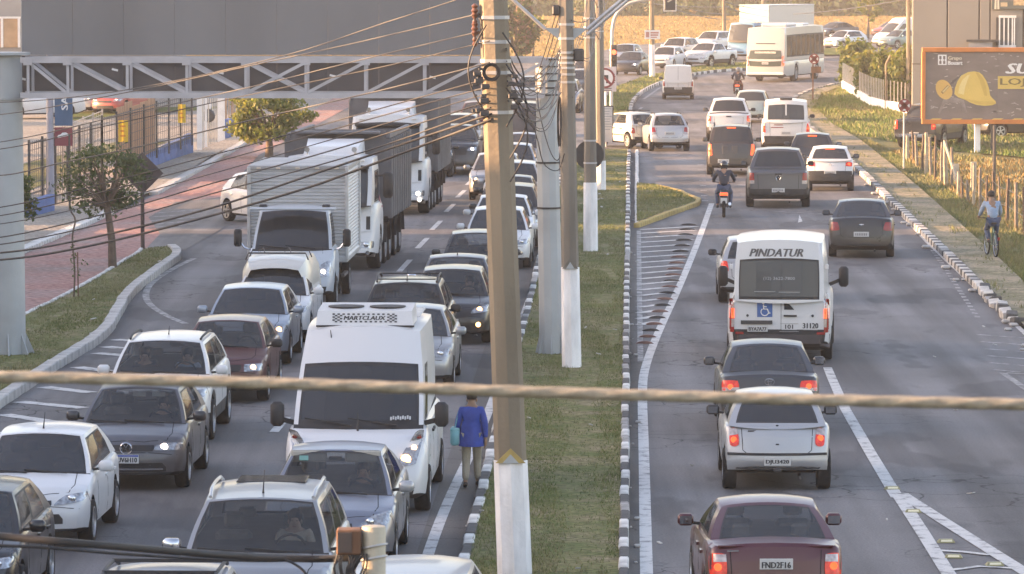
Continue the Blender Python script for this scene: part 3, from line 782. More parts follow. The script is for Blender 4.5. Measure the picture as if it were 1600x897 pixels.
# ---- cables
def cable(pts, r, m, label, group, nm='overhead_cable'):
    mb = MB(); mb.tube(pts, r, 6)
    o = mb.build(nm, m, smooth=60); tag(o, label, 'cable', group); return o
def spline(ps, n=24):
    """smooth curve through points (Catmull-Rom)"""
    ps = [Vector(p) for p in ps]; ps = [ps[0]*2-ps[1]] + ps + [ps[-1]*2-ps[-2]]; out = []
    for i in range(1, len(ps)-2):
        for k in range(n):
            t = k/n; a, b, c, d = ps[i-1:i+3]
            out.append(.5*((2*b) + (c-a)*t + (2*a-5*b+4*c-d)*t*t + (3*b-a-3*c+d)*t**3))
    return out + [ps[-2]]
YL = 70.0
def street_cable(pix, r, m, label, yr=None):
    n = pix[-1][0]; out = []
    for (x, y) in pix:
        t = x / n; out.append(V(x, y, YL + ((yr or Y1 - .2) - YL) * t))
    out.insert(0, out[0] * 2 - out[1] + Vector((0, 0, .25)))
    return cable(spline(out, 10), r, m, label, 'overhead cables across the left road')
for pix, r, m, lb in (
    ([(0, 179), (200, 144), (385, 104), (560, 66), (738, 24)], 0.0079, M_CABLEP, 'pale wire running to the upper insulator of the near pole'),
    ([(0, 222), (200, 178), (400, 134), (570, 92), (738, 52)], 0.0079, M_CABLEP, 'pale wire running to the lower insulator of the near pole'),
    ([(0, 160), (200, 140), (440, 88), (600, 36), (712, 0), (770, -22)], 0.0079, M_CABLEP, 'pale wire crossing the grey gantry panel diagonally'),
    ([(0, 233), (160, 198), (400, 146), (600, 104), (765, 64)], 0.0072, M_CABLE, 'thin dark wire just below the pale ones'),
    ([(0, 274), (90, 256), (240, 224), (400, 186), (600, 140), (765, 98)], 0.0101, M_CABLEP, 'thicker pale cable across the banner sign and fence'),
    ([(0, 324), (180, 282), (400, 224), (600, 168), (765, 122)], 0.0086, M_CABLE, 'dark cable level with the tree crown on the left'),
    ([(0, 337), (180, 295), (400, 236), (600, 180), (765, 135)], 0.0086, M_CABLE, 'dark cable just beneath the tree crown cable'),
    ([(0, 350), (180, 312), (400, 252), (600, 194), (766, 145)], 0.0072, M_CABLE, 'thin dark cable passing the diamond sign'),
    ([(0, 371), (180, 330), (330, 287), (515, 236), (766, 158)], 0.0101, M_CABLE, 'dark cable crossing the top of the box lorry'),
    ([(0, 382), (180, 345), (330, 303), (560, 240), (767, 168)], 0.0101, M_CABLE, 'dark cable across the front of the lorry box'),
    ([(0, 395), (150, 370), (330, 325), (490, 272), (571, 245), (768, 178)], 0.0158, M_CABLE, 'thick black cable bundle, upper of the lowest pair'),
    ([(0, 406), (150, 382), (330, 337), (472, 296), (552, 268), (770, 186)], 0.0173, M_CABLE, 'thick black cable bundle, lowest across the left road')):
    street_cable(pix, r, m, lb)
# cables from pole to pole along the median, and the loose loops that hang between them
def span(a, b, sag, r, m=M_CABLE, lb='loose cable sagging between the median poles', g_='slack cables along the median poles', side=0):
    a, b = Vector(a), Vector(b)
    return cable([a + (b-a)*t + Vector((side*math.sin(PI*t), 0, -sag*4*t*(1-t))) for t in np.linspace(0, 1, 22)], r, m, lb, g_)
W1 = lambda z, dx=.0: P1.location + at1(z) + Vector((dx, -.2, 0))
W2 = lambda z, dx=.0: P2.location + at2(z) + Vector((dx, -.15, 0))
W3 = lambda z, dx=.0: P3.location + at3(z) + Vector((dx, -.15, 0))
W4 = lambda z, dx=.0: P4.location + at4(z) + Vector((dx, -.15, 0))
W5 = lambda z, dx=.0: P5.location + at5(z) + Vector((dx, -.15, 0))
random.seed(21)
for k in range(13):
    span(W1(6.1 + random.uniform(0, .8), .14), W2(5.4 + random.uniform(0, 1.0), -.12), random.uniform(.15, .95), random.choice([.007, .009, .009, .012]), side=random.uniform(-.1, .15), lb='loose cable sagging from the near pole to the second pole')
for k in range(9):
    span(W2(5.2 + random.uniform(0, 1.6), .1), W3(5.6 + random.uniform(0, 1.8), random.uniform(-.1, .15)), random.uniform(.1, .8), random.choice([.007, .009]), random.choice([M_CABLE, M_CABLE, M_CABLEP]), side=random.uniform(-.1, .2), lb='loose cable sagging from the second pole to the pole with the round sign')
for k in range(9):
    span(W3(5.8 + random.uniform(0, 2.2), .1), W4(5.6 + random.uniform(0, 2.2), random.uniform(-.1, .2)), random.uniform(.1, .7), .012, random.choice([M_CABLE, M_CABLEP]), side=random.uniform(-.05, .3), lb='loose cable strung between the third and fourth median poles')
for k in range(8):
    span(W4(6.0 + random.uniform(0, 2.2), .12), P4.location + Vector((1.6 + random.uniform(-.5, 1.2), 70, 6 + random.uniform(0, 2.5))), random.uniform(.2, .9), .012, random.choice([M_CABLE, M_CABLEP]), lb='long cable running from the fourth median pole towards the junction')
for k, (x, z) in enumerate(((.12, 6.2), (.13, 6.5), (.1, 6.9), (-.1, 7.0))):
    span(W1(z + .2, x), W1(z - 1.0, x * 1.05), .0, .012, side=.25 * (1 if x > 0 else -1), lb='short black drop cable looped against the near pole', g_='drop cables on the near pole')
for pa, pb in (((884, 22), (840, 150)), ((872, 10), (836, 128)), ((880, 0), (850, 105))):
    cable(spline([V(*pa, 92), V((pa[0]+pb[0])/2, (pa[1]+pb[1])/2+4, 94), V(*pb, 94.6)], 8), 0.0086, M_CABLEP, 'thin pale stay wire dropping to the grey gantry column', 'stay wires of the gantry column')
loop = spline([V(838, 118, 94.5), V(842, 170, 93), V(858, 232, 92.5), V(872, 250, 92.3), V(880, 215, 91.8), V(886, 150, 91.7)], 8)
cable(loop, 0.0101, M_CABLE, 'black cable hanging in a long U between gantry column and second pole', None)
cable(spline([V(820, 170, 80), V(838, 212, 84), V(850, 256, 88), V(872, 266, 91.5), V(882, 240, 91.6)], 8), 0.0094, M_CABLE, 'black cable drooping in front of the grey gantry column', None)
# far wires beyond the junction
for a, b in (((975, 0), (1140, 10)), ((1046, 5), (1140, 22)), ((1046, 12), (1140, 30)), ((1133, 3), (1190, 9)), ((1133, 10), (1195, 22))):
    cable([V(*a, 290) + (V(*b, 420) - V(*a, 290)) * t - Vector((0, 0, .8*t*(1-t))) for t in np.linspace(0, 1, 12)], .03, M_CABLEP, 'far thin wire above the golden field', 'far wires over the junction')
cable([V(1240, 22, 330) + (V(1420, -2, 250) - V(1240, 22, 330)) * t - Vector((0, 0, .5*t*(1-t))) for t in np.linspace(0, 1, 12)], .03, M_CABLEP, 'far pale wire rising to the grey building', None)
# near rope and near cable in front of the lens side of the road
M_ROPE = mat('rope_tan', (.36, .325, .26), .95, 0, .2, 60, .6)
rp_ = spline([V(-260, 577, 8), V(0, 588, 8), V(400, 598, 8), V(800, 611.5, 8), V(1200, 623, 8), V(1600, 632, 8), V(1860, 637, 8)], 16)
mb = MB(); mb.tube(rp_, .0092, 10)
for ph in range(3): mb.tube([p + Vector((0, .0030*math.sin(i*.7+ph*2.09), .0030*math.cos(i*.7+ph*2.09))) for i, p in enumerate(rp_)], .0074, 8)
tag(mb.build('rope', M_ROPE, smooth=60), 'thick tan rope stretched across the whole view in the foreground', 'rope')
cable(spline([V(-120, 828, 19), V(0, 838, 19), V(150, 851, 19), V(330, 866, 19.5), V(470, 873, 20), V(545, 872, 20)], 10), .0165, M_CABLE, 'thick black cable at lower left ending at the short steel post', None)
cable(spline([V(-100, 850, 19.3), V(60, 855, 19.3), V(200, 866, 19.5), V(400, 876, 20), V(545, 870, 20)], 10), .007, M_CABLE, 'thin black wire beneath the thick cable at lower left', None)
cable(spline([V(436, 872, 19.9), V(458, 880, 19.9), V(478, 897, 19.9), V(490, 930, 19.9)], 8), .006, M_CABLE, 'short thin wire hanging from the thick black cable', None)
# short steel post with a rusty box near the camera
pc = V(584, 822, 20); r = empty('steel_post', (pc.x, 20, 0), 0, 'pale steel post with rusty box at the bottom of the view', 'post')
M_PGALV = mat('post_pale', (.43, .38, .29), .6, .2, .16, 6, .2)
MB().lathe([(.05, 0), (.05, pc.z-.004), (.047, pc.z), (0, pc.z+.004)], 20).build('shaft', M_PGALV, r, 40)
mb = MB()
for dz, t in ((-.085, .012), (-.135, .01)): mb.tube([(.054*math.cos(a), .054*math.sin(a), pc.z+dz+.012*math.cos(a+.6)) for a in np.linspace(0, 2*PI, 18)], .005, 6)
mb.build('strap', M_STEEL2, r, 60)
MB().rbox(-.155, -.052, -.06, .05, pc.z-.115, pc.z-.01, .006).build('rusty_box', M_RUST, r)
MB().rbox(-.15, -.09, -.064, -.058, pc.z-.105, pc.z-.02, .001).build('box_door', M_BROWN, r)
mb = MB(); random.seed(5)
for k in range(12):
    x = -.17 + k*.011; mb.tube(spline([(x+.02, -.05, pc.z-.11), (x+random.uniform(-.03, .03), -.06, pc.z-.17), (x+random.uniform(-.05, .05), -.05, pc.z-.27)], 4), .004, 5)
mb.build('loose_wire', M_CABLE, r)

# ---- signs
def roundel(root, c, r, kind, y=-.02, part='sign_face', tilt=0):
    """disc facing the camera (towards -Y)"""
    x, z = c
    n = 28
    MB().prism([(x + r*math.cos(2*PI*k/n), z + r*math.sin(2*PI*k/n)) for k in range(n)], y, y+.015, 'xz').build(part, M_WHITEP if kind != 'back' else M_DARK, root)
    if kind == 'back': return
    ring = MB(); k2 = .8
    vs = [(x+q*r*math.cos(2*PI*k/n), y-.004, z+q*r*math.sin(2*PI*k/n)) for q in (1, k2) for k in range(n)]
    ring.add(vs, [(k, (k+1) % n, n+(k+1) % n, n+k) for k in range(n)]).build('red_ring', M_RED, root)
    mk_ = MB()
    if kind == 'nopark':
        for s in (1, -1): mk_.obox((x, y-.007, z), (r*.62, 0, s*r*.62), (0, .002, 0), (-s*.05, 0, .05))
        MB().add([(x-r*.35, y-.005, z+r*.5), (x+r*.35, y-.005, z+r*.5), (x, y-.005, z), (x-r*.35, y-.005, z-r*.5), (x+r*.35, y-.005, z-r*.5)], [(0, 1, 2), (2, 4, 3)]).build('symbol', M_LBLK, root)
        mk_.build('red_cross', M_RED, root)
    if kind == 'noleft':
        MB().prism([(x+.12*r, z-.5*r), (x+.34*r, z-.5*r), (x+.34*r, z+.3*r), (x-.15*r, z+.3*r), (x-.15*r, z+.5*r), (x-.55*r, z+.18*r), (x-.15*r, z-.12*r), (x-.15*r, z+.08*r), (x+.12*r, z+.08*r)], y-.008, y-.004, 'xz').build('symbol', M_LBLK, root)
        mk_.obox((x, y-.012, z), (r*.6, 0, -r*.6), (0, .002, 0), (.035, 0, .035)); mk_.build('red_bar', M_RED, root)
def post_thing(name, base, label, cat, h, r=.03, m=M_POSTW, group=None):
    root = empty(name, base, 0, label, cat, group)
    MB().lathe([(r, 0), (r, h-.002), (0, h)], 8).build('post', m, root, 40)
    return root
# diamond warning sign seen from the back
b = G(223, 396); Y = b.y; zc = V(222, 271, Y).z; root = empty('warning_sign', b, 0, 'dark diamond sign seen from behind on the left grass island', 'sign')
MB().lathe([(.055, 0), (.05, zc+.2), (0, zc+.21)], 10).build('post', M_BROWN, root, 40)
q = .56; MB().prism([(-q, zc), (0, zc-q), (q, zc), (0, zc+q)], .06, .075, 'xz').build('sign_plate', M_BROWN, root)
MB().box(-.4, .4, .045, .058, zc-.12, zc-.08).box(-.4, .4, .045, .058, zc+.08, zc+.12).build('brace', M_DARK, root)
# round black sign back behind pole three
b = G(921, 396); zc = V(921, 242, Y3+.35).z; root = empty('round_sign', (V(921, 242, Y3+.35).x, Y3+.35, 0), 0, 'round black sign seen from behind against the median pole', 'sign')
roundel(root, (0, zc), .385, 'back'); MB().box(-.12, .12, -.18, -.02, zc-.03, zc+.03).build('bracket', M_STEEL2, root)
# no-left-turn sign with text plate, and notice board below
b = G(946, 226); Y = b.y; root = empty('no_turn_sign', b, 0, 'white no left turn sign with red ring beside the median poles', 'sign')
pp = lambda px, py, dy=0: V(px, py, Y+dy) - Vector((b.x, Y, 0))
MB().lathe([(.05, 0), (.05, pp(945, 106).z), (0, pp(945, 106).z)], 10).build('post', M_WHITEP, root, 40)
a, c = pp(934, 143), pp(963, 104); MB().box(a.x, c.x, -.075, -.055, a.z, c.z).build('sign_plate', mat('sign_pinkish', (.55, .47, .46), .6, 0, .1, 4), root)
cc = pp(945, 122); roundel(root, (cc.x, cc.z), .42, 'noleft', -.10)
tm = MB()
for k in range(5): 
    o_ = pp(958.5, 116 + k*3.2); tm.box(o_.x-.08, o_.x+.08*(1 if k % 2 else .6), -.082, -.078, o_.z-.018, o_.z+.018)
for k in range(2):
    o_ = pp(948, 138 + k*3); tm.box(o_.x-.24, o_.x+.2, -.082, -.078, o_.z-.016, o_.z+.016)
tm.build('lettering', M_LBLK, root)
b2 = G(947, 230); root = empty('notice_board', b2, 0, 'grey notice board below the no left turn sign', 'sign')
pq = lambda px, py: V(px, py, b2.y) - Vector((b2.x, b2.y, 0))
a, c = pq(937, 222), pq(958, 165); MB().box(a.x, c.x, -.03, 0, a.z, c.z).build('board', mat('board_grey', (.45, .45, .45), .5, 0, .1, 3), root)
MB().box(a.x-.02, c.x+.02, -.04, -.032, c.z-.05, c.z).box(c.x-.03, c.x+.02, -.04, -.032, a.z, c.z-.052).build('frame', M_DARK, root)
tm = MB()
for k in range(9):
    o_ = pq(952, 170 + k*4); tm.box(o_.x-.2, o_.x+random.uniform(0, .12), -.036, -.032, o_.z-.02, o_.z+.02)
tm.build('lettering', mat('board_text', (.25, .28, .29), .6, 0, 0), root)
MB().lathe([(.03, 0), (.03, 2)], 8, c=(.0, .05, 0)).build('post', M_POSTW, root)
o_ = pq(936, 216); MB().lathe([(0, -.11), (.17, -.11), (.17, -.09), (0, -.09)], 16, 'y', (o_.x, 0, o_.z)).build('yellow_disc', mat('disc_yellow', (.5, .42, .2), .6, 0, .1, 4), root)
# small board on the far pole
a, c = V(1007, 61, Y5), V(1031, 47, Y5); root = empty('direction_board', (a.x, Y5-.3, 0), 0, 'small white lettered board fixed to the far lit pole', 'sign')
MB().box(0, c.x-a.x, -.03, 0, a.z, c.z).build('board', M_WHITEP, root)
tm = MB()
for (u0, u1, v0, v1) in ((.08, .3, .2, .8), (.38, .92, .62, .8), (.38, .88, .36, .54), (.38, .8, .14, .26)):
    tm.box((c.x-a.x)*u0, (c.x-a.x)*u1, -.036, -.032, a.z+(c.z-a.z)*v0, a.z+(c.z-a.z)*v1)
tm.build('lettering', mat('board_red', (.42, .2, .17), .6, 0, 0), root); MB().box(.4, .55, .0, .2, a.z+.1, a.z+.2).build('bracket', M_STEEL2, root)
# traffic light pole with curved arm
b = G(955, 190); Y = b.y; root = empty('traffic_light', b, 0, 'curved white traffic light mast with glowing red lamp on the median', 'traffic light')
pp = lambda px, py: V(px, py, Y) - Vector((b.x, Y, 0))
arm = [(0, 0, 0), pp(955.5, 120), pp(956, 70), pp(957, 45), pp(962, 25), pp(975, 10), pp(995, 2), pp(1046, -6), pp(1075, -8)]
MB().tube(spline([Vector(p) for p in arm], 6), .085, 10).build('mast', mat('mast_white', (.5, .46, .42), .5, .2, .1, 3), root, 60)
a, c = pp(954, 109), pp(964, 70); MB().rbox(a.x, c.x, -.32, -.09, a.z, c.z, .03).build('signal_head', M_DARK, root)
hd = root.children[-1]
for k, nm in enumerate(('red_lamp', 'amber_lamp', 'green_lamp')):
    zc = c.z - .34 - k*.36; mm = mat('lamp_red_on', (1, .12, .05), .4, 0, 0, emit=2.2) if k == 0 else mat('lamp_off_%d' % k, (.10, .07, .04) if k == 1 else (.04, .09, .05), .3, 0, 0)
    MB().lathe([(0, -.345), (.09, -.34), (.115, -.325), (.115, -.315)], 14, 'y', ((a.x+c.x)/2, 0, zc)).build(nm, mm, hd, 60)
    MB().lathe([(.13, -.45), (.13, -.32)], 14, 'y', ((a.x+c.x)/2, 0, zc)).build('visor', M_DARK, hd, 60)
a, c = pp(1038, 16), pp(1055, -16); MB().rbox(a.x, c.x, -.2, .1, a.z, c.z, .03).build('hanging_signal', M_DARK, root)
mb = MB(); th = .035
mb.box(a.x-.05, a.x-.05+th, -.22, -.205, a.z-.05, c.z+.05).box(c.x+.05-th, c.x+.05, -.22, -.205, a.z-.05, c.z+.05).box(a.x-.015, c.x+.015, -.22, -.205, a.z-.05, a.z-.015); mb.build('border_plate', M_WHITEP, root)
MB().obox(((a.x+c.x)/2, -.215, a.z+.45), (.11, 0, .06), (0, .006, 0), (-.02, 0, .03)).build('arrow_mark', mat('arrow_pale', (.5, .45, .35), .6, 0, 0), root)
# no-parking roundels on the right verge
b = G(1412, 266); Y = b.y; root = post_thing('no_parking_sign', b, 'round no stopping sign on a thin post before the fence posts', 'sign', V(1413, 172, Y).z, .032)
roundel(root, (V(1413, 165, Y).x-b.x, V(1413, 165, Y).z), .24, 'nopark', -.06)
b = G(1270, 160); Y = b.y; root = post_thing('no_parking_sign', b, 'small red and white roundel on a rusty post beside the bus', 'sign', V(1272, 100, Y).z, .04, M_RUST)
roundel(root, (V(1272, 92, Y).x-b.x, V(1272, 92, Y).z), .27, 'nopark', -.07)
root['group'] = 'no stopping signs on the right verge'
MB().box(-.1, .42, -.05, -.03, V(1272, 114, Y).z, V(1272, 104, Y).z).build('plate', M_RUST, root)
# banner sign of the dealer
b = G(79, 332); Y = b.y; root = empty('banner_sign', b, 0, 'tall grey pole carrying a blue and a red vertical banner', 'sign')
pp = lambda px, py: V(px, py, Y) - Vector((b.x, Y, 0))
MB().lathe([(.13, 0), (.11, 3.2), (.10, 6.5), (0, 6.5)], 12).build('pole', mat('pole_lilac', (.33, .32, .36), .6, .1, .1, 2), root, 40)
a, c = pp(85.5, 196.5), pp(113, 130); MB().box(a.x, c.x, -.03, .03, a.z, c.z).build('blue_banner', mat('banner_blue', (.055, .115, .20), .6, 0, .1, 3), root)
a2, c2 = pp(85.5, 228), pp(113, 199); MB().box(a2.x, c2.x, -.03, .03, a2.z, c2.z).build('red_banner', mat('banner_red', (.24, .055, .065), .6, 0, .1, 3), root)
q = pp(101, 163); text_mb('SA', .2, (q.x, -.036, q.z+.04), (0, 0, 1), (-1, 0, 0), .42, .012).build('lettering', M_LWHT, root)
q = pp(99.5, 212); s = .0186
car_icon = [(-11, -3), (-9, 1), (-5, 2), (-2, 5), (4, 5.4), (8, 2.5), (11, .5), (8, 0), (-2, -2), (-9, -4)]
MB().prism([(q.x + x*s, q.z + z*s) for x, z in car_icon], -.038, -.032, 'xz').build('car_symbol', M_LWHT, root)
mb = MB()
for z in (a.z+.05, c2.z-.03, a2.z+.03): mb.bar((.1, 0, z), (a.x, 0, z), .03)
mb.build('banner_arm', M_DARK, root)
b = G(109, 333); root = empty('thin_post', b, 0, 'thin dark post standing under the red banner', 'post'); MB().lathe([(.035, 0), (.03, 2.4), (0, 2.4)], 8).build('shaft', M_DARK, root)

# ---- fence, low walls and gate on the left
M_BLUE = mat('wall_blue', (.09, .15, .32), .85, 0, .2, 1.5, .3); M_FPOST = mat('fence_dark', (.07, .065, .06), .7, .1, .2, 4)
M_RWALL = mat('rusty_cladding', (.36, .19, .105), .8, 0, .3, 1.2, .2, stretch=(3, 3, .3)); M_YB = mat('banner_yellow', (.62, .40, .03), .6, 0, .12, 3)
def low_wall(p0, p1, h0, h1, label, th=.22, m=M_BLUE):
    a, b = G(*p0), G(*p1); d = (b - a); n = max(2, int(d.length / 1.6)); root = empty('low_wall', a, 0, label, 'wall', 'blue low walls along the left pavement'); s = Vector((d.y, -d.x, 0)).normalized() * th / 2
    for i in range(n):
        t0, t1 = i/n + .002, (i+1)/n - .002; q0, q1 = d*t0, d*t1; z0_, z1_ = h0 + (h1-h0)*t0, h0 + (h1-h0)*t1
        MB().add([q0-s, q0+s, q1+s, q1-s] + [v + Vector((0, 0, z)) for v, z in ((q0-s, z0_), (q0+s, z0_), (q1+s, z1_), (q1-s, z1_))], [(0, 1, 5, 4), (1, 2, 6, 5), (2, 3, 7, 6), (3, 0, 4, 7), (4, 5, 6, 7)]).build('wall_block', m, root)
    return root
low_wall((38, 345), (80, 334), .55, .6, 'short blue wall block at the near end of the left fence')
low_wall((182, 280), (298, 242), .35, .85, 'long blue low wall below the rusty cladding on the left')
low_wall((352, 216), (402, 197), .8, .7, 'blue low wall under the far picket fence behind the left tree')
def fence(p0, p1, n, h, label, m, rails=(.3, .95), mesh=0, picket=0, r=.035, base=0.0):
    a, b = G(*p0), G(*p1); d = b - a; root = empty('boundary_fence', a, 0, label, 'fence', 'fences along the left lot')
    for i in range(n + 1):
        q = d * (i / n); MB().box(q.x-r, q.x+r, q.y-r, q.y+r, base, h).build('fence_post', m, root)
    for f in rails:
        MB().bar(d*0 + Vector((0, .03, h*f)), d + Vector((0, .03, h*f)), .03).build('rail', m, root)
    if mesh:
        for i in range(n):
            mb = MB(); q0, q1 = d*(i/n), d*((i+1)/n)
            for k in range(1, mesh): c = q0 + (q1-q0)*k/mesh; mb.bar(c + Vector((0, 0, base+.1)), c + Vector((0, 0, h*.97)), .014)
            for k in range(1, 7): z = base + (h-base)*k/7; mb.bar(q0 + Vector((0, .01, z)), q1 + Vector((0, .01, z)), .014)
            mb.build('mesh_panel', m, root)
    if picket:
        for k in range(picket):
            c = d*((k+.5)/picket); MB().box(c.x-.025, c.x+.025, c.y-.03, c.y+.01, base+.05, h*.97).build('picket', m, root)
    return root
fence((46, 340), (160, 296), 6, 2.35, 'dark metal fence with square mesh at the near left lot', M_FPOST, mesh=7)
fence((160, 296), (300, 243), 7, 2.5, 'dark fence with wire mesh carrying yellow banners', M_FPOST, mesh=6, base=.4)
fence((352, 215), (404, 196), 5, 2.0, 'rusty picket fence behind the tree on the far left pavement', mat('picket_rust', (.36, .23, .15), .8, 0, .25, 3), picket=14, base=.7)
fence((98, 262), (160, 232), 4, 1.6, 'pale mesh fence inside the left car lot', mat('fence_pale', (.42, .38, .34), .7, 0, .15, 3), mesh=5)
b = G(312, 238); root = empty('gate', b, 0, 'pale vertical-bar gate between white posts on the left pavement', 'gate')
d = G(346, 222) - b
for t, w_ in ((0, .2), (.14, .1), (.28, .1), (1, .28)):
    q = d*t; MB().box(q.x-w_/2, q.x+w_/2, q.y-w_/2, q.y+w_/2, 0, 2.7 if w_ > .15 else 2.55).build('gate_post', M_WHITEP, root)
for k in range(12):
    q = d*(.04 + .22*k/12 if k < 6 else .3 + .6*(k-6)/6); MB().box(q.x-.02, q.x+.02, q.y-.02, q.y+.02, .1, 2.4).build('gate_bar', mat('gate_cream', (.5, .46, .4), .7, 0, .15, 3), root)
b = G(326, 230); root = empty('wall_fan', b, 0, 'round dark fan on a stand with a small white box above it by the gate', 'fan')
zc = V(325, 181, b.y).z; MB().tube([(0, 0, 0), (0, 0, zc)], .03, 8).build('stand', M_DARK, root); MB().lathe([(0, -.12), (.2, -.14), (.26, -.1), (.28, 0), (.2, .1), (0, .1)], 16, 'y', (0, -.05, zc)).build('fan_drum', M_DARK, root, 40); MB().rbox(-.1, .12, -.12, .1, zc+.28, zc+.5, .02).build('white_box', M_WHITEP, root)
b = G(192, 283); d = G(252, 260) - b; root = empty('cladding_wall', b + Vector((-.25, .3, 0)), 0, 'rusty brown sheet wall behind the left fence', 'wall')
for i in range(5):
    q0, q1 = d*(i/5), d*((i+1)/5 - .01); nn = Vector((.02, .05, 0)); hh = 2.55 + .12*math.sin(i*2)
    MB().add([q0, q1, q1+nn, q0+nn] + [v + Vector((0, 0, hh)) for v in (q0, q1, q1+nn, q0+nn)], [(0, 1, 5, 4), (1, 2, 6, 5), (2, 3, 7, 6), (3, 0, 4, 7), (4, 5, 6, 7)]).build('cladding_sheet', M_RWALL, root)
for (x0_, y0_, x1_, y1_, bx_, by_, lb) in ((185, 188, 200, 222, 192, 286, 'yellow banner on the fence left of the rusty wall'), (278, 163, 290, 192, 284, 251, 'yellow banner on the fence right of the rusty wall')):
    Y = G(bx_, by_).y - .12; a, c = V(x0_, y1_, Y), V(x1_, y0_, Y)
    root = empty('yellow_banner', (a.x, Y, 0), 0, lb, 'banner', 'yellow banners on the left fence'); w_ = c.x - a.x
    n = 6; mb = MB()
    for s in (0, .015): mb.add([(w_*i/n, .02*math.sin(i*1.4)+s, z) for z in (a.z, c.z) for i in range(n+1)], [(i, i+1, n+2+i, n+1+i) for i in range(n)])
    mb.build('cloth', M_YB, root, 60)
    tm = MB()
    for k in range(3): tm.box(w_*.2, w_*(.75 - .12*(k % 2)), -.035, -.03, a.z + (c.z-a.z)*(.25+.22*k), a.z + (c.z-a.z)*(.33+.22*k))
    tm.build('lettering', mat('banner_orange', (.5, .2, .03), .6, 0, 0), root)
# building seen past the gantry column at top left, sheds beyond the lot
def block(name, x0, x1, y0, y1, h, m, label, roof=M_STEEL2):
    root = empty(name, ((x0+x1)/2, (y0+y1)/2, 0), 0, label, 'building')
    hx, hy = (x1-x0)/2, (y1-y0)/2
    MB().box(-hx, hx, -hy, hy, -.02, h).build('wall', m, root)
    MB().box(-hx-.25, hx+.25, -hy-.25, hy+.25, h, h+.25).build('roof', roof, root)
    return root
M_CORR = mat('corrugated_grey', (.27, .265, .265), .6, .2, .15, 1)
xr = V(33, 60, 240).x
sh = block('showroom', xr-22, xr, 240, 262, 9.5, M_CORR, 'grey ribbed building with sunlit window beyond the gantry column')
for k in range(26): MB().box(10.6 - k*.45, 10.75 - k*.45, -11.07, -11.0, 5.9, 9.4).build('wall_rib', M_CORR, sh)
wz0, wz1 = V(10, 74, 240).z, V(10, 29, 240).z
MB().box(9.35, 10.9, -11.1, -11.0, wz0, wz1).build('window', mat('window_sunlit', (.42, .27, .16), .25, 0, .2, 2), sh); fr = sh.children[-1]  # amber base colour stands in for orange light on the pane
for x in (9.35, 10.0, 10.85): MB().box(x, x+.12, -11.16, -11.1, wz0, wz1).build('frame_bar', M_WHITEP, fr)
MB().box(9.2, 11.0, -11.16, -11.1, wz1, wz1+.1).build('lintel', M_WHITEP, fr)
block('shed', -27, -19, 268, 280, 4.2, mat('shed_cream', (.42, .38, .33), .8, 0, .15, 1), 'low cream shed at the back of the left lot')
# long warehouse off to the left whose shade lies over the road
wh = block('warehouse', -58, -33, -40, 137, 11.2, mat('warehouse_wall', (.33, .31, .28), .8, 0, .15, .5), 'long warehouse left of the road beyond the picture edge')
for k in range(14): MB().box(25-12.5, 25-12.5+.12, -80 + k*12.5, -75 + k*12.5, .3, 3.8).build('shutter_door', M_STEEL2, wh)
wh2 = block('warehouse', -60, -36, 140, 150, 9.2, mat('warehouse_wall2', (.36, .30, .26), .8, 0, .15, .5), 'smaller warehouse beyond the long one left of the road')

# ---- billboard
YB = 190.0
a, c = V(1440, 193, YB), V(1795, 75, YB)
bb = empty('billboard', (a.x, YB, 0), 0, 'wide billboard in an orange frame advertising with yellow hard hats', 'billboard')
L_ = lambda px, py, y=0: V(px, py, YB) - Vector((a.x, YB - y, 0))
W_, z0_, z1_ = c.x - a.x, a.z, c.z
M_ORG = mat('billboard_orange', (.58, .19, .045), .6, 0, .12, 3); M_BRD = mat('billboard_print', (.185, .15, .135), .6, 0, .22, .8, .15, stretch=(1, 1, 2.2)); M_HAT = mat('hat_yellow', (.66, .46, .12), .6, 0, .07, 1.2)
for k in range(6): MB().box(.1 + (W_-.2)*k/6, .1 + (W_-.2)*(k+1)/6 - .004, -.02, .06, z0_+.1, z1_-.1).build('print_sheet', M_BRD, bb)
for bx_ in ((0, W_, z0_-.02, z0_+.16), (0, W_, z1_-.16, z1_+.02), (-.02, .14, z0_+.16, z1_-.16), (W_-.16, W_, z0_+.16, z1_-.16)):
    MB().rbox(bx_[0], bx_[1], -.09, .1, bx_[2], bx_[3], .015).build('frame_bar', M_ORG, bb)
def flat(px, name, m, y=-.024, th=.004):
    q = [L_(*p) for p in px]; return MB().prism([(v.x, v.z) for v in q], y, y + th, 'xz').build(name, m, bb)
hat = [(1491, 147), (1492, 138), (1496, 127), (1502, 118), (1508, 115), (1513, 112.5), (1522, 111.5), (1530, 113), (1535, 117), (1541, 126), (1545, 137), (1547, 149), (1551, 154), (1555.5, 158), (1556, 162), (1550, 164.5), (1538, 165.5), (1526, 164), (1515, 160), (1507, 155), (1497, 152)]
flat(hat, 'hard_hat_picture', M_HAT, -.028)
flat([(1497, 146), (1499, 134), (1504, 124), (1511, 118), (1516, 116), (1512, 124), (1508, 136), (1506, 148)], 'hat_light_picture', mat('hat_pale', (.74, .58, .24), .6, 0, .05, 3), -.033)
flat([(1524, 113), (1528, 113), (1537, 124), (1541, 137), (1542, 150), (1538, 149), (1534, 136), (1530, 124)], 'hat_ridge_picture', mat('hat_ochre', (.56, .37, .085), .6, 0, .05, 3), -.033)
flat([(1500, 153), (1512, 155), (1530, 158), (1550, 158.5), (1555, 160), (1554, 163), (1540, 163.5), (1524, 161.5), (1510, 157)], 'hat_brim_picture', mat('hat_ochre2', (.60, .41, .10), .6, 0, .05, 3), -.033)
muff = [(1475 + 16*math.cos(t)*.8 - 3*math.sin(t), 140 - 15.5*math.sin(t)) for t in np.linspace(0, 2*PI, 22)[:-1]]
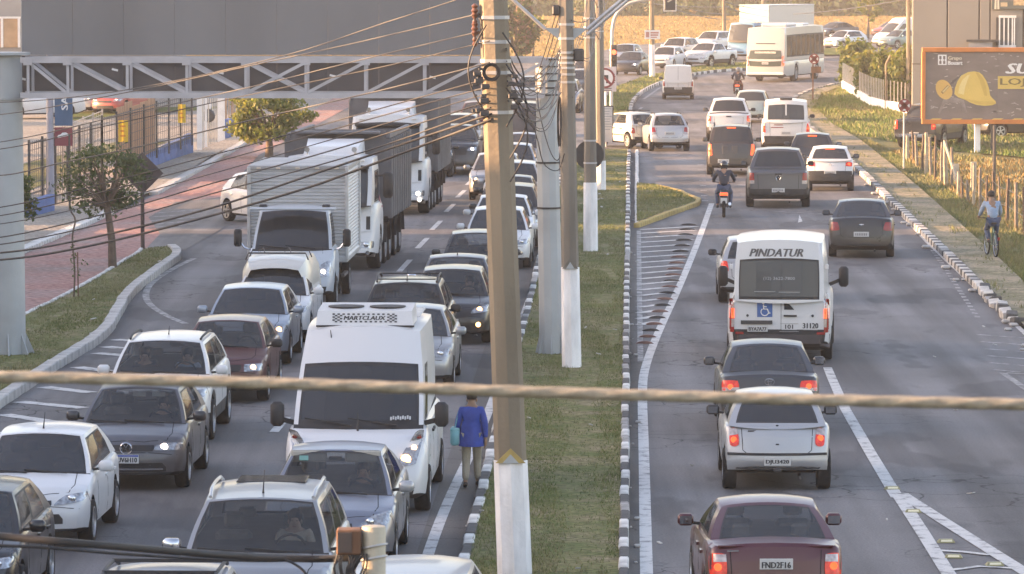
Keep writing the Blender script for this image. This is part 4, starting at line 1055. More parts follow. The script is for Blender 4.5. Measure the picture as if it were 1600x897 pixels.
flat(muff, 'ear_muff_picture', mat('muff_orange', (.62, .38, .11), .6, 0, .07, 1.2), -.028)
flat([(1470, 144), (1480, 133), (1484, 135), (1473, 147)], 'muff_band_picture', mat('print_brown', (.3, .17, .06), .6, 0, 0), -.033)
flat([(1472, 143), (1481, 134), (1483, 135), (1474, 145)], 'muff_stripe_picture', mat('print_cream', (.6, .45, .2), .6, 0, 0), -.038)
flat([(1483, 133), (1488, 126), (1503, 116), (1490, 130)], 'arm_picture', mat('print_dark', (.10, .085, .08), .6, 0, 0), -.026)
flat([(1474, 155), (1490, 152), (1506, 156), (1511, 176), (1508, 176), (1500, 160), (1478, 161), (1468, 178), (1466, 176)], 'goggle_picture', mat('print_grey', (.24, .2, .18), .6, 0, .3, 4), -.025)
M_PL = mat('print_pale', (.62, .55, .42), .6, 0, .05, 3)
flat([(1465.5, 85.5), (1479, 85.5), (1479, 101.5), (1465.5, 101.5)], 'logo_block', M_LWHT, -.027)
for u in (1467.5, 1473.5):
    flat([(u, 87.5), (u+3.5, 87.5), (u+3.5, 92.5), (u+2.3, 92.5), (u+2.3, 95), (u+3.5, 95), (u+3.5, 100), (u, 100), (u, 95), (u+1.2, 95), (u+1.2, 92.5), (u, 92.5)], 'logo_mark', M_BRD, -.032)
def ptext(s, px, py, hpx, wpx, m, nm='lettering', bold=.0, shear=0.0, y=-.03):
    o = L_(px, py, y); text_mb(s, hpx/39.47, o, (1, 0, 0), (0, 0, 1), wpx/39.47, bold, shear).build(nm, m, bb)
ptext('Grupo', 1492, 91.5, 7.6, 21, M_PL, bold=.008); ptext('Bouart', 1492.5, 98.2, 6.2, 22, M_LWHT, bold=.014)
ptext('SUA', 1601, 107, 16, 58, M_LWHT, bold=.035, shear=.25)
flat([(1559, 119), (1680, 119), (1680, 139), (1559, 139)], 'yellow_label', mat('label_yellow', (.62, .44, .12), .6, 0, .05, 3), -.026)
ptext('LOJA', 1592, 129, 13.5, 58, mat('print_olive', (.19, .14, .05), .6, 0, 0), bold=.014, y=-.032)
for k in range(12):
    x = 1446 + k*32; flat([(x, 190), (x+11, 185), (x+26, 185), (x+16, 190)], 'stripe', M_HAT, -.026)
mb = MB(); random.seed(3)
for k in range(80):
    o = L_(random.uniform(1452, 1600), random.uniform(82, 182)); s = random.uniform(.02, .1)
    mb.obox((o.x, -.0235, o.z), (s, 0, random.uniform(-.03, .03)), (0, .001, 0), (-.006, 0, random.uniform(.008, .02)))
mb.build('paper_scuff', mat('scuff', (.42, .37, .33), .8, 0, .2, 6), bb)['kind'] = 'stuff'
mb = MB(); mb.box(.0, W_, .1, .13, z0_, z1_).build('backing', M_BROWN, bb)
for px, w_, m_, yb_ in ((1528, .22, M_LIME, 253), (1553, .2, M_DARK, 253), (1660, .22, M_LIME, 253), (1740, .22, M_LIME, 253)):
    x = L_(px, 200).x; MB().box(x-w_/2, x+w_/2, .14, .14+w_, 0, z1_-.2).build('support_post', m_, bb)
# ---- grey building on the right
YW = 228.0
x0, x1 = V(1425, 40, YW).x, V(1740, 40, YW).x
gb = empty('grey_building', (x0, YW, 0), 0, 'large grey panelled building behind the billboard', 'building')
M_GW = mat('wall_grey_panel', (.235, .215, .19), .75, 0, .08, .5); M_SEAM = mat('seam_dark', (.08, .07, .06), .8, 0, 0)
MB().box(.05, x1-x0, .12, 34, -.02, 8.9).build('wall', M_SEAM, gb)
ed = [1425, 1480, 1529.5, 1546.5, 1598, 1650, 1700, 1740]; ex = [V(p, 40, YW).x - x0 for p in ed]
for p, q in zip(ex, ex[1:]):
    MB().rbox(p + .03, q - .03, 0, .14, 2.6, 9, .02).build('wall_panel', M_GW, gb)
    MB().rbox(p + .03, q - .03, 0, .14, 0, 2.57, .02).build('wall_panel', M_GW, gb)
for k in range(5): MB().rbox(-.02, .13, 1 + k*6.6, 7.5 + k*6.6, 0, 9, .02).build('wall_panel', M_GW, gb)
MB().box(-.3, x1-x0+.3, -.2, 34.2, 9.02, 9.3).build('roof', M_DARK, gb); gb.rotation_euler.z = -.1
BL = lambda px, py: V(px, py, YW) - Vector((x0, YW, 0))
a, c = BL(1560, 71), BL(1585, 27); wdw = MB().box(a.x, c.x, -.06, -.003, a.z, c.z).build('window', mat('window_glass_grey', (.10, .115, .12), .08, 0, .25, 1.5), gb)
for f in (0, .28, .55, .8, .93): MB().box(a.x+(c.x-a.x)*f, a.x+(c.x-a.x)*f+.06, -.1, -.062, a.z, c.z).build('frame_bar', M_WHITEP, wdw)
MB().box(a.x-.02, c.x+.06, -.12, -.062, c.z-.02, c.z+.1).box(a.x-.02, c.x+.06, -.14, -.062, a.z-.1, a.z+.02).build('sill', M_WHITEP, wdw)
MB().box(a.x-.14, a.x-.03, -.05, -.003, a.z, c.z).build('shutter', M_DARK, wdw)
a, c = BL(1513, 76), BL(1550, 61.5); ac = MB().box(a.x, c.x, -.6, -.003, a.z-.5, c.z-.1).build('canopy_box', mat('canopy_grey', (.25, .25, .27), .5, 0, .1, 2), gb)
MB().box(a.x-.1, c.x+.25, -.7, 0, c.z-.1, c.z).build('canopy_top', M_DARK, ac)
a, c = BL(1549, 14), BL(1700, -40); sb = MB().box(a.x, c.x, -.12, -.003, a.z, c.z).build('sign_band', mat('sign_green', (.10, .115, .105), .6, 0, .1, 1), gb)
q = BL(1557, 5); mb = MB()
for d in (-1, 1): mb.prism([(q.x+d*.07-.05, q.z-.28), (q.x+d*.07+.05, q.z-.28), (q.x+d*.05+.03, q.z+.5), (q.x+d*.05-.03, q.z+.5)], -.13, -.122, 'xz')
mb.build('figure_symbol', M_PL, sb)
q = BL(1568, 7); MB().box(q.x-.16, q.x+.16, -.13, -.122, q.z-.09, q.z+.1).build('small_panel', mat('panel_tan', (.45, .35, .22), .6, 0, .1, 6), sb)
q = BL(1592, 3); MB().box(q.x-.28, q.x+.5, -.13, -.122, q.z-.16, q.z+.4).build('small_panel', mat('panel_tan2', (.5, .36, .2), .6, 0, .3, 9), sb)

# ---- rustic fence of wooden stakes on the right
wf = empty('stake_fence', G(1500, 300), 0, 'rustic fence of uneven wooden stakes along the right verge', 'fence')
MW = [mat('stake_dark', (.115, .085, .065), .9, 0, .3, 6, .5), mat('stake_grey', (.20, .165, .13), .9, 0, .3, 6, .5), mat('stake_pale', (.36, .30, .22), .9, 0, .3, 6, .5)]
wo = Vector(wf.location); random.seed(9); tops = []
for (px, yb_, yt_, k, w_) in ((1418, 250, 212, 2, 6), (1427, 256, 204, 0, 4), (1433, 262, 211, 1, 5), (1441, 270, 210, 0, 4), (1447, 273, 207, 2, 6), (1455, 277, 214, 1, 5), (1461, 281, 212, 0, 4), (1471, 286, 222, 1, 5), (1478, 290, 219, 2, 7), (1487, 293, 230, 1, 5), (1497, 304, 268, 2, 5), (1503, 312, 275, 0, 4), (1513, 318, 281, 1, 5), (1521, 322, 255, 2, 5), (1532, 328, 262, 1, 5), (1543, 334, 274, 0, 4), (1553, 331, 268, 0, 6), (1562, 340, 276, 1, 4), (1574, 349, 279, 0, 6), (1588, 358, 285, 1, 6), (1602, 368, 292, 0, 6), (1616, 378, 300, 1, 6), (1632, 390, 308, 0, 6)):
    b = G(px, yb_); t = V(px + random.uniform(-2.5, 2.5), yt_, b.y); r_ = w_ / 2 / (7500 / b.y)
    MB().tube([b - wo, (b + t) / 2 - wo + Vector((random.uniform(-.02, .02), 0, 0)), t - wo], [r_*1.1, r_, r_*.85], 7).build('stake', MW[k], wf, 50); tops.append((b + (t - b) * .75) - wo)
MB().tube([G(1500, 297) - wo, V(1476, 222, G(1480, 290).y) - wo], .05, 7).build('stake', MW[2], wf)
MB().tube(tops, .008, 5).build('wire', M_DARK, wf); MB().tube([p - Vector((0, 0, .5)) for p in tops], .008, 5).build('wire', M_DARK, wf)
b = G(1553, 331); root = empty('dark_post', b, 0, 'tall dark slim post beside the cyclist', 'post'); MB().lathe([(.05, 0), (.045, V(1553, 196, b.y).z), (0, V(1553, 196, b.y).z)], 8).build('shaft', M_DARK, root)
for px, yb_, yt_, lb in ((1521, 300, 253, 'short pale post behind the stakes'), (1494, 283, 256, 'short pale post right of the leaning stake')):
    b = G(px, yb_); root = empty('pale_post', b, 0, lb, 'post'); h = V(px, yt_, b.y).z
    MB().box(-.09, .09, -.09, .09, 0, h).build('shaft', mat('post_pale_wood', (.42, .37, .29), .9, 0, .2, 4), root)

# ---- trees and plants
def leaves(P, size, up=.5):
    n = len(P); a = rng.normal(size=(n, 3)); a /= np.linalg.norm(a, axis=1)[:, None]
    b = rng.normal(size=(n, 3)); b[:, 2] *= up; b -= a * (a*b).sum(1)[:, None]; b /= np.linalg.norm(b, axis=1)[:, None]
    s = size * (.6 + .8*rng.random(n))[:, None]
    v = np.stack([P - a*s, P + b*s*.55, P + a*s, P - b*s*.55], 1).reshape(-1, 3)
    return v, np.arange(4*n).reshape(-1, 4)
def leaf_obj(name, P, size, mats, parent=None):
    v, f = leaves(P, size); n = len(f)
    me = bpy.data.meshes.new(name); me.vertices.add(4*n); me.vertices.foreach_set('co', v.ravel())
    me.loops.add(4*n); me.loops.foreach_set('vertex_index', f.ravel()); me.polygons.add(n)
    me.polygons.foreach_set('loop_start', np.arange(n)*4); me.polygons.foreach_set('loop_total', np.full(n, 4))
    for m in mats: me.materials.append(m)
    me.polygons.foreach_set('material_index', rng.integers(0, len(mats), n).astype(np.int32)); me.update()
    o = bpy.data.objects.new(name, me); COL.objects.link(o); o.parent = parent
    return o
def leafmat(name, c):
    if name in MATS: return MATS[name]
    m, N, L, b = new_mat(name)
    b.inputs['Base Color'].default_value = (*c, 1); b.inputs['Roughness'].default_value = .6; b.inputs['Specular IOR Level'].default_value = .3
    t = N.new('ShaderNodeBsdfTranslucent'); t.inputs[0].default_value = (c[0]*1.5, c[1]*1.6, c[2], 1)
    x = N.new('ShaderNodeMixShader'); x.inputs[0].default_value = .35; L.new(b.outputs[0], x.inputs[1]); L.new(t.outputs[0], x.inputs[2]); L.new(x.outputs[0], N['Material Output'].inputs[0])
    MATS[name] = m; return m
LG = [leafmat('leaf_a', (.07, .10, .028)), leafmat('leaf_b', (.10, .13, .035)), leafmat('leaf_c', (.05, .075, .025))]
LY = [leafmat('leaf_y', (.16, .17, .04)), leafmat('leaf_y2', (.11, .14, .035)), leafmat('leaf_y3', (.20, .19, .06))]
LD = [leafmat('leaf_d', (.075, .10, .045)), leafmat('leaf_d2', (.10, .12, .055)), leafmat('leaf_d3', (.06, .08, .04))]
M_BARK = mat('bark', (.13, .095, .07), .95, 0, .3, 5, .6)
def tree(label, base, h, cz, rx, rz, n, leaf, mats, trunk=.09, seed=1, clumps=16, group=None, name='tree', lean=0):
    random.seed(seed); root = empty(name, base, 0, label, 'tree', group)
    fork = Vector((lean*.5, 0, max(.4, cz - rz*.75))); mb = MB()
    mb.tube([(0, 0, -.05), (lean*.2+.03, .02, fork.z*.5), fork], [trunk*1.25, trunk, trunk*.8], 8); tips = []
    for k in range(clumps):
        a = random.uniform(0, 2*PI); rr = random.uniform(.25, .95)**.6; zz = random.uniform(-.85, .95)
        sh_ = math.sqrt(max(.08, 1 - zz*zz*.85)); t = Vector((lean + rx*rr*sh_*math.cos(a), rx*rr*sh_*math.sin(a), cz + rz*zz)); tips.append(t)
        mid = fork + (t - fork)*.5 + Vector((random.uniform(-.1, .1), random.uniform(-.1, .1), .1))*rx*.6
        mb.tube([fork, mid, t], [trunk*.45, trunk*.25, trunk*.1], 5)
    mb.build('trunk', M_BARK, root, 60)
    per = n // clumps; Ps = []
    for t in tips:
        q = rng.normal(size=(per, 3)); q /= np.linalg.norm(q, axis=1)[:, None]; q *= (rng.random(per)**.45)[:, None]
        s = random.uniform(.75, 1.3); Ps.append(np.array(t) + q*np.array([rx*.36*s, rx*.36*s, rz*.33*s]))
    leaf_obj('crown', np.concatenate(Ps), leaf, mats, root)
    return root
def tree_px(label, bx, by, cx_, cy_, rxp, ryp, n, leaf, mats, **k):
    b = G(bx, by); s = b.y/7500; c = V(cx_, cy_, b.y)
    return tree(label, b, 0, c.z, rxp*s, ryp*s, n, leaf, mats, lean=c.x - b.x, **k)
tree_px('young street tree with thin crown on the left grass island', 176, 425, 160, 285, 68, 52, 2700, .06, LD, trunk=.095, seed=4, clumps=30)
tree_px('sunlit leafy tree on the red path behind the box lorry', 420, 247, 420, 183, 66, 38, 5200, .095, LY, trunk=.14, seed=8, clumps=26)
tree_px('dark leafy shrub tree half hidden by the left gantry column', 28, 420, 12, 305, 42, 60, 2200, .065, LG, trunk=.05, seed=5, clumps=14)
tree_px('bushy tree with pinkish tips right of the near pole top', 806, 99, 802, 45, 36, 40, 2300, .22, LD + [leafmat('leaf_pink', (.2, .12, .1))], trunk=.16, seed=12, clumps=20)
tree_px('small sparse yellowish tree in the golden field', 832, 90, 834, 45, 22, 20, 330, .2, LY, trunk=.09, seed=13, clumps=11)
tree_px('slim young tree in front of the field near the grey building', 1356, 60, 1357, 12, 20, 19, 420, .2, LY, trunk=.11, seed=15, clumps=11)
tree_px('climbing plant with pale leaves at the wall foot right of the billboard top', 1597, 175, 1597, 62, 9, 18, 160, .11, LY, trunk=.04, seed=19, clumps=6)
b = G(115, 472); root = empty('sapling', b, 0, 'thin leafless sapling tied to a stake on the left grass island', 'sapling')
h = V(116, 330, b.y).z; MB().tube(spline([Vector((0, 0, 0)), Vector((.03, 0, h*.35)), Vector((-.02, 0, h*.7)), Vector((.05, 0, h*.9)), Vector((-.05, 0, h))], 4), [.022]*17, 6).build('stem', M_BARK, root)
MB().tube([(.11, 0, 0), (.1, 0, h*.55)], .016, 6).build('stake', M_RUST, root)
q = rng.normal(size=(46, 3))*np.array([.12, .1, .35]) + np.array([.06, 0, h*.5]); leaf_obj('leaves', q, .045, LG, root)
# dead bush at the far end of the left pavement, hedge of bamboo and its low wall on the right
for i, (px, py, hh, n, w_, lb) in enumerate(((1330, 137, 74, 3200, 21, 'leftmost bamboo clump above the low white wall'), (1358, 155, 76, 3000, 21, 'second bamboo clump from the left above the white wall'), (1384, 166, 84, 3000, 20, 'bamboo clump behind the tall thin concrete post'), (1408, 172, 98, 3200, 20, 'tall bamboo clump against the corner of the grey building'))):
    b = G(px, py) + Vector((.3, .7, 0)); s = b.y/7500; H = hh*s; root = empty('bamboo', b, 0, lb, 'plant', 'bamboo clumps of the right hedge'); mb = MB(); pts = []
    random.seed(30+i)
    for k in range(26):
        x = random.uniform(-w_, w_)*s; y = random.uniform(-.6, .8); bend = random.uniform(-.5, .5); hk = H*random.uniform(.7, 1.02)
        c = [Vector((x + bend*(t**2)*.6, y, hk*t)) for t in np.linspace(0, 1, 6)]; mb.tube(c, .022, 5, 0)
        for t in rng.random(n//26)**.9: pts.append((x + bend*t*t*.6 + random.gauss(0, .16), y + random.gauss(0, .16), hk*(.12+.88*t) + random.gauss(0, .1)))
    mb.build('canes', mat('bamboo_cane', (.22, .20, .08), .7, 0, .2, 3), root); leaf_obj('foliage', np.array(pts), .17, LY + LG[:2], root)
wl = [(1317, 139), (1330, 147), (1345, 157), (1362, 166), (1380, 171), (1420, 178)]
root = empty('hedge_wall', G(1345, 157), 0, 'low white wall with pickets at the foot of the bamboo hedge', 'wall'); o0 = Vector(root.location)
for p, q in zip(wl, wl[1:]):
    a, b = G(*p) - o0, G(*q) - o0; n = 3
    for k in range(n):
        u, v = a + (b-a)*(k/n), a + (b-a)*((k+1)/n - .01); MB().bar(u + Vector((0, 0, .22)), v + Vector((0, 0, .22)), .14, .5).build('wall_block', M_LIME, root)
    for k in range(7):
        u = a + (b-a)*(k/7); MB().box(u.x-.025, u.x+.025, u.y-.02, u.y+.02, .4, 1.5).build('picket', mat('picket_pale', (.5, .47, .42), .8, 0, .15, 4), root)
b = G(1384, 172); root = empty('concrete_post', b, 0, 'thin concrete post with bent top in front of the bamboo', 'post'); h = V(1384, 97, b.y).z
MB().tube([(0, 0, 0), (0, 0, h-.1), (.22, 0, h+.35)], .055, 8).build('shaft', M_CONC, root)
# far wood behind the field
P = np.column_stack([rng.uniform(-150, 170, 26000), rng.uniform(566, 600, 26000), rng.random(26000)**.8*15])
P[:, 2] *= .75 + .3*np.sin(P[:, 0]*.11) + .15*np.sin(P[:, 0]*.37)
leaf_obj('far_wood', P, 1.0, LD)['kind'] = 'stuff'
P = np.column_stack([rng.uniform(-150, 170, 5000), rng.uniform(561, 566, 5000), rng.random(5000)**1.5*2.0]); leaf_obj('far_scrub', P, .5, LD)['kind'] = 'stuff'
mb = MB(); nx = 40
hv = [(-320 + 700*i/nx, 640 + 420*j/6, (22 + 8*math.sin(i*.7) + 6*math.sin(i*1.9+j))*(j/6)**.8 + (-.1 if j == 0 else 0)) for j in range(7) for i in range(nx+1)]
mb.add(hv, [(j*(nx+1)+i, j*(nx+1)+i+1, (j+1)*(nx+1)+i+1, (j+1)*(nx+1)+i) for j in range(6) for i in range(nx)])
o = mb.build('hill', grassy('hill_woods', [(.04, .055, .025), (.06, .075, .035), (.08, .085, .045), (.05, .06, .03)], .06, .5), smooth=80); o['kind'] = 'structure'
# trees left of the road outside the picture, which break the low sun into bands
for i, (x, y, h, r_) in enumerate(((-31, 157, 6.4, 2.0), (-34, 169.5, 7.6, 2.2), (-30, 181, 5.6, 1.7), (-36, 189, 7.6, 2.0), (-32, 203, 6.0, 2.2), (-40, 222, 8.0, 2.6))):
    tree('broad roadside tree number %s from the warehouse, outside the left edge' % ('one two three four five six seven'.split()[i]), (x, y, 0), 0, h*.62, r_, h*.38, 900, .42, LG, trunk=.2, seed=40+i, clumps=20, group='trees beyond the left picture edge')
# ============================================================ VEHICLES
M_TRIM = mat('black_plastic', (.028, .028, .03), .6, 0, .25, 5, spec=.35)
M_UNDER = mat('underbody', (.016, .016, .017), .9, 0, .2, 4, spec=.1)
M_INT = mat('cabin_interior', (.05, .05, .052), .85, 0, .2, 5, spec=.1)
M_SEAT = mat('seat_cloth', (.13, .125, .12), .9, 0, .2, 8)
M_TYRE = mat('tyre_rubber', (.020, .020, .021), .85, 0, .35, 6, spec=.2)
M_ALLOY = mat('alloy_silver', (.48, .48, .49), .35, .8, .1, 6)
M_HUBD = mat('alloy_dark', (.09, .09, .10), .4, .6, .15, 6)
M_CHROME = mat('chrome', (.62, .63, .65), .15, .95, .05, 5)
M_PLATE = mat('plate_grey', (.50, .50, .49), .5, 0, .06, 8)
M_PLATEW = mat('plate_white', (.66, .66, .65), .5, 0, .05, 8)
M_PBLUE = mat('plate_blue', (.04, .09, .35), .5, 0, 0)
M_HEAD = mat('headlight_lens', (.36, .37, .38), .12, .55, .45, 22, spec=.8)
M_LAMP = mat('lamp_reflector', (.62, .63, .64), .12, .9, .1, 9)
M_LITW = mat('lamp_lit_white', (1, .96, .86), .3, 0, 0, emit=5)
M_LITY = mat('lamp_lit_yellow', (1, .58, .18), .3, 0, 0, emit=3.2)
M_LITD = mat('lamp_lit_dim', (1, .72, .38), .3, 0, 0, emit=1.3)
M_TAIL = mat('tail_red', (.30, .022, .02), .18, 0, .25, 14, spec=.7)
M_TAILL = mat('tail_red_lit', (.55, .035, .02), .2, 0, .35, 16, emit=.16)
M_TAILB = mat('tail_brake_lit', (1, .11, .03), .3, 0, .25, 12, emit=.8)
M_TAILC = mat('tail_clear', (.42, .36, .35), .2, .3, .3, 16)
M_AMBER = mat('amber_lens', (.5, .2, .03), .25, 0, .2, 12)
GL_D = glass_mat('glass_dark', (.060, .065, .071), .10)  # glass base colours here are raised to stand in for reflected sky
GL_M = glass_mat('glass_tinted', (.055, .06, .065), .45)
GL_C = glass_mat('glass_clear', (.042, .047, .05), .78)
PT = {
 'white': paint('paint_white', (.61, .61, .61)), 'cream': paint('paint_cream', (.52, .505, .46)), 'silver': paint('paint_silver', (.31, .315, .325), .55, .3), 'silver_lt': paint('paint_silver_light', (.40, .405, .415), .4, .3),
 'grey': paint('paint_grey', (.095, .095, .105), .4, .3), 'dgrey': paint('paint_dark_grey', (.04, .041, .046), .3, .3), 'black': paint('paint_black', (.010, .010, .012), 0, .26),
 'wine': paint('paint_wine', (.075, .012, .018), .25, .28), 'maroon': paint('paint_maroon', (.085, .022, .022), .2, .32), 'blue_grey': paint('paint_blue_grey', (.20, .215, .26), .55, .28),
 'brown': paint('paint_brown', (.055, .045, .04), .4, .3), 'blue': paint('paint_blue', (.08, .20, .32), .1, .35), 'red': paint('paint_red', (.35, .05, .04), 0, .35), 'green': paint('paint_green', (.06, .15, .11), 0, .35), 'ltblue': paint('paint_light_blue', (.29, .33, .385), .4, .3), 'champ': paint('paint_champagne', (.34, .33, .31), .4, .3)}

def grid_mesh(mb, pts, m=0):
    n, k = len(pts), len(pts[0])
    return mb.add([p for row in pts for p in row], [(i*k+j, i*k+j+1, (i+1)*k+j+1, (i+1)*k+j) for i in range(n-1) for j in range(k-1)], m)
# shared wheel meshes (radius 1, half width .33), outer side towards +X
def _mesh_only(mb, name, mats, smooth):
    o = mb.build(name, mats, None, smooth); me = o.data; bpy.data.objects.remove(o); return me
TYRE = _mesh_only(MB().lathe([(.66, -.30), (.93, -.33), (.985, -.28), (1, -.2), (1, .2), (.985, .28), (.93, .33), (.80, .345), (.66, .30), (.66, -.30)], 28, 'x'), 'wheel', M_TYRE, 50)
def rim_mesh(kind):
    mb = MB(); mb.lathe([(.69, .28), (.69, .325), (.62, .325), (.60, .2)], 24, 'x', m=0); mb.lathe([(.62, .12), (0, .12)], 24, 'x', m=1)
    n = {'alloy': 5, 'multi': 10, 'cap': 7, 'dark': 5}[kind]
    for k in range(n):
        a = 2*PI*k/n; w_ = {'alloy': .12, 'multi': .06, 'cap': .17, 'dark': .12}[kind]
        for d in ((-.09, .09) if kind in ('alloy', 'dark') else (0,)):
            c, s = math.cos(a+d), math.sin(a+d); c0, s0 = math.cos(a), math.sin(a)
            mb.add([(xx, r_*(c if r_ > .3 else c0) - q*w_*.5*s, r_*(s if r_ > .3 else s0) + q*w_*.5*c) for xx in (.16, .27) for r_ in (.12, .64) for q in (-1, 1)], [(4, 5, 7, 6), (0, 4, 6, 2), (1, 3, 7, 5)], 0)
    mb.lathe([(.2, .2), (.17, .28), (0, .29)], 14, 'x', m=0)
    return _mesh_only(mb, 'rim', [M_HUBD if kind == 'dark' else M_ALLOY, M_UNDER], 40)
RIM = {k: rim_mesh(k) for k in ('alloy', 'multi', 'cap', 'dark')}
def steel_rim():
    mb = MB().lathe([(.69, .28), (.69, .33), (.60, .33), (.55, .1), (.36, .1), (.30, .30), (0, .32)], 22, 'x')
    for k in range(10): a = 2*PI*k/10; mb.rbox(.1, .2, .45*math.cos(a)-.05, .45*math.cos(a)+.05, .45*math.sin(a)-.05, .45*math.sin(a)+.05, .02)
    return _mesh_only(mb, 'rim', mat('truck_rim', (.30, .30, .30), .5, .4, .2, 5), 40)
RIM['steel'] = steel_rim()
def wheel(root, x, y, r, side, rim='alloy', width=1.0, inner=False):
    o = bpy.data.objects.new('wheel', TYRE); COL.objects.link(o); o.parent = root
    o.location = (x, y, r); o.scale = (r*width, r, r); o.rotation_euler = (random.random()*3, 0, 0 if side > 0 else PI)
    q = bpy.data.objects.new('rim', RIM[rim]); COL.objects.link(q); q.parent = o
    return o

class Car: pass
def ss(a, b, x): t = np.clip((x-a)/(b-a), 0, 1); return t*t*(3-2*t)
def car(name, label, cat, p, color, group=None, glass=None, parts=True):
    D = dict(L=4.0, W=1.72, H=1.5, fo=.8, WB=2.5, r=.31, clear=.2, lean_f=.16, lean_r=.10, pf=.2, pr=.1, rw=.70, crown=.05, bw=.93,
             panes=[(.05, .40), (.43, .80)], sv=(.06, .90), wv=(.05, .97), rv=(.10, .90), rt=.86, wt=.93, bumper='paint', clad=False, rim='alloy', interior=True, axles=None, deck=None, rear_glass=True, ws=True, frontcap='paint', roofdrop=.0, archc=.04, bb_rows=2, floor=None, cbulge=.12)
    D.update(p); p = D
    L, W, H = p['L'], p['W'], p['H']; hw = W/2; r = p['r']
    top = p['top']; td = [t[0] for t in top]; tz = [t[1] for t in top]
    zt = lambda d: float(np.interp(d, td, tz))
    axles = p['axles'] if p['axles'] is not None else [p['fo'], p['fo'] + p['WB']]
    def wf(d):
        e = L - d; f = 1.0
        if d < .7: f -= .12*(1-d/.7)**2
        if d < .12: f -= .05*(1-d/.12)**2
        if e < .6: f -= .06*(1-e/.6)**2
        if e < .08: f -= .04*(1-e/.08)**2
        return hw*f
    Ra = r*1.16
    def zbot(d):
        e = L - d; z = p['clear'] + (.06*(1-d/.5) if d < .5 else 0) + (.14*(1-e/.5) if e < .5 else 0)
        for a in axles:
            q = abs(d-a)
            if q < Ra: z = max(z, r + math.sqrt(Ra*Ra - q*q)*.98)
        return z
    ds = {0, .03, .08, .16, .3, .5, L, L-.03, L-.08, L-.16, L-.32, L-.5, p['gh'][0], p['gh'][3]} | {t[0] for t in top}
    for a in axles:
        for k in range(9): ds.add(round(a - Ra*math.cos(PI*k/8), 4))
        ds.add(a - Ra - .004); ds.add(a + Ra + .004)
    x = .7
    while x < L - .4: ds.add(x); x += .45
    ds = sorted(d for d in ds if 0 <= d <= L); dd = [ds[0]]
    for d in ds[1:]:
        if d - dd[-1] > .0035: dd.append(d)
    ds = dd
    def disp(x, d, z):
        e = L - d; y = L/2 - d
        s = max(0, 1-d/.7)**1.5; y -= p['lean_f']*s*np.clip((z-.48)/.5, 0, 1.6)**1.2 + p['pf']*s*(x/hw)**2 + .03*s*np.clip((.4-z)/.2, 0, 1)
        s = max(0, 1-e/.5)**1.5; y += p['lean_r']*s*np.clip((z-.52)/.4, 0, 1.3) + p['pr']*s*(x/hw)**2
        return (x, float(y), z)
    body = MB(); rings = []
    for d in ds:
        w_, zz, zb = wf(d), zt(d), zbot(d); zb = min(zb, zz-.12); cr = p['archc'] if (d > .02 and L-d > .02) else 0; h = zz - zb
        half = [(0, zb), (.84*w_, zb), (.97*w_, zb+min(.07, h*.1)), (1.0*w_, zb+.34*h), (1.0*w_, zb+.62*h), (.985*w_, zz-.16*h), (.955*w_, zz-.05*h), (.90*w_, zz), (.45*w_, zz+cr*.75), (0, zz+cr)]
        full = half + [(-a, b) for a, b in half[8:0:-1]]
        rings.append([len(body.v) + i for i in range(18)])
        body.v.extend(disp(a, d, b) for a, b in full)
    g0, g3 = p['gh'][0], p['gh'][3]
    deck = p['deck']
    for i in range(len(ds)-1):
        dm = (ds[i]+ds[i+1])/2
        for k in range(18):
            a, b = rings[i], rings[i+1]; body.f.append((a[k], a[(k+1) % 18], b[(k+1) % 18], b[k]))
            kk = k if k < 9 else 17-k; m = 0
            if kk <= 1: m = 1
            elif kk == 2 and p['clad']: m = 1
            elif kk >= 7 and g0 + .05 < dm < g3 - .03: m = 2
            elif kk >= 7 and deck and deck[0] < dm < deck[1]: m = 1
            body.m.append(m)
    for ring, d, kind in ((rings[0], ds[0], 'f'), (rings[-1], ds[-1], 'r')):
        rows = []
        for i in range(1, 8):
            rt_, lt_ = ring[i], ring[18-i]
            if i == 7: rows.append([ring[11], ring[10], ring[9], ring[8], ring[7]]); continue
            xr, zr = body.v[rt_][0], body.v[rt_][2]; row = [lt_]
            for f in (-.5, 0, .5): row.append(len(body.v)); body.v.append(disp(xr*f, d, zr))
            rows.append(row + [rt_])
        for i in range(6):
            for j in range(4):
                body.f.append((rows[i][j], rows[i][j+1], rows[i+1][j+1], rows[i+1][j]))
                body.m.append(1 if (i == 0 or (p['bumper'] == 'black' and i < p['bb_rows']) or (kind == 'f' and p['frontcap'] == 'black')) else 0)
    # cabin
    Y0, Y1_, Y2_, Y3_ = [L/2 - d for d in p['gh']]; cr = p['crown']
    def S(s, v):
        yb, yr = Y0 + (Y3_-Y0)*s, Y1_ + (Y2_-Y1_)*s; d = L/2 - yb
        zb = zt(d) - .012 - (.0 if 0 < s < 1 else 0); xb = p['bw']*min(wf(d), hw*.985)
        q = (2*s-1); zr = H - cr - .035*q*q - p['roofdrop']*max(0, s-.4)**2; xr_ = p['rw']*hw*(1 - .05*q*q)
        bul = .035*math.sin(PI*v*.9)
        return Vector((xb + (xr_-xb)*v + bul*.8, yb + (yr-yb)*v, zb + (zr-zb)*v))
    glassm = glass or GL_D
    cab = MB(); panes = []
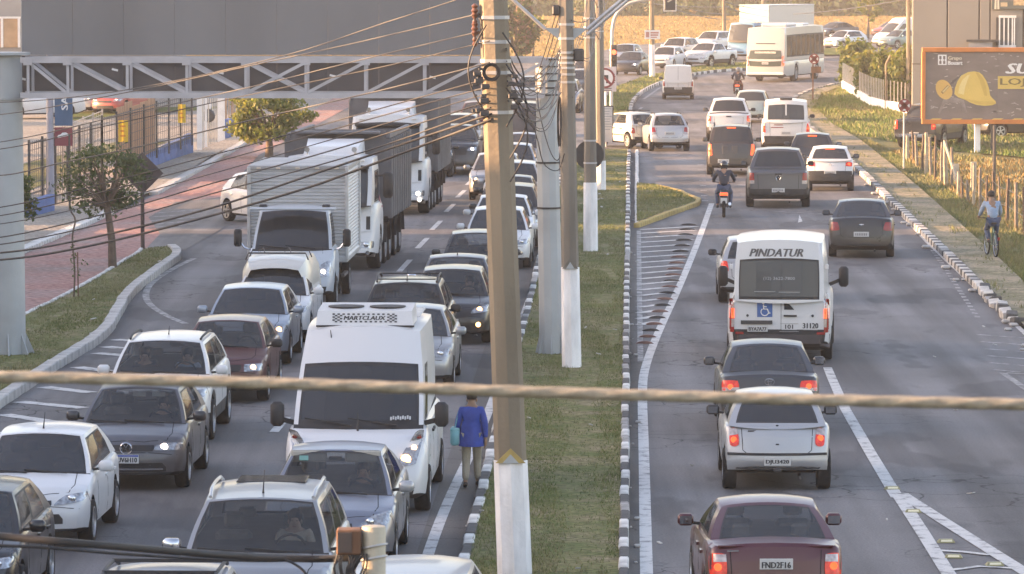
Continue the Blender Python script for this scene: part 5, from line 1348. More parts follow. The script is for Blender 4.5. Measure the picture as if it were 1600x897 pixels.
    def side(sgn):
        e_ = .010; v_ = .045; cuts = sorted({0, 1} | {c for ab in p['panes'] for c in ab} | {c for a, b in p['panes'] for c in (a+e_, b-e_)} | {(a+b)/2 for a, b in p['panes']}); vs = [0, p['sv'][0], p['sv'][0]+v_, (p['sv'][0]+p['sv'][1])/2, p['sv'][1]-v_, p['sv'][1], 1]
        P_ = lambda s, v: (lambda q: (q.x*sgn, q.y, q.z))(S(s, v))
        for a, b in zip(cuts, cuts[1:]):
            mid = (a+b)/2; inp = any(c0 <= mid <= c1 for c0, c1 in p['panes'])
            for v0, v1 in zip(vs, vs[1:]):
                vm = (v0+v1)/2
                if inp and vs[2] < vm < vs[4] and any(c0+e_ < mid < c1-e_ for c0, c1 in p['panes']): continue
                seal = inp and vs[1] < vm < vs[5]
                pil = (not inp) and a > .1 and b < .9 and p.get('bpil', True)
                cab.add([P_(a, v0), P_(b, v0), P_(b, v1), P_(a, v1)], [(0, 1, 2, 3)], 1 if seal or (pil and v1 <= vs[5]+1e-6 and v0 >= vs[1]-1e-6) else 0)
        for c0, c1 in p['panes']:
            mb = MB(); grid_mesh(mb, [[P_(c0+e_ + (c1-c0-2*e_)*i/2, vs[j+2]) for i in range(3)] for j in range(3)])
            panes.append(('side_window', mb))
    side(1); side(-1)
    def endsurf(s, bulge, vr, tt, nm, has, sign):
        ti = tt - .035; ts = [-1, -tt, -ti, -ti*.6, -ti*.2, ti*.2, ti*.6, ti, tt, 1]; r0, r1 = vr[0] + .05, vr[1] - .035
        vs = [0, vr[0], r0, (r0*2+r1)/3, (r0+2*r1)/3, r1, vr[1], 1]
        if vr[0] < 1e-6: vs[0] = -.01
        def P_(t, v):
            q = S(s, v); k = 1 - abs(t)**2.2
            return (t*q.x, q.y + sign*(bulge*(1-v) + .5*bulge*v)*k, q.z + cr*v*k + (0 if v > 0 else -.05*k))
        mb = MB()
        for j in range(len(vs)-1):
            for i in range(9):
                quad = [P_(ts[i], vs[j]), P_(ts[i+1], vs[j]), P_(ts[i+1], vs[j+1]), P_(ts[i], vs[j+1])]
                if has and 2 <= i <= 6 and 2 <= j <= 4: mb.add(quad, [(0, 1, 2, 3)])
                else: cab.add(quad, [(0, 1, 2, 3)], 1 if (j == 0 and nm == 'windscreen') or (has and 1 <= i <= 7 and 1 <= j <= 5) else 0)
        if has: panes.append((nm, mb))
    endsurf(0, p['cbulge'], p['wv'], p['wt'], 'windscreen', p['ws'], 1)
    endsurf(1, p['cbulge']*.6, p['rv'], p['rt'], 'rear_window', p['rear_glass'], -1)
    ts = [-1, -.93, -.78, -.4, 0, .4, .78, .93, 1]; rows = []
    for u in (0, .04, .2, .4, .6, .8, .96, 1):
        q = S(u, 1); row = []
        for t in ts:
            k = 1 - abs(t)**2.2; b_ = p['cbulge']*.5*k*(1-u) - p['cbulge']*.3*k*u
            row.append((t*q.x, q.y + b_, q.z + cr*k))
        rows.append(row)
    grid_mesh(cab, rows)
    c = Car(); c.p = p; c.L, c.W, c.H = L, W, H; c.zt = zt; c.hw = hw; c.wf = wf; c.S = S
    c.root = root = empty(name, (0, 0, 0), 0, label, cat, group)
    pm = PT[color] if isinstance(color, str) else color; c.pm = pm
    def weld(mb):
        bm = bmesh.new(); vs = [bm.verts.new(v) for v in mb.v]
        for f, m in zip(mb.f, mb.m):
            if len(set(f)) < 3: continue
            try: q = bm.faces.new([vs[i] for i in f]); q.material_index = m
            except ValueError: pass
        bmesh.ops.remove_doubles(bm, verts=bm.verts[:], dist=.0008); bmesh.ops.recalc_face_normals(bm, faces=bm.faces[:])
        return bm
    def out(mb, nm, mats, sm):
        bm = weld(mb); me = bpy.data.meshes.new(nm); bm.to_mesh(me); bm.free()
        for m in mats: me.materials.append(m)
        me.polygons.foreach_set('use_smooth', [True]*len(me.polygons)); me.set_sharp_from_angle(angle=math.radians(sm))
        o = bpy.data.objects.new(nm, me); COL.objects.link(o); o.parent = root; return o
    out(body, 'body', [pm, M_TRIM, M_INT], 30)
    out(cab, p.get('cabname', 'cabin'), [p.get('cabpaint', pm), M_TRIM], 38)
    for nm, mb in panes:
        o = mb.build(nm, p.get('gl_' + nm, glassm), root, 60)
    c.bvh = BVHTree.FromPolygons([Vector(v) for v in body.v + cab.v + [q for _, m_ in panes for q in m_.v]],
        body.f + [tuple(i+len(body.v) for i in f) for f in cab.f] + sum(([tuple(i + len(body.v) + len(cab.v) + sum(len(panes[b][1].v) for b in range(a)) for i in f) for f in panes[a][1].f] for a in range(len(panes))), []))
    c.pts = np.array(body.v + cab.v)
    # wheels
    for k, a in enumerate(axles):
        for s in (1, -1):
            wheel(root, s*(p.get('track', hw-.10)), L/2-a, r, s, p['rim'], p.get('ww', 1.0))
            c.pts = np.vstack([c.pts, [(s*(hw-.1), L/2-a, 0), (s*(hw-.1), L/2-a, 2*r)]])
    if p['interior']:
        zb = zt(g0+.8)
        for s in (-1, 1):
            y = Y0 - .95*(1 if g3-g0 > 1.6 else .8)
            sm = MB().rbox(s*.36-.22, s*.36+.22, y-.1, y+.04, zb-.25, zb+.14, .05); sm.build('seat', M_SEAT, root)
            MB().rbox(s*.36-.12, s*.36+.12, y-.09, y+.01, zb+.17, zb+.36, .04).build('headrest', M_SEAT, root)
            if p.get('rear_seats', g3-g0 > 2.0):
                y = Y3_ + .42; MB().rbox(s*.36-.11, s*.36+.11, y-.06, y+.02, zb+.03, zb+.2, .03).build('headrest', M_SEAT, root)
        mb = MB(); a = np.linspace(0, 2*PI, 17); yy = Y0 - .52
        mb.tube([(-.36 + .18*math.cos(t), yy + .06*math.sin(t), zb - .02 + .17*math.sin(t)) for t in a], .016, 5, cap=False); mb.build('steering_wheel', M_TRIM, root, 60)
    return c
# pieces laid on a body by projecting an outline onto it
DIRS = {'f': (Vector((0, -1, 0)), lambda a, b: Vector((a, 9, b))), 'r': (Vector((0, 1, 0)), lambda a, b: Vector((a, -9, b))),
        'R': (Vector((-1, 0, 0)), lambda a, b: Vector((6, a, b))), 'L': (Vector((1, 0, 0)), lambda a, b: Vector((-6, a, b))), 't': (Vector((0, 0, -1)), lambda a, b: Vector((a, b, 9)))}
def hit(c, ax, a, b):
    d, o = DIRS[ax]; h = c.bvh.ray_cast(o(a, b), d)
    return h[0]
def patch(c, ax, q, name, m, n=6, k=4, off=.012, depth=.05, rnd=0.0, parent=None, smooth=50):
    d, of = DIRS[ax]; P = []; last = None
    for j in range(k+1):
        row = []
        for i in range(n+1):
            u, v = 2*i/n-1, 2*j/k-1
            if rnd: u, v = u*math.sqrt(max(0, 1-v*v*rnd/2)), v*math.sqrt(max(0, 1-u*u*rnd/2))
            u, v = (u+1)/2, (v+1)/2
            a = (q[0][0]*(1-u)+q[1][0]*u)*(1-v) + (q[3][0]*(1-u)+q[2][0]*u)*v
            b = (q[0][1]*(1-u)+q[1][1]*u)*(1-v) + (q[3][1]*(1-u)+q[2][1]*u)*v
            h = hit(c, ax, a, b); row.append((h, a, b))
        P.append(row)
    val = [h for r_ in P for h, _, _ in r_ if h]
    if not val: return None
    axi = 1 if ax in 'fr' else (0 if ax in 'RL' else 2)
    ext = [h[axi] for h in val]; fb = sum(ext)/len(ext)
    # drop hits that jump far behind the surface
    front = (max if ax in 'fRt' else min)(ext)
    G_ = []
    for r_ in P:
        g_ = []
        for h, a, b in r_:
            o = of(a, b)
            if h is None or abs(h[axi]-front) > .55: z = fb
            else: z = h[axi]
            o[axi] = z; g_.append(o - d*off)
        G_.append(g_)
    mb = MB(); grid_mesh(mb, G_); N_ = len(mb.v)
    edge = [j*(n+1) for j in range(k+1)] + [k*(n+1)+i for i in range(1, n+1)] + [j*(n+1)+n for j in range(k-1, -1, -1)] + [i for i in range(n-1, 0, -1)]
    base = len(mb.v); mb.v += [tuple(Vector(mb.v[e]) + d*depth) for e in edge]; E = len(edge)
    for i in range(E): mb.f.append((edge[i], edge[(i+1) % E], base+(i+1) % E, base+i)); mb.m.append(0)
    return mb.build(name, m, parent or c.root, smooth)
def mir(q): return [(-a, b) for a, b in (q[1], q[0], q[3], q[2])]
def pair(c, ax, q, name, m, **k):
    return [patch(c, ax, q, name, m, **k), patch(c, ax, mir(q), name, m, **k)]
def flat_on(c, ax, a, b, w_, h_, name, m, off=.012, th=.012, tilt=0, parent=None):
    """a small flat board facing front or rear at the surface depth of its middle"""
    h = hit(c, ax, a, b)
    y = (h.y if h else c.L/2*(1 if ax == 'f' else -1)) + (off if ax == 'f' else -off); s = 1 if ax == 'f' else -1
    MB().rbox(a-w_/2, a+w_/2, min(y, y+s*th), max(y, y+s*th), b-h_/2, b+h_/2, .003).build(name, m, parent or c.root)
    return Vector((a, y + s*(th+.002), b)), s
def plate(c, ax, a, b, text=None, merco=False, w_=.40, off=.02):
    q, s = flat_on(c, ax, a, b, w_, .13, 'number_plate', M_PLATEW if merco else M_PLATE, off)
    pl = c.root.children[-1]
    if merco: MB().box(a-w_/2+.004, a+w_/2-.004, q.y-.001*s if s > 0 else q.y-.001, q.y+.001, b+.036, b+.062).build('blue_strip', M_PBLUE, pl)
    if text: text_mb(text, .075, (q.x, q.y + .002*s, b-.012), (-s, 0, 0), (0, 0, 1), w_*.86, .004).build('lettering', M_LBLK, pl)
    else:
        mb = MB()
        for k in range(7): mb.box(a-.16+k*.046, a-.13+k*.046, q.y-.001, q.y+.001, b-.035, b+.03)
        mb.build('lettering', mat('plate_dim', (.2, .2, .2), .6, 0, 0), pl)
def mirrors(c, d, z, m=None, size=(.20, .15), gap=.0, stalk=True, tall=False):
    for s in (-1, 1):
        x = c.p['bw']*c.hw + gap; y = c.L/2 - d; w_, h_ = size
        mb = MB(); mb.rbox(min(s*(x+.06), s*(x+.06+w_)), max(s*(x+.06), s*(x+.06+w_)), y-.06, y+.07, z, z+h_, .035)
        o = mb.build('wing_mirror', m or c.pm, c.root, 60)
        MB().bar((s*(x-.06), y, z+.02), (s*(x+.1), y, z+.04), .05, .035).build('mirror_stalk', M_TRIM, o)
        MB().box(min(s*(x+.085), s*(x+.035+w_)), max(s*(x+.085), s*(x+.035+w_)), y-.066, y-.0605, z+.025, z+h_-.025).build('mirror_glass', mat('mirror_glass', (.3, .32, .34), .05, .9, 0), o)
def handles(c, ds, z, m=None, sides='RL'):
    for sd in sides:
        for d in ds:
            y = c.L/2 - d; patch(c, sd, [(y-.1, z), (y+.1, z), (y+.1, z+.035), (y-.1, z+.035)], 'door_handle', m or c.pm, n=3, k=1, off=.03, depth=.04)
def seams(c, ds, z0_, zoff=-.03, sides='RL'):
    for sd in sides:
        for d in ds:
            y = c.L/2 - d; z1 = c.zt(d) + zoff; patch(c, sd, [(y-.006, z0_), (y+.006, z0_), (y+.006, z1), (y-.006, z1)], 'door_seam', M_UNDER, n=1, k=6, off=.002, depth=.01)
def headlights(c, q, lit=None, lamp=(.5, .5), rl=.055, rnd=.5, dx=0, side=(1, 1), m=None):
    for i, (qq, ok) in enumerate(zip((q, mir(q)), side)):
        if not ok: continue
        o = patch(c, 'f', qq, 'headlight', m or M_HEAD, n=7, k=4, off=.014, rnd=rnd)
        u, v = (lamp if i == 0 else (1-lamp[0], lamp[1]))
        a = (qq[0][0]*(1-u)+qq[1][0]*u)*(1-v) + (qq[3][0]*(1-u)+qq[2][0]*u)*v; b = (qq[0][1]*(1-u)+qq[1][1]*u)*(1-v) + (qq[3][1]*(1-u)+qq[2][1]*u)*v
        h = hit(c, 'f', a, b); y = (h.y if h else c.L/2-.2)
        ll = lit[i] if isinstance(lit, (list, tuple)) else lit
        MB().lathe([(0, .034), (rl*.7, .032), (rl, .02), (rl, -.02)], 14, 'y', (a, y, b)).build('lamp', ll or M_LAMP, o, 50)
def wipers(c, front=True):
    for x0_, x1_ in ((-.55*c.hw, .15*c.hw), (.1*c.hw, .75*c.hw)):
        q0, q1 = c.S(0, .03), c.S(0, .10); y0_ = q0.y + c.p['cbulge']*.8
        MB().bar((x0_, y0_+.02, q0.z+.03), (x1_, c.S(0, .1).y + c.p['cbulge']*.75, q1.z+.03), .02).build('wiper', M_TRIM, c.root)
def roof_rails(c, m, a=.06, b=.9, h=.06):
    for s in (-1, 1):
        pts = [c.S(u, 1) for u in np.linspace(a, b, 8)]
        MB().tube([(s*(q.x*.93), q.y, q.z + .035 + (h if 0 < i < 7 else 0)) for i, q in enumerate(pts)], .022, 6).build('roof_rail', m, c.root, 60)
def antenna(c, u=.1, l=.35, x=0, rear=False):
    q = c.S(u, 1); z = c.H - .01
    MB().tube([(x, q.y, z-.03), (x, q.y-.02, z+.03), (x, q.y-l*.55, z+l*.7)], [.02, .01, .004], 6).build('antenna', M_TRIM, c.root)
def gap(c, ax, pts, w_=.011, nm='panel_gap', m=None):
    """a narrow dark joint between two body panels, following the surface"""
    d, of = DIRS[ax]; P = []
    for (a0, b0), (a1, b1) in zip(pts, pts[1:]):
        for k in range(5): P.append((a0+(a1-a0)*k/5, b0+(b1-b0)*k/5))
    P.append(pts[-1]); rows = []
    for i, (a, b) in enumerate(P):
        p, q = P[max(i-1, 0)], P[min(i+1, len(P)-1)]; t = Vector((q[0]-p[0], q[1]-p[1])).normalized(); n_ = Vector((-t.y, t.x))*w_/2
        h0, h1 = hit(c, ax, a+n_.x, b+n_.y), hit(c, ax, a-n_.x, b-n_.y)
        if h0 and h1 and (h0-h1).length < .12: rows.append([h0 - d*.0025, h1 - d*.0025])
        elif len(rows) > 1: break
    if len(rows) > 1: mb = MB(); grid_mesh(mb, rows); mb.build(nm, m or M_UNDER, c.root)
def front_gaps(c):
    g0 = c.p['gh'][0]; L2 = c.L/2; x = c.hw
    for s in (-1, 1): gap(c, 't', [(s*x*.70, L2-g0-.02), (s*x*.74, L2-g0*.5), (s*x*.68, L2-.28)])
    gap(c, 't', [(-x*.68, L2-.27), (-x*.3, L2-.16), (x*.3, L2-.16), (x*.68, L2-.27)])
    z = c.zt(.05)
    gap(c, 'f', [(-x*.86, z-.14), (-x*.4, z-.10), (x*.4, z-.10), (x*.86, z-.14)], .009)
    for s in (-1, 1): gap(c, 'LtR'[s+1], [(L2-.55, .32), (L2-.52, .6), (L2-.42, c.zt(.4)-.06)], .009)
def rear_gaps(c):
    x = c.hw; L2 = c.L/2; z = c.zt(c.L-.06)
    gap(c, 'r', [(-x*.66, z-.02), (-x*.64, .62), (-x*.55, .56), (x*.55, .56), (x*.64, .62), (x*.66, z-.02)], .010)
    for s in (-1, 1): gap(c, 'LtR'[s+1], [(-L2+.5, .34), (-L2+.46, .6), (-L2+.3, .66)], .009)
def badge(c, ax, a, b, r_, m=None, kind='ring'):
    h = hit(c, ax, a, b); y = h.y if h else (c.L/2 if ax == 'f' else -c.L/2); s = 1 if ax == 'f' else -1; m = m or M_CHROME; mb = MB()
    n = 20
    if kind == 'oval' or kind == 'ring' or kind == 'vw' or kind == 'bull':
        sx = 1.45 if kind == 'bull' else 1
        mb.tube([(a + r_*sx*math.cos(t), y+.03*s, b + r_*math.sin(t)) for t in np.linspace(0, 2*PI, n)], r_*.13, 5, cap=False)
    if kind == 'vw':
        for pts in (((-.42, .8), (0, .12), (.42, .8)), ((-.86, .2), (-.38, -.82), (0, -.02), (.38, -.82), (.86, .2))):
            mb.tube([(a + r_*u, y+.035*s, b + r_*v) for u, v in pts], r_*.13, 5)
    if kind == 'bull':
        mb.tube([(a + r_*.45*math.cos(t), y+.022*s, b + r_*math.sin(t)) for t in np.linspace(0, 2*PI, n)], r_*.1, 5, cap=False); mb.tube([(a + r_*.9*math.cos(t), y+.022*s, b + .5*r_ + r_*.35*math.sin(t)) for t in np.linspace(0, 2*PI, n)], r_*.1, 5, cap=False)
    if kind == 'bow': mb.rbox(a-r_, a+r_, y, y+.02*s, b-r_*.22, b+r_*.22, .004).rbox(a-r_*.35, a+r_*.35, y, y+.022*s, b-r_*.4, b+r_*.4, .004)
    if kind == 'diamond': mb.tube([(a, y+.02*s, b+r_*1.3), (a+r_, y+.02*s, b), (a, y+.02*s, b-r_*1.3), (a-r_, y+.02*s, b), (a, y+.02*s, b+r_*1.3)], r_*.2, 5)
    o = mb.build('emblem', m, c.root, 60)
    if kind == 'vw': MB().lathe([(0, .022*s), (r_*.95, .02*s), (r_, -.02*s)], 20, 'y', (a, y, b)).build('emblem_disc', M_TRIM, o, 50)
def fit(c, hd, oncoming, x0=None, x1=None, xc=None, top=None, bot=None, name=''):
    """stand the vehicle on the road: heading in degrees to the right of straight ahead"""
    rz = (PI if oncoming else 0) - math.radians(hd); R_ = np.array(Matrix.Rotation(rz, 3, 'Z')); P = c.pts @ R_.T; X, Y = 0.0, 100.0
    def meas(X, Y):
        q = PX(P + np.array([X, Y, 0])); return q[:, 0].min(), q[:, 0].max(), q[:, 1].min(), q[:, 1].max()
    for _ in range(40):
        a = meas(X, Y); i, t = (2, top) if bot is None else (3, bot)
        e = (meas(X, Y+.5)[i] - a[i])/.5; Y += np.clip((t - a[i])/e, -15, 15)
        a = meas(X, Y)
        if x0 is not None and x1 is not None: er = ((x0+x1) - (a[0]+a[1]))/2
        elif x0 is not None: er = x0 - a[0]
        elif x1 is not None: er = x1 - a[1]
        else: er = xc - (a[0]+a[1])/2
        X += er*Y/FOC
    c.root.location = (X, Y, 0); c.root.rotation_euler = (0, 0, rz)
    print('FIT %-24s X%.2f Y%.1f box %s want x0=%s x1=%s top=%s bot=%s' % (name or c.root.name, X, Y, [round(v) for v in meas(X, Y)], x0, x1, top, bot))
    return c
# ---- outlines of kinds
def hatch(**k):
    L = k.get('L', 3.95); z = k.pop('dz', 0)
    d = dict(L=L, W=1.70, H=1.50, fo=.80, WB=2.48, top=[(0, .60+z), (.05, .70+z), (.22, .80+z), (.98, .94+z), (1.15, .96+z), (L-.6, 1.0+z), (L-.18, .99+z), (L-.05, .95+z), (L, .82+z)], gh=(.98, 1.72, L-.72, L-.20))
    d.update(k); return d
def sedan(**k):
    L = k.get('L', 4.45); z = k.pop('dz', 0); tr = k.pop('trunk', 1.0)
    d = dict(L=L, W=1.74, H=1.48, fo=.84, WB=2.58, top=[(0, .60+z), (.05, .70+z), (.25, .79+z), (1.1, .93+z), (1.25, .95+z), (L-1.0, 1.0+z), (L-.7, 1.02*tr+z), (L-.1, 1.0*tr+z), (L-.03, .96*tr+z), (L, .84+z)], gh=(1.08, 1.92, L-1.45, L-.62), rv=(.06, .93), lean_r=.06)
    d.update(k); return d
def suv(**k):
    L = k.get('L', 4.3); z = k.pop('dz', 0)
    d = dict(L=L, W=1.80, H=1.66, fo=.86, WB=2.62, r=.34, clear=.22, clad=True, top=[(0, .70+z), (.05, .84+z), (.22, .95+z), (1.0, 1.06+z), (1.2, 1.08+z), (L-.6, 1.13+z), (L-.18, 1.12+z), (L-.05, 1.06+z), (L, .9+z)], gh=(1.0, 1.65, L-.68, L-.2), rw=.73, panes=[(.05, .36), (.39, .68), (.71, .9)])
    d.update(k); return d
def pickup(**k):
    L = k.get('L', 5.2)
    d = dict(L=L, W=1.88, H=1.78, fo=.92, WB=3.1, r=.37, clear=.28, clad=True, top=[(0, .82), (.06, 1.0), (.25, 1.08), (1.2, 1.16), (1.4, 1.18), (L-1.75, 1.2), (L-1.6, 1.18), (L-.06, 1.17), (L, 1.12)], gh=(1.2, 1.95, L-1.85, L-1.62), rv=(.12, .9), lean_r=.03, pr=.06, panes=[(.05, .44), (.47, .9)], deck=(L-1.5, L-.1))
    d.update(k); return d
def van(**k):
    L = k.get('L', 5.5); H = k.get('H', 2.48)
    d = dict(L=L, W=2.05, H=H, fo=.95, WB=3.6, r=.34, clear=.22, top=[(0, .72), (.05, .86), (.3, 1.0), (.95, 1.2), (1.1, 1.24), (L, 1.24)], gh=(.92, 2.15, L-.14, L-.02), rw=.84, crown=.07, panes=[(.09, .24)], sv=(.03, .62), wv=(.05, .66), rv=(.14, .62), rt=.84, lean_r=.0, pr=.03, lean_f=.2, bumper='black', bb_rows=2, rear_seats=False, bpil=False, rim='cap', cbulge=.16)
    d.update(k); return d
GQ, GR = 'vehicles queuing towards us on the left carriageway', 'vehicles driving away on the right carriageway'
GFAR = 'vehicles beyond the junction'
def front_kit(c, z=None, hl=None, lit=None, grille=(-.36, .36, .56, .66), lower=(-.5, .5, .3, .42), pl=None, gm=None, lamp=(.5, .5), emblem=None, fog=None, rnd=.5):
    s = c.hw/.86
    q = hl or [(.42*s, .62), (.80*s, .64), (.82*s, .78), (.48*s, .73)]
    headlights(c, q, lit, lamp, rnd=rnd)
    if grille: patch(c, 'f', [(grille[0]*s, grille[2]), (grille[1]*s, grille[2]), (grille[1]*s*1.05, grille[3]), (grille[0]*s*1.05, grille[3])], 'grille', gm or M_TRIM, n=8, k=2, off=.008, rnd=.15)
    if lower: patch(c, 'f', [(lower[0]*s, lower[2]), (lower[1]*s, lower[2]), (lower[1]*s*.9, lower[3]), (lower[0]*s*.9, lower[3])], 'lower_grille', M_TRIM, n=8, k=2, off=.008, rnd=.2)
    if pl: plate(c, 'f', 0, pl[0], pl[1] if len(pl) > 1 else None, len(pl) > 2)
    if emblem: badge(c, 'f', 0, emblem[1], emblem[2], kind=emblem[0])
    front_gaps(c)
    if fog:
        for sx in (-1, 1):
            h = hit(c, 'f', sx*fog[0], fog[1]); y = h.y if h else c.L/2
            MB().lathe([(0, .02), (.05, .016), (.055, -.02)], 12, 'y', (sx*fog[0], y, fog[1])).build('fog_lamp', (fog[2] if len(fog) > 2 and sx == (fog[3] if len(fog) > 3 else sx) else M_LAMP), c.root, 50)
def rear_kit(c, tl, lit=None, pl=(.62,), emblem=None, bump=None, rnd=.4, wiper=False, brake=None, low=True, two=None):
    rear_gaps(c)
    for i, qq in enumerate((tl, mir(tl))):
        o = patch(c, 'r', qq, 'tail_light', lit or M_TAIL, n=5, k=6, off=.014, rnd=rnd)
        if o and lit in (M_TAILL, M_TAILB):
            a = sum(q[0] for q in qq)/4; b = qq[0][1]*.6 + qq[3][1]*.4; h = hit(c, 'r', a, b)
            if h: MB().lathe([(0, -.026), (.045, -.024), (.05, .0)], 12, 'y', (a, h.y, b)).build('lamp', M_TAILB, o, 60)
        if two and o:
            u0, u1 = two
            lerp = lambda a, b, t: (a[0]+(b[0]-a[0])*t, a[1]+(b[1]-a[1])*t)
            patch(c, 'r', [lerp(qq[0], qq[3], u0), lerp(qq[1], qq[2], u0), lerp(qq[1], qq[2], u1), lerp(qq[0], qq[3], u1)], 'reversing_lens', M_TAILC, n=4, k=2, off=.019, parent=o)
    if pl: plate(c, 'r', pl[2] if len(pl) > 2 else 0, pl[0], pl[1] if len(pl) > 1 else None, len(pl) > 3)
    if emblem: badge(c, 'r', emblem[3] if len(emblem) > 3 else 0, emblem[1], emblem[2], kind=emblem[0])
    if bump: patch(c, 'r', [(-bump[0], bump[1]), (bump[0], bump[1]), (bump[0], bump[2]), (-bump[0], bump[2])], 'bumper', bump[3], n=10, k=3, off=.03, depth=.1, rnd=.06)
    if brake:
        q = c.S(1, brake); MB().rbox(-.16, .16, q.y-c.p['cbulge']*.6-.05, q.y-.03, q.z-.02, q.z+.025, .01).build('brake_lamp', M_TAILB, c.root)
    for s in (-1, 1): MB().tube([(s*.35, -c.L/2+.5, .2), (s*.35, -c.L/2+.12, .2)], .03, 8).build('exhaust', M_DARK, c.root) if s == 1 else None
# ------------------------------------------------------------ left carriageway, nearest first
c = car('car', 'small dark car roof with grey rack bars cut off at the bottom left', 'car', suv(L=4.2, W=1.75, H=1.62, dz=-.03), 'ltblue', GQ)
roof_rails(c, M_TRIM); 
for u in (.2, .7):
    q = c.S(u, 1); MB().bar((-q.x*.95, q.y, q.z+.1), (q.x*.95, q.y, q.z+.1), .04).build('rack_bar', M_TRIM, c.root)
front_kit(c); fit(c, 2, True, xc=248, top=876)
c = car('car', 'pale silver car roof just entering at the bottom beside the steel post', 'car', hatch(L=4.1, W=1.74, H=1.5), 'silver_lt', GQ)
front_kit(c); fit(c, 2, True, xc=640, top=866)
c = car('car', 'black car cut off by the left edge, its rear side window and wheel showing', 'car', hatch(L=4.0, W=1.73, H=1.48, rim='multi'), 'black', GQ, GL_M)
front_kit(c); mirrors(c, 1.35, .95); handles(c, (2.2, 2.95), .80); seams(c, (1.3, 2.35), .3); rear_kit(c, [(.6, .75), (.8, .75), (.78, .98), (.62, .98)]); fit(c, 2.5, True, x1=86, top=741)
c = car('car', 'white hatchback at the left edge with black lower grille, roof antenna and no occupants visible', 'car', hatch(L=3.95, W=1.71, H=1.49, rim='multi'), 'white', GQ)
front_kit(c, hl=[(.36, .60), (.80, .66), (.83, .78), (.52, .74)], lower=(-.55, .55, .36, .5), grille=(-.36, .36, .58, .68), pl=(.44,)); mirrors(c, 1.32, .95); handles(c, (2.15, 2.95), .8); seams(c, (1.28, 2.3, 3.05), .3); antenna(c, .15, .3); wipers(c); fit(c, 2.5, True, x1=186, bot=850)
POLO = c = car('car', 'grey hatchback with round chrome emblem, lit headlight and white and blue plate', 'car', hatch(L=4.05, W=1.75, H=1.48, dz=-.01), 'grey', GQ, GL_C)
front_kit(c, hl=[(.40, .62), (.82, .62), (.83, .74), (.44, .70)], lit=[None, M_LITW], lamp=(.35, .5), grille=(-.40, .40, .61, .70), lower=(-.62, .62, .30, .44), pl=(.50, 'RUV6H10', 1), emblem=('vw', .655, .085))
patch(c, 'f', [(-.55, .33), (.55, .33), (.55, .355), (-.55, .355)], 'chrome_strip', M_CHROME, n=8, k=1, off=.016); mirrors(c, 1.35, .95, PT['dgrey']); handles(c, (2.2, 3.0), .8); seams(c, (1.3, 2.35, 3.05), .3); wipers(c)
for x, z in ((-.35, .86), (-.02, .86)):
    q = c.S(0, z); MB().obox((x*.9, q.y+.03, q.z), (.1, 0, 0), (0, .006, .004), (0, -.02, .03)).build('windscreen_sticker', mat('sticker_dim', (.22, .24, .21), .6, 0, .2, 9), c.root)
fit(c, 2.5, True, x0=122, x1=319, bot=760)
CRETA = c = car('car', 'white crossover with two people behind its dark windscreen', 'car', suv(L=4.3, W=1.79, H=1.64, rim='alloy'), 'white', GQ, GL_C)
front_kit(c, hl=[(.45, .72), (.82, .76), (.84, .90), (.52, .86)], grille=(-.42, .42, .62, .86), lower=(-.5, .5, .34, .46), pl=(.52,), fog=(.66, .46)); mirrors(c, 1.3, 1.05); handles(c, (2.25, 3.05), .92); seams(c, (1.25, 2.35), .35); roof_rails(c, M_TRIM, h=.02); antenna(c, .3, .2); wipers(c); fit(c, 2.2, True, x0=170, x1=354, top=515)
c = car('car', 'dark red older hatchback with squared headlights behind the white crossover', 'car', hatch(L=3.85, W=1.64, H=1.42, dz=-.02, lean_f=.06, pf=.1, rim='cap'), 'maroon', GQ, GL_C)
front_kit(c, hl=[(.44, .58), (.76, .60), (.76, .72), (.44, .71)], lit=[M_LITD, M_LITD], lamp=(.5, .5), grille=(-.40, .40, .59, .70), lower=(-.4, .4, .3, .38), pl=(.45,), rnd=.1); mirrors(c, 1.3, .92, M_TRIM); seams(c, (1.25, 2.4), .3); wipers(c); fit(c, 2.2, True, x0=288, x1=428, top=490)
c = car('car', 'silver blue hatchback with one yellow lit headlight on the left lanes', 'car', hatch(L=3.95, W=1.70, H=1.47), 'ltblue', GQ)
front_kit(c, hl=[(.42, .62), (.80, .66), (.83, .80), (.52, .74)], lit=[None, M_LITY], lamp=(.55, .5), grille=(-.38, .38, .56, .68), lower=(-.5, .5, .32, .46), fog=(.6, .42)); mirrors(c, 1.32, .95); handles(c, (2.2, 3.0), .8); seams(c, (1.28, 2.3), .3); fit(c, 2.2, True, x0=322, x1=469, top=440)
c = car('van', 'small white cargo van with a raised fibreglass roof and ladder rack', 'van', hatch(L=4.2, W=1.67, H=1.52, WB=2.7, panes=[(.06, .36)], rear_glass=False, rim='cap'), 'white', GQ)
front_kit(c, hl=[(.42, .62), (.76, .66), (.78, .80), (.5, .74)], grille=(-.34, .34, .58, .68)); mirrors(c, 1.3, .95); seams(c, (1.28, 2.35), .3); wipers(c)
mb = MB(); rows = []
for y, zz, w_ in ((.62, 1.46, .58), (.5, 1.53, .64), (.2, 1.62, .69), (-.3, 1.67, .71), (-1.7, 1.68, .71), (-2.02, 1.64, .71), (-2.06, .95, .74)):
    rows.append([(x*w_, y, z) for x, z in ((-1.04, min(zz, .98)), (-1.02, zz*.86), (-.86, zz-.02), (-.4, zz+.02), (0, zz+.03), (.4, zz+.02), (.86, zz-.02), (1.02, zz*.86), (1.04, min(zz, .98)))])
grid_mesh(mb, rows); mb.build('cargo_top', PT['cream'], c.root, 40)
for y in (.0, -.9): MB().tube([(-.66, y, 1.62), (-.6, y, 1.76), (.6, y, 1.76), (.66, y, 1.62)], .018, 6).build('rack_bar', M_TRIM, c.root)
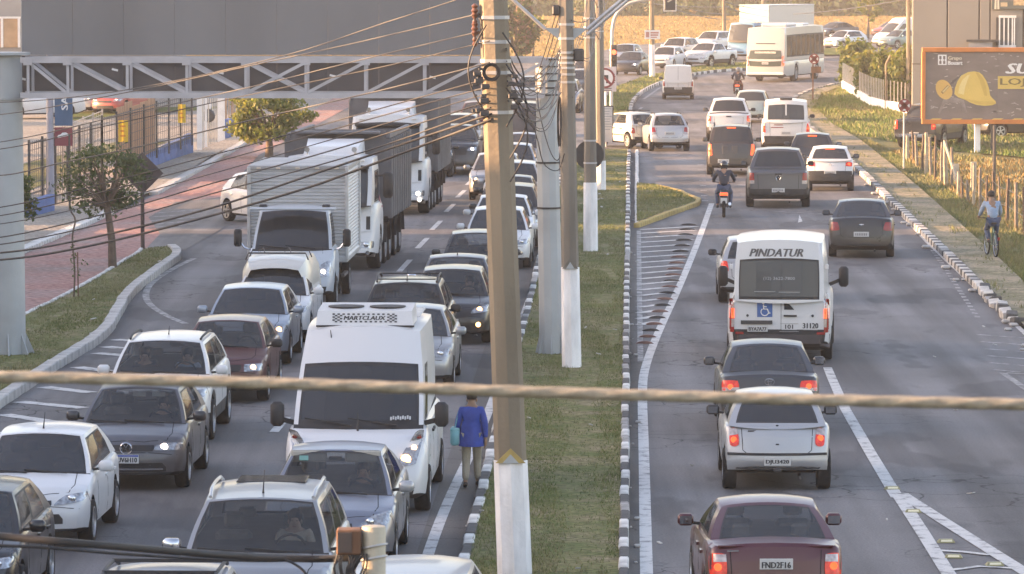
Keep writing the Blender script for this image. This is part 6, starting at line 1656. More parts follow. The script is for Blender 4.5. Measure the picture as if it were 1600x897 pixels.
for x in (-.3, .25): MB().tube(spline([(x, .05, 1.77), (x+.05, -.1, 1.86), (x+.16, -.3, 1.78)], 5), .012, 5).build('tie_strap', M_CABLEP, c.root)
fit(c, 2.2, True, x0=368, x1=497, top=409)
# box lorry
def box_lorry():
    c = car('lorry', 'white box lorry with ribbed aluminium body and one bright headlight', 'lorry', dict(L=2.35, W=1.98, H=2.28, r=.36, clear=.3, axles=[.92], top=[(0, .82), (.06, 1.0), (.3, 1.14), (.75, 1.32), (.9, 1.36), (2.35, 1.38)], gh=(.72, 1.45, 2.2, 2.33), rw=.80, wv=(.04, .93), panes=[(.08, .7)], sv=(.03, .86), rear_glass=False, bumper='black', bb_rows=2, lean_r=0, pr=0, rim='steel', rear_seats=False, pf=.26, cbulge=.14), PT['ltblue'] if 0 else paint('paint_pale_blue', (.44, .48, .52)), GQ)
    front_kit(c, hl=[(.56, .72), (.90, .74), (.92, 1.12), (.68, 1.02)], lit=[None, M_LITW], lamp=(.45, .35), grille=(-.42, .42, .78, .92), lower=(-.5, .5, .48, .58), pl=(.5,)); wipers(c)
    q = c.S(0, 1)
    for s in (-1, 1):
        MB().rbox(s*.72-.09, s*.72+.09, q.y-.2, q.y-.02, 2.22, 2.30, .02).build('roof_lamp', M_DARK, c.root)
        o = MB().rbox(s*1.24-.09, s*1.24+.09, .28, .42, 1.38, 1.78, .04).build('wing_mirror', M_TRIM, c.root, 60)
        MB().tube([(s*.95, .3, 1.3), (s*1.1, .36, 1.36), (s*1.2, .36, 1.5)], .022, 6).build('mirror_stalk', M_CHROME, o)
    MB().rbox(-.98, .98, .0, .3, 2.2, 2.26, .02).build('sun_visor', c.pm, c.root)
    # cargo body
    x, zb, zt_, ya, yb_ = 1.13, .98, 3.12, -1.25, -5.45
    M_AL = mat('ribbed_aluminium', (.50, .51, .52), .42, .45, .14, 1.6, stretch=(1, 1, 3)); M_ALT = mat('aluminium_roof', (.34, .34, .34), .6, .3, .2, 1.5)
    def corr(a, b, n, horiz=True):
        """corrugated wall from a to b (plan), ribs lying level"""
        mb = MB(); a, b = Vector(a), Vector(b); nn = Vector(((b-a).y, -(b-a).x, 0)).normalized(); rows = []
        for k in range(n*4+1):
            z = zb + .08 + (zt_-zb-.16)*k/(n*4); o = nn*(.022*(1 if (k % 4) in (1, 2) else 0)); rows.append([(a.x+o.x, a.y+o.y, z), (b.x+o.x, b.y+o.y, z)])
        return grid_mesh(mb, rows)
    corr((-x, ya), (x, ya), 25).build('ribbed_front', M_AL, c.root); corr((x, ya), (x, yb_), 25).build('ribbed_side', M_AL, c.root); corr((-x, yb_), (-x, ya), 25).build('ribbed_side', M_AL, c.root)
    MB().rbox(-x-.03, x+.03, yb_-.02, ya+.03, zt_-.08, zt_+.03, .02).build('roof_panel', M_ALT, c.root)
    MB().rbox(-x-.02, x+.02, yb_, ya+.03, zb-.06, zb+.08, .02).build('floor_frame', M_AL, c.root)
    for sx in (-1, 1):
        for y in (ya, yb_): MB().rbox(sx*x-.04, sx*x+.04, y-.04, y+.05, zb, zt_, .012).build('corner_post', M_AL, c.root)
    for k in range(5): MB().rbox(-.9+k*.45-.05, -.9+k*.45+.05, ya+.03, ya+.06, zt_-.05, zt_-.01, .008).build('marker_lamp', mat('marker_amber', (.6, .5, .4), .3, 0, .2, 6), c.root)
    MB().box(-x+.02, x-.02, yb_+.01, yb_+.03, zb, zt_).build('rear_door', M_AL, c.root)
    MB().box(-.4, .4, yb_+.1, -.9, .5, .72).build('chassis', M_UNDER, c.root)
    for s in (-1, 1):
        for d in (.0, .24): wheel(c.root, s*(.92-d), -3.9, .37, s, 'steel', .8)
        MB().rbox(s*1.0-.05, s*1.0+.05, -2.9, -1.6, .55, .62, .01).build('side_guard', M_DARK, c.root)
    MB().rbox(1.02, 1.12, -1.42, -1.28, .82, .95, .02).build('side_lamp', M_AMBER, c.root)
    c.pts = np.vstack([c.pts, [(sx*x, y, z) for sx in (-1, 1) for y in (ya, yb_) for z in (zb, zt_+.03)]])
    return c
c = box_lorry(); fit(c, 2.0, True, x0=396, x1=553, top=246)
# cab-over tippers
def tipper(label, cabpaint, load, lit=None, decal=None, H=3.05, deflector=True, tipw=1.28, tiph=3.2):
    c = car('lorry', label, 'lorry', dict(L=2.25, W=2.46, H=H, r=.5, clear=.36, axles=[1.36], top=[(0, 1.42), (.06, 1.62), (.2, 1.72), (2.25, 1.74)], gh=(.10, .42, 2.0, 2.23), rw=.90, bw=.95, crown=.09, wv=(.02, .84), wt=.90, panes=[(.10, .58)], sv=(.02, .72), rear_glass=False, lean_f=.10, lean_r=0, pr=0, pf=.16, rim='steel', track=1.03, rear_seats=False, cbulge=.15, archc=.0), cabpaint, GQ)
    zz = [.78, .95, 1.12, 1.29, 1.46]
    for z in zz: patch(c, 'f', [(-.70, z), (.70, z), (.70, z+.10), (-.70, z+.10)], 'grille_slat', M_DARK, n=8, k=1, off=.02, depth=.06)
    headlights(c, [(.72, .56), (1.12, .58), (1.13, .76), (.74, .74)], [None, lit], (.5, .5), rl=.07, rnd=.2)
    patch(c, 'f', [(-1.14, .36), (1.14, .36), (1.16, .58), (-1.16, .58)], 'bumper', c.pm, n=10, k=2, off=.05, depth=.12)
    for s in (-1, 1):
        h = hit(c, 'f', s*.98, .47); MB().lathe([(0, .075), (.05, .072), (.055, .03)], 12, 'y', (s*.98, h.y, .47)).build('fog_lamp', (lit if s < 0 and lit else M_LAMP), c.root, 50)
        patch(c, 'f', [(s*.90-.17, 1.0), (s*.90+.17, 1.0), (s*.90+.15, 1.6), (s*.90-.15, 1.6)], 'corner_panel', c.pm, n=3, k=4, off=.03)
        patch(c, 'f', [(s*.98-.05, 1.05), (s*.98+.05, 1.05), (s*.98+.05, 1.38), (s*.98-.05, 1.38)], 'air_slot', M_TRIM, n=2, k=3, off=.036)
        o = MB().rbox(s*1.48-.12, s*1.48+.12, .78, .96, 1.85, 2.5, .05).build('wing_mirror', M_TRIM, c.root, 60)
        MB().bar((s*1.15, .8, 2.4), (s*1.42, .85, 2.42), .05).build('mirror_stalk', M_TRIM, o)
        MB().rbox(s*1.12-.1, s*1.12+.1, -.12, .3, .5, .56, .01).rbox(s*1.12-.1, s*1.12+.1, -.12, .3, .82, .88, .01).build('step', M_DARK, c.root)
    q = c.S(0, .93); MB().rbox(-1.0, 1.0, q.y+.05, q.y+.28, q.z-.18, q.z-.08, .03).build('sun_visor', M_TRIM, c.root)
    for x in (-.8, -.12, .12, .8): MB().rbox(x-.08, x+.08, q.y+.02, q.y+.08, q.z+.02, q.z+.06, .01).build('marker_lamp', mat('marker_pale', (.7, .66, .6), .3, 0, .1, 6), c.root)
    if deflector:
        MB().add([(-.75, -.9, H-.1), (.75, -.9, H-.1), (.75, .35, H-.1), (-.75, .35, H-.1), (-.72, -.9, H+.32), (.72, -.9, H+.32), (.66, .1, H+.16), (-.66, .1, H+.16)], [(0, 1, 5, 4), (1, 2, 6, 5), (2, 3, 7, 6), (3, 0, 4, 7), (4, 5, 6, 7)]).build('roof_deflector', PT['white'], c.root)
    for s in (-1, 1): MB().tube([(s*.6, .3, H-.05), (s*.6, .3, H+.1), (s*.6, .55, H+.1)], [.03, .03, .07], 8).build('air_horn', M_CHROME, c.root, 60)
    # tipping body with upright ribs
    M_TIP = mat('tipper_grey', (.125, .125, .135), .6, .25, .2, 2); x, ya, yb_, zb = tipw, -1.45, -7.6, 1.25
    mb = MB(); mb.box(-x, x, yb_, ya, zb, zb+.1).box(-x, -x+.06, yb_, ya, zb+.1, tiph).box(x-.06, x, yb_, ya, zb+.1, tiph).box(-x+.06, x-.06, ya-.06, ya, zb+.1, tiph+.2).box(-x+.06, x-.06, yb_, yb_+.06, zb+.1, tiph); mb.build('tipper_body', M_TIP, c.root)
    for s in (-1, 1):
        MB().rbox(s*x-.06, s*x+.06, yb_, ya+.02, tiph, tiph+.14, .02).build('top_rail', M_TIP, c.root); MB().rbox(s*(x+.01)-.05, s*(x+.01)+.05, yb_, ya, 2.2, 2.3, .02).build('side_rail', M_TIP, c.root)
        for k in range(11): y = ya - .1 - k*.595; MB().rbox(s*(x+.05)-.06, s*(x+.05)+.06, y-.09, y+.09, zb-.05, tiph, .015).build('side_rib', M_TIP, c.root)
    MB().rbox(-1.1, 1.1, ya-.05, ya+.35, tiph+.12, tiph+.2, .02).build('cab_guard', M_TIP, c.root)
    if load: 
        mb = MB(); grid_mesh(mb, [[(-x+.06 + (2*x-.12)*i/8, ya-.1 - 6*j/14, tiph-.3 + .25*math.sin(i*.39)*math.sin(j*.6+.4)**2) for i in range(9)] for j in range(15)]); mb.build('load', M_RUST, c.root, 80)
    MB().box(-.45, .45, yb_+.2, -1.0, .75, 1.05).build('chassis', M_UNDER, c.root)
    for y in (-2.1, -3.4, -5.2, -6.55):
        for s in (-1, 1):
            wheel(c.root, s*1.02, y, .52, s, 'steel', .85)
            mb = MB(); mb.tube([(s*1.02, y + .6*math.cos(a), .52 + .6*math.sin(a)) for a in np.linspace(.2, PI-.2, 9)], .03, 6); 
            v = [(s*1.02 + dx, y + .60*math.cos(a), .52 + .60*math.sin(a)) for a in np.linspace(.1, PI-.1, 9) for dx in (-.22, .22)]
            MB().add(v, [(2*i, 2*i+1, 2*i+3, 2*i+2) for i in range(8)]).build('mudguard', M_TRIM, c.root, 60)
    if decal: patch(c, 'L', [(-.55, 1.55), (-.25, 1.55), (-.25, 1.85), (-.55, 1.85)], 'door_decal', mat('decal_purple', (.25, .06, .10), .5, 0, .2, 8), n=2, k=2, off=.01)
    c.pts = np.vstack([c.pts, [(sx*(x+.08), y, z) for sx in (-1, 1) for y in (ya, yb_) for z in (zb, tiph+.14)]])
    return c
c = tipper('white cab-over tipper lorry with dark ribbed body beside the box lorry', 'white', True, None, True, H=2.95, tiph=3.25); fit(c, 3.4, True, x1=641, top=194)
c = tipper('white cab-over tipper lorry farther back with lit fog lamp', 'white', False, M_LITW, False, H=3.1, tiph=3.45); fit(c, 2.9, True, x1=703, bot=333)
c = car('car', 'white hatchback turning in from the side street behind the box lorry', 'car', hatch(L=3.9, W=1.68, H=1.5), 'white', GQ, GL_M)
front_kit(c, hl=[(.42, .64), (.78, .66), (.82, .80), (.52, .75)], fog=(.62, .45)); mirrors(c, 1.3, .95); handles(c, (2.2, 3.0), .8); seams(c, (1.28, 2.3), .3); fit(c, -30, True, x0=344, bot=352)
# second lane
SSUV = c = car('car', 'large silver crossover with chrome mirrors and roof rails in the foreground', 'car', suv(L=4.45, W=1.86, H=1.70, r=.36), 'silver', GQ, GL_C)
front_kit(c, pl=(.5,)); mirrors(c, 1.3, 1.06, M_CHROME, (.22, .15)); handles(c, (2.3, 3.1), .95); seams(c, (1.25, 2.4), .35); roof_rails(c, PT['silver_lt'], a=.03, b=.85, h=.05); antenna(c, .12, .35); wipers(c)
MB().rbox(-.42, .42, -1.45, -.75, 1.685, 1.70, .004).build('sunroof', GL_D, c.root); fit(c, 1.9, True, x0=264, x1=560, top=745)
NIS = c = car('car', 'blue-grey sedan with pale sun visors showing, behind the silver crossover', 'car', sedan(L=4.45, W=1.74, H=1.50), 'blue_grey', GQ, GL_C)
front_kit(c, hl=[(.38, .62), (.80, .66), (.84, .82), (.56, .76)], lit=[M_LITY, None], lamp=(.3, .4), grille=(-.32, .32, .56, .68), pl=(.46,)); mirrors(c, 1.38, .95, PT['silver_lt']); handles(c, (2.35, 3.15), .8, M_CHROME); seams(c, (1.35, 2.45), .3); wipers(c)
for s in (-1, 1):
    q = c.S(0, .88); MB().rbox(s*.36-.24, s*.36+.24, q.y-.05, q.y-.02, q.z-.06, q.z+.1, .02).build('sun_visor', mat('visor_pale', (.42, .40, .36), .8, 0, .1, 6), c.root)
q = c.S(0, .84); MB().rbox(-.09, .09, q.y+.02, q.y+.05, q.z, q.z+.05, .01).build('rear_view_mirror', M_TRIM, c.root); MB().obox((.42, c.S(0, .86).y+.12, c.S(0, .86).z+.02), (.06, 0, 0), (0, .004, .003), (0, -.015, .03)).build('windscreen_sticker', mat('sticker_teal', (.12, .3, .28), .6, 0, 0), c.root)
fit(c, 1.9, True, x0=423, x1=629, top=688)
# white high-roof van
M_LETF0 = mat('sticker_pale', (.5, .5, .5), .6, 0, .2, 12)
c = car('van', 'white high-roof van with roof air conditioner and yellow lit headlights', 'van', van(L=5.6, W=2.07, H=2.62, WB=3.7), 'white', GQ)
headlights(c, [(.56, .70), (.88, .74), (.99, 1.24), (.86, 1.20)], [M_LITY, M_LITY], (.38, .2), rl=.075, rnd=.3)
for s in (-1, 1):
    h = hit(c, 'f', s*.84, .97); MB().lathe([(0, .03), (.04, .026), (.045, -.02)], 12, 'y', (s*.84, h.y+.016, .97)).build('indicator', M_LITD if s < 0 else M_AMBER, c.root, 50)
    h = hit(c, 'f', s*.90, 1.10); MB().lathe([(0, .03), (.035, .026), (.04, -.02)], 12, 'y', (s*.90, h.y+.016, 1.10)).build('side_lamp', M_TAIL, c.root, 50)
patch(c, 'f', [(-.55, .70), (.55, .70), (.50, .84), (-.50, .84)], 'grille', M_TRIM, n=8, k=2, off=.01, rnd=.2); badge(c, 'f', 0, .92, .07, M_DARK, 'diamond'); plate(c, 'f', 0, .5)
for s in (-1, 1):
    o = MB().rbox(s*1.2-.1, s*1.2+.1, 1.55, 1.72, 1.2, 1.56, .05).build('wing_mirror', M_TRIM, c.root, 60); MB().bar((s*.95, 1.6, 1.25), (s*1.14, 1.62, 1.3), .07).build('mirror_stalk', M_TRIM, o)
seams(c, (1.25, 2.2, 3.4), .35); handles(c, (2.1, 2.4), 1.05, M_TRIM); wipers(c)
q = c.S(0, .93); MB().tube([(.42, q.y+.2, 2.140), (.48, q.y+.05, 2.540)], [.02, .006], 6).build('antenna', M_TRIM, c.root)
MB().tube([(.0, 2.05, 1.16), (.0, 2.0, 1.45)], [.02, .006], 6).build('hood_antenna', M_TRIM, c.root)
# roof air conditioner with lettered grille (local +Y is the van's nose)
ac = MB().add([(-.72, .42, 2.580), (.72, .42, 2.580), (.72, -.75, 2.580), (-.72, -.75, 2.580), (-.70, .34, 2.790), (.70, .34, 2.790), (.70, -.7, 2.840), (-.70, -.7, 2.840)], [(0, 1, 5, 4), (1, 2, 6, 5), (2, 3, 7, 6), (3, 0, 4, 7), (4, 5, 6, 7)]).build('air_conditioner', PT['white'], c.root)
for s in (-1, 1): MB().lathe([(0, .005), (.27, .006), (.27, -.03)], 22, 'z', (s*.31, -.18, 2.825)).build('fan', M_TRIM, ac, 40)
yf_ = lambda z: .42 - .08*(z-2.580)/.21 + .006
M_CHK = M_DARK; mb = MB(); zA = 2.625; nC, nR = 26, 6; cw, ch = .96/26, .13/6
for i in range(nC):
    for j in range(nR):
        if (i+j) % 2: continue
        if 1 <= j <= 4 and 4 <= i <= 21: continue
        xx = -.48 + i*cw; z = zA + j*ch; mb.add([(xx, yf_(z), z), (xx+cw, yf_(z), z), (xx+cw, yf_(z+ch), z+ch), (xx, yf_(z+ch), z+ch)], [(0, 1, 2, 3)])
mb.build('checker_print', M_CHK, ac); text_mb('MARTCLAUX', .062, (0, yf_(2.690)+.002, 2.690), (-1, 0, 0), (0, -.35, .94), .62, .005, .2).build('lettering', M_LBLK, ac)
MB().rbox(-.74, .72, .42, .45, 2.560, 2.585, .006).build('front_lip', M_TRIM, ac)
for k in range(5): y = -1.0 - k*.35; MB().rbox(-.76, .76, y-.025, y+.025, 2.600, 2.635, .01).build('roof_rib', PT['white'], c.root)
mb = MB(); q = c.S(0, .10)
for k in range(9): mb.obox((-.48 - .034*k, q.y + .20 - .012*k, q.z + .035 + .012*(k % 2)), (.012, 0, 0), (0, .003, .003), (0, -.014, .022))
mb.build('windscreen_sticker', M_LETF0, c.root)
fit(c, 1.9, True, x0=442, x1=697, bot=797)
c = car('car', 'silver sedan tucked behind the white high-roof van', 'car', sedan(L=4.4, W=1.72, H=1.46), 'silver', GQ, GL_M); front_kit(c); mirrors(c, 1.38, .95); handles(c, (2.3, 3.1), .8); seams(c, (1.3, 2.4), .3); fit(c, 1.9, True, x1=721, bot=606)
c = car('car', 'dark grey crossover with black roof rails behind the white van', 'car', suv(L=4.25, W=1.77, H=1.65), 'dgrey', GQ, GL_M); front_kit(c); mirrors(c, 1.3, 1.06, M_TRIM); handles(c, (2.25, 3.05), .9); seams(c, (1.25, 2.35), .35); roof_rails(c, M_TRIM, h=.07); antenna(c, .1, .28); wipers(c)
for u in (.06, .88):
    q = c.S(u, 1); MB().bar((-q.x*.9, q.y, q.z+.09), (q.x*.9, q.y, q.z+.09), .025).build('rack_bar', M_TRIM, c.root)
fit(c, 1.8, True, x0=571, x1=702, top=430)
BHT = c = car('car', 'black hatchback with yellow headlight and fog lamp lit', 'car', hatch(L=3.95, W=1.70, H=1.5), 'black', GQ, GL_C); front_kit(c, hl=[(.42, .64), (.80, .68), (.82, .82), (.52, .76)], lit=[M_LITY, M_LITY], lamp=(.45, .5), fog=(.6, .42, M_LITY, -1), pl=(.48,)); mirrors(c, 1.32, .97); handles(c, (2.2, 3.0), .82); seams(c, (1.28, 2.3), .3); wipers(c); fit(c, 1.8, True, x0=651, x1=763, top=412)
c = car('car', 'grey sedan behind the black hatchback on the left carriageway', 'car', sedan(L=4.4, W=1.74, H=1.47), 'grey', GQ, GL_C); front_kit(c, lit=[M_LITD, M_LITD]); mirrors(c, 1.38, .95, M_CHROME); seams(c, (1.3, 2.4), .3); antenna(c, .1, .25); fit(c, 1.8, True, x0=659, x1=770, top=395)
c = car('car', 'black compact car half hidden by the near pole, dashboard visible', 'car', hatch(L=3.9, W=1.68, H=1.5), 'black', GQ, GL_C); front_kit(c, lit=[M_LITD, M_LITD]); mirrors(c, 1.32, .95); fit(c, 1.7, True, x0=697, x1=793, top=357)
c = car('car', 'white car just behind the near pole with its right headlight corner showing', 'car', hatch(L=3.95, W=1.72, H=1.5), 'white', GQ); front_kit(c, fog=(.62, .42)); mirrors(c, 1.32, .95); fit(c, 1.7, True, x0=731, x1=827, top=320)
c = car('car', 'white sedan directly behind the white car at the near pole', 'car', sedan(L=4.4, W=1.74, H=1.48), 'white', GQ); front_kit(c); mirrors(c, 1.38, .95); fit(c, 1.7, True, x0=741, x1=832, top=302)
for lb, kind, colr, x0_, x1_, tp in (
    ('dark crossover behind the two white cars at the near pole', suv(), 'dgrey', 752, 840, 284), ('black sedan with a pale roof reflection further up the queue', sedan(), 'black', 758, 838, 272),
    ('light silver crossover with dark roof in the middle of the queue', suv(), 'silver_lt', 768, 838, 249), ('pale blue hatchback in the queue beside the gantry column', hatch(), 'ltblue', 770, 834, 222), ('dark blue-grey sedan far up the queue below the van', sedan(), 'blue_grey', 782, 848, 206)):
    c = car('car', lb, 'car', kind, colr, GQ); front_kit(c); mirrors(c, 1.33, 1.0); fit(c, 1.6, True, x0=x0_, x1=x1_, top=tp)
c = car('van', 'dark tall van between near pole and gantry column', 'van', van(L=5.0, W=1.95, H=2.3, WB=3.1), 'dgrey', GQ); front_kit(c, hl=[(.55, .72), (.85, .76), (.9, 1.0), (.7, .96)]); mirrors(c, 1.2, 1.25, M_TRIM); fit(c, 1.6, True, x0=786, x1=850, top=157)
c = car('car', 'silver sedan left of the near pole with headlight reflecting', 'car', sedan(), 'silver', GQ); front_kit(c, lit=[M_LITD, M_LITD]); mirrors(c, 1.38, .95); fit(c, 1.6, True, x0=742, x1=812, bot=312)
c = car('pickup', 'dark pickup with a lit white headlight beside the far tipper', 'pickup', pickup(L=5.0, H=1.75), 'dgrey', GQ); front_kit(c, hl=[(.5, .85), (.85, .87), (.86, 1.0), (.55, .97)], lit=[None, M_LITW], grille=(-.45, .45, .72, .96)); mirrors(c, 1.5, 1.18); fit(c, 1.5, True, x0=684, x1=738, top=193)
c = car('car', 'silver grey car behind the dark pickup in the middle lane', 'car', suv(), 'champ', GQ); front_kit(c); mirrors(c, 1.3, 1.05); fit(c, 1.5, True, x0=694, x1=742, top=176)
c = car('car', 'wine red car under the gantry left of the near pole', 'car', hatch(), 'wine', GQ); front_kit(c); mirrors(c, 1.33, .95); fit(c, 1.5, True, x0=728, x1=768, top=157)
c = car('car', 'dark car squeezed between the far tipper and the pickup', 'car', hatch(), 'black', GQ); front_kit(c); mirrors(c, 1.33, .95); fit(c, 1.5, True, x1=712, bot=276)
for k, (colr, kd, x0_, x1_, tp, lb) in enumerate((('dgrey', sedan(), 806, 850, 138, 'dark car seen between gantry column and near pole under the truss'), ('silver', hatch(), 812, 850, 118, 'silver hatchback behind the dark car under the truss'), ('white', hatch(), 898, 934, 92, 'white car between the second and third median poles'), ('dgrey', sedan(), 890, 930, 108, 'dark sedan between the second and third median poles'), ('silver', suv(), 860, 900, 122, 'silver crossover right of the gantry column'))):
    c = car('car', lb, 'car', kd, colr, GQ); front_kit(c); mirrors(c, 1.33, .98); fit(c, 4, True, x0=x0_, x1=x1_, top=tp)
# ------------------------------------------------------------ right carriageway, nearest first
c = car('car', 'dark wine red sedan nearest the camera on the right with lit tail lights', 'car', sedan(L=4.2, W=1.66, H=1.42, trunk=1.0), 'wine', GR, GL_C)
rear_kit(c, [(.58, .66), (.80, .64), (.80, .92), (.60, .92)], M_TAILL, (.80, 'FND2F16'), two=(.62, .95), bump=(.78, .30, .50, PT['wine'])); mirrors(c, 1.38, .93); handles(c, (2.2, 3.0), .8); seams(c, (1.35, 2.4), .3)
MB().rbox(-.7, .7, -1.97, -1.9, .985, 1.01, .008).build('boot_lip', PT['wine'], c.root); MB().obox((-.52, -2.05, .955), (.07, 0, 0), (0, .004, 0), (0, 0, .009)).build('boot_badge', M_CHROME, c.root)
fit(c, -1.2, False, x0=1076, x1=1318, top=771); MB().rbox(-.3, .3, -1.25, -1.15, .98, 1.02, .01).build('parcel_shelf', M_SEAT, c.root)
c = car('car', 'silver hatchback with round-cornered tail lights and black bumper strip', 'car', hatch(L=3.75, W=1.62, H=1.44, lean_r=.12, pr=.16), 'silver_lt', GR, GL_D)
rear_kit(c, [(.56, .68), (.72, .66), (.72, .93), (.60, .96)], M_TAILL, (.46, 'DJU3420'), two=(.62, .98), rnd=.7, bump=(.76, .32, .57, PT['silver_lt'])); mirrors(c, 1.3, .93, M_TRIM); seams(c, (1.3, 2.4), .3)
patch(c, 'r', [(-.75, .545), (.75, .545), (.75, .58), (-.75, .58)], 'bumper_strip', M_TRIM, n=10, k=1, off=.04, depth=.06); MB().rbox(-.06, .06, -1.93, -1.84, .30, .36, .015).build('tow_ball', M_DARK, c.root)
for x, z, w_ in ((-.38, .90, .06), (0, .71, .025), (0, .985, .02)): flat_on(c, 'r', x, z, w_*2, .022, 'badge', M_DARK, .004, .006)
fit(c, 1.0, False, x0=1122, x1=1297, bot=763)
c = car('car', 'dark grey sedan with chrome boot emblem behind the silver hatchback', 'car', sedan(L=4.35, W=1.70, H=1.49), 'dgrey', GR, GL_M)
rear_kit(c, [(.50, .78), (.80, .76), (.80, .94), (.52, .94)], M_TAILL, (.66,), ('bull', .92, .055), two=(.0, .3)); mirrors(c, 1.38, .95); seams(c, (1.35, 2.4), .3); fit(c, 1.2, False, x0=1117, x1=1279, top=528)
c = car('van', 'white high-roof passenger van lettered PINDATUR with wheelchair symbol', 'van', van(L=5.6, W=2.05, H=2.46, WB=3.7, rt=.90, rv=(.02, .70), lean_r=.02), 'white', GR, GL_D)
tl = [(.88, .60), (.985, .60), (.985, 1.26), (.885, 1.26)]
for i, qq in enumerate((tl, mir(tl))):
    o = patch(c, 'r', qq, 'tail_light', M_TAIL, n=3, k=10, off=.016, rnd=.1)
    for f0, f1, m_, nm in ((.42, .72, M_TAILB, 'brake_lens'), (.72, .98, M_TAILC, 'clear_lens'), (.16, .40, M_TAILC, 'clear_lens')):
        lp = lambda a, b, t: (a[0]+(b[0]-a[0])*t, a[1]+(b[1]-a[1])*t)
        patch(c, 'r', [lp(qq[0], qq[3], f0), lp(qq[1], qq[2], f0), lp(qq[1], qq[2], f1), lp(qq[0], qq[3], f1)], nm, m_, n=2, k=3, off=.022, parent=o)
patch(c, 'r', [(-1.0, .30), (1.0, .30), (1.0, .56), (-1.0, .56)], 'bumper', mat('bumper_plum', (.05, .042, .045), .6, 0, .2, 4), n=10, k=3, off=.06, depth=.14)
def rtext(s, size, a, b, width, m, nm='lettering', bold=.0, shear=0.0, par=None):
    """lettering pressed onto the rear of the vehicle"""
    mb = text_mb(s, size, (0, 0, 0), (1, 0, 0), (0, 0, 1), width, bold, shear); vs = []
    for v in mb.v:
        h = hit(c, 'r', a+v[0], b+v[2]); vs.append((a+v[0], (h.y if h else -c.L/2) - .006 - abs(v[1])*.2, b+v[2]))
    mb.v = vs; return mb.build(nm, m, par or c.root)
M_LET = mat('letter_grey', (.10, .10, .10), .6, 0, .2, 9); M_LETF = mat('letter_faint', (.34, .34, .34), .6, 0, 0)
rtext('PINDATUR', .155, -.06, 2.17, 1.05, M_LET, 'company_lettering', .010, .32)
rtext('(12) 3622-7800', .075, .0, 1.66, .62, mat('letter_dim_white', (.36, .37, .38), .6, 0, 0), 'phone_lettering'); 
for x, z, w_ in ((.2, 1.40, .42), (-.28, 1.41, .42)): flat_on(c, 'r', x, z, w_, .016, 'window_print', M_LETF, .006, .002)
rtext('31120', .105, .62, .735, .30, M_LBLK, 'fleet_number', .006); rtext('101', .085, .20, .715, .15, M_LBLK, 'route_number', .004)
for z, w_ in ((.775, .36), (.655, .30), (.62, .38)): flat_on(c, 'r', .20, z, w_, .010, 'small_print', M_LETF, .004, .002)
flat_on(c, 'r', .62, .655, .28, .01, 'small_print', M_LETF, .004, .002)
q, s_ = flat_on(c, 'r', -.28, 1.06, .30, .32, 'access_sticker', mat('sticker_blue', (.05, .13, .34), .5, 0, .08, 6), .006, .003); st = c.root.children[-1]
mb = MB(); y = q.y - .002; ox, oz = -.28, 1.06
mb.tube([(ox+.0 + .075*math.cos(t), y, oz-.055 + .075*math.sin(t)) for t in np.linspace(PI*.72, PI*2.05, 14)], .011, 5)
mb.lathe([(0, -.004), (.026, -.003), (.026, .004)], 12, 'y', (ox-.03, y, oz+.12)); mb.tube([(ox-.028, y, oz+.085), (ox-.02, y, oz+.0), (ox+.05, y, oz-.002), (ox+.085, y, oz-.085), (ox+.11, y, oz-.075)], .013, 5); mb.tube([(ox-.022, y, oz+.05), (ox+.04, y, oz+.045)], .011, 5)
mb.build('wheelchair_symbol', M_LWHT, st)
flat_on(c, 'r', -.44, .80, .62, .075, 'plate_lamp_bar', M_DARK, .03, .02); plate(c, 'r', -.42, .68, 'BYA7A77', w_=.40)
flat_on(c, 'r', .22, .93, .26, .035, 'door_handle', M_TRIM, .01, .03)
patch(c, 'r', [(.10, 1.05), (.30, 1.05), (.20, 1.16), (.10, 1.18)], 'quarter_glass', GL_D, n=4, k=3, off=.012)
for x in (-.62, .66): 
    h = hit(c, 'r', x, .93); MB().lathe([(0, -.02), (.025, -.018), (.028, .01)], 10, 'y', (x, h.y, .93)).build('lock', M_DARK, c.root)
    flat_on(c, 'r', x*1.25, .585, .16, .05, 'reflector', M_TAIL, .01, .01)
patch(c, 'r', [(-.004+.04, .58), (.004+.04, .58), (.004+.04, 1.95), (-.004+.04, 1.95)], 'door_seam', M_UNDER, n=1, k=8, off=.003, depth=.01)
for s in (-1, 1):
    o = MB().rbox(s*1.24-.1, s*1.24+.1, 1.5, 1.68, 1.2, 1.62, .05).build('wing_mirror', M_TRIM, c.root, 60); MB().bar((s*.95, 1.58, 1.25), (s*1.16, 1.6, 1.34), .07).build('mirror_stalk', M_TRIM, o)
for z in (1.32, 1.9): 
    for s in (-1, 1): h = hit(c, 'r', s*.94, z); MB().rbox(s*.94-.03, s*.94+.03, (h.y if h else -2.8)-.03, (h.y if h else -2.8)+.02, z-.05, z+.05, .01).build('hinge', PT['white'], c.root)
fit(c, 4.3, False, x0=1133, x1=1306, bot=561)
c = car('car', 'silver hatchback mostly hidden left of the white passenger van', 'car', hatch(L=3.9, W=1.66, H=1.5), 'silver_lt', GR, GL_M); rear_kit(c, [(.60, .74), (.80, .74), (.78, .98), (.64, .98)], M_TAILL); mirrors(c, 1.3, .95, M_TRIM); handles(c, (2.2, 3.0), .8); seams(c, (1.28, 2.3), .3); fit(c, 1.2, False, x0=1119, top=366)
c = car('car', 'black sedan with dark windows alone in the right lane', 'car', sedan(L=4.3, W=1.71, H=1.49, trunk=1.03), 'black', GR, GL_D); rear_kit(c, [(.56, .74), (.82, .72), (.82, .95), (.62, .96)], M_TAIL, (.64,), ('bow', .9, .06)); mirrors(c, 1.38, .97, M_TRIM); handles(c, (2.3, 3.1), .82); seams(c, (1.35, 2.4), .3); fit(c, 4.4, False, x0=1297, x1=1395, bot=401)
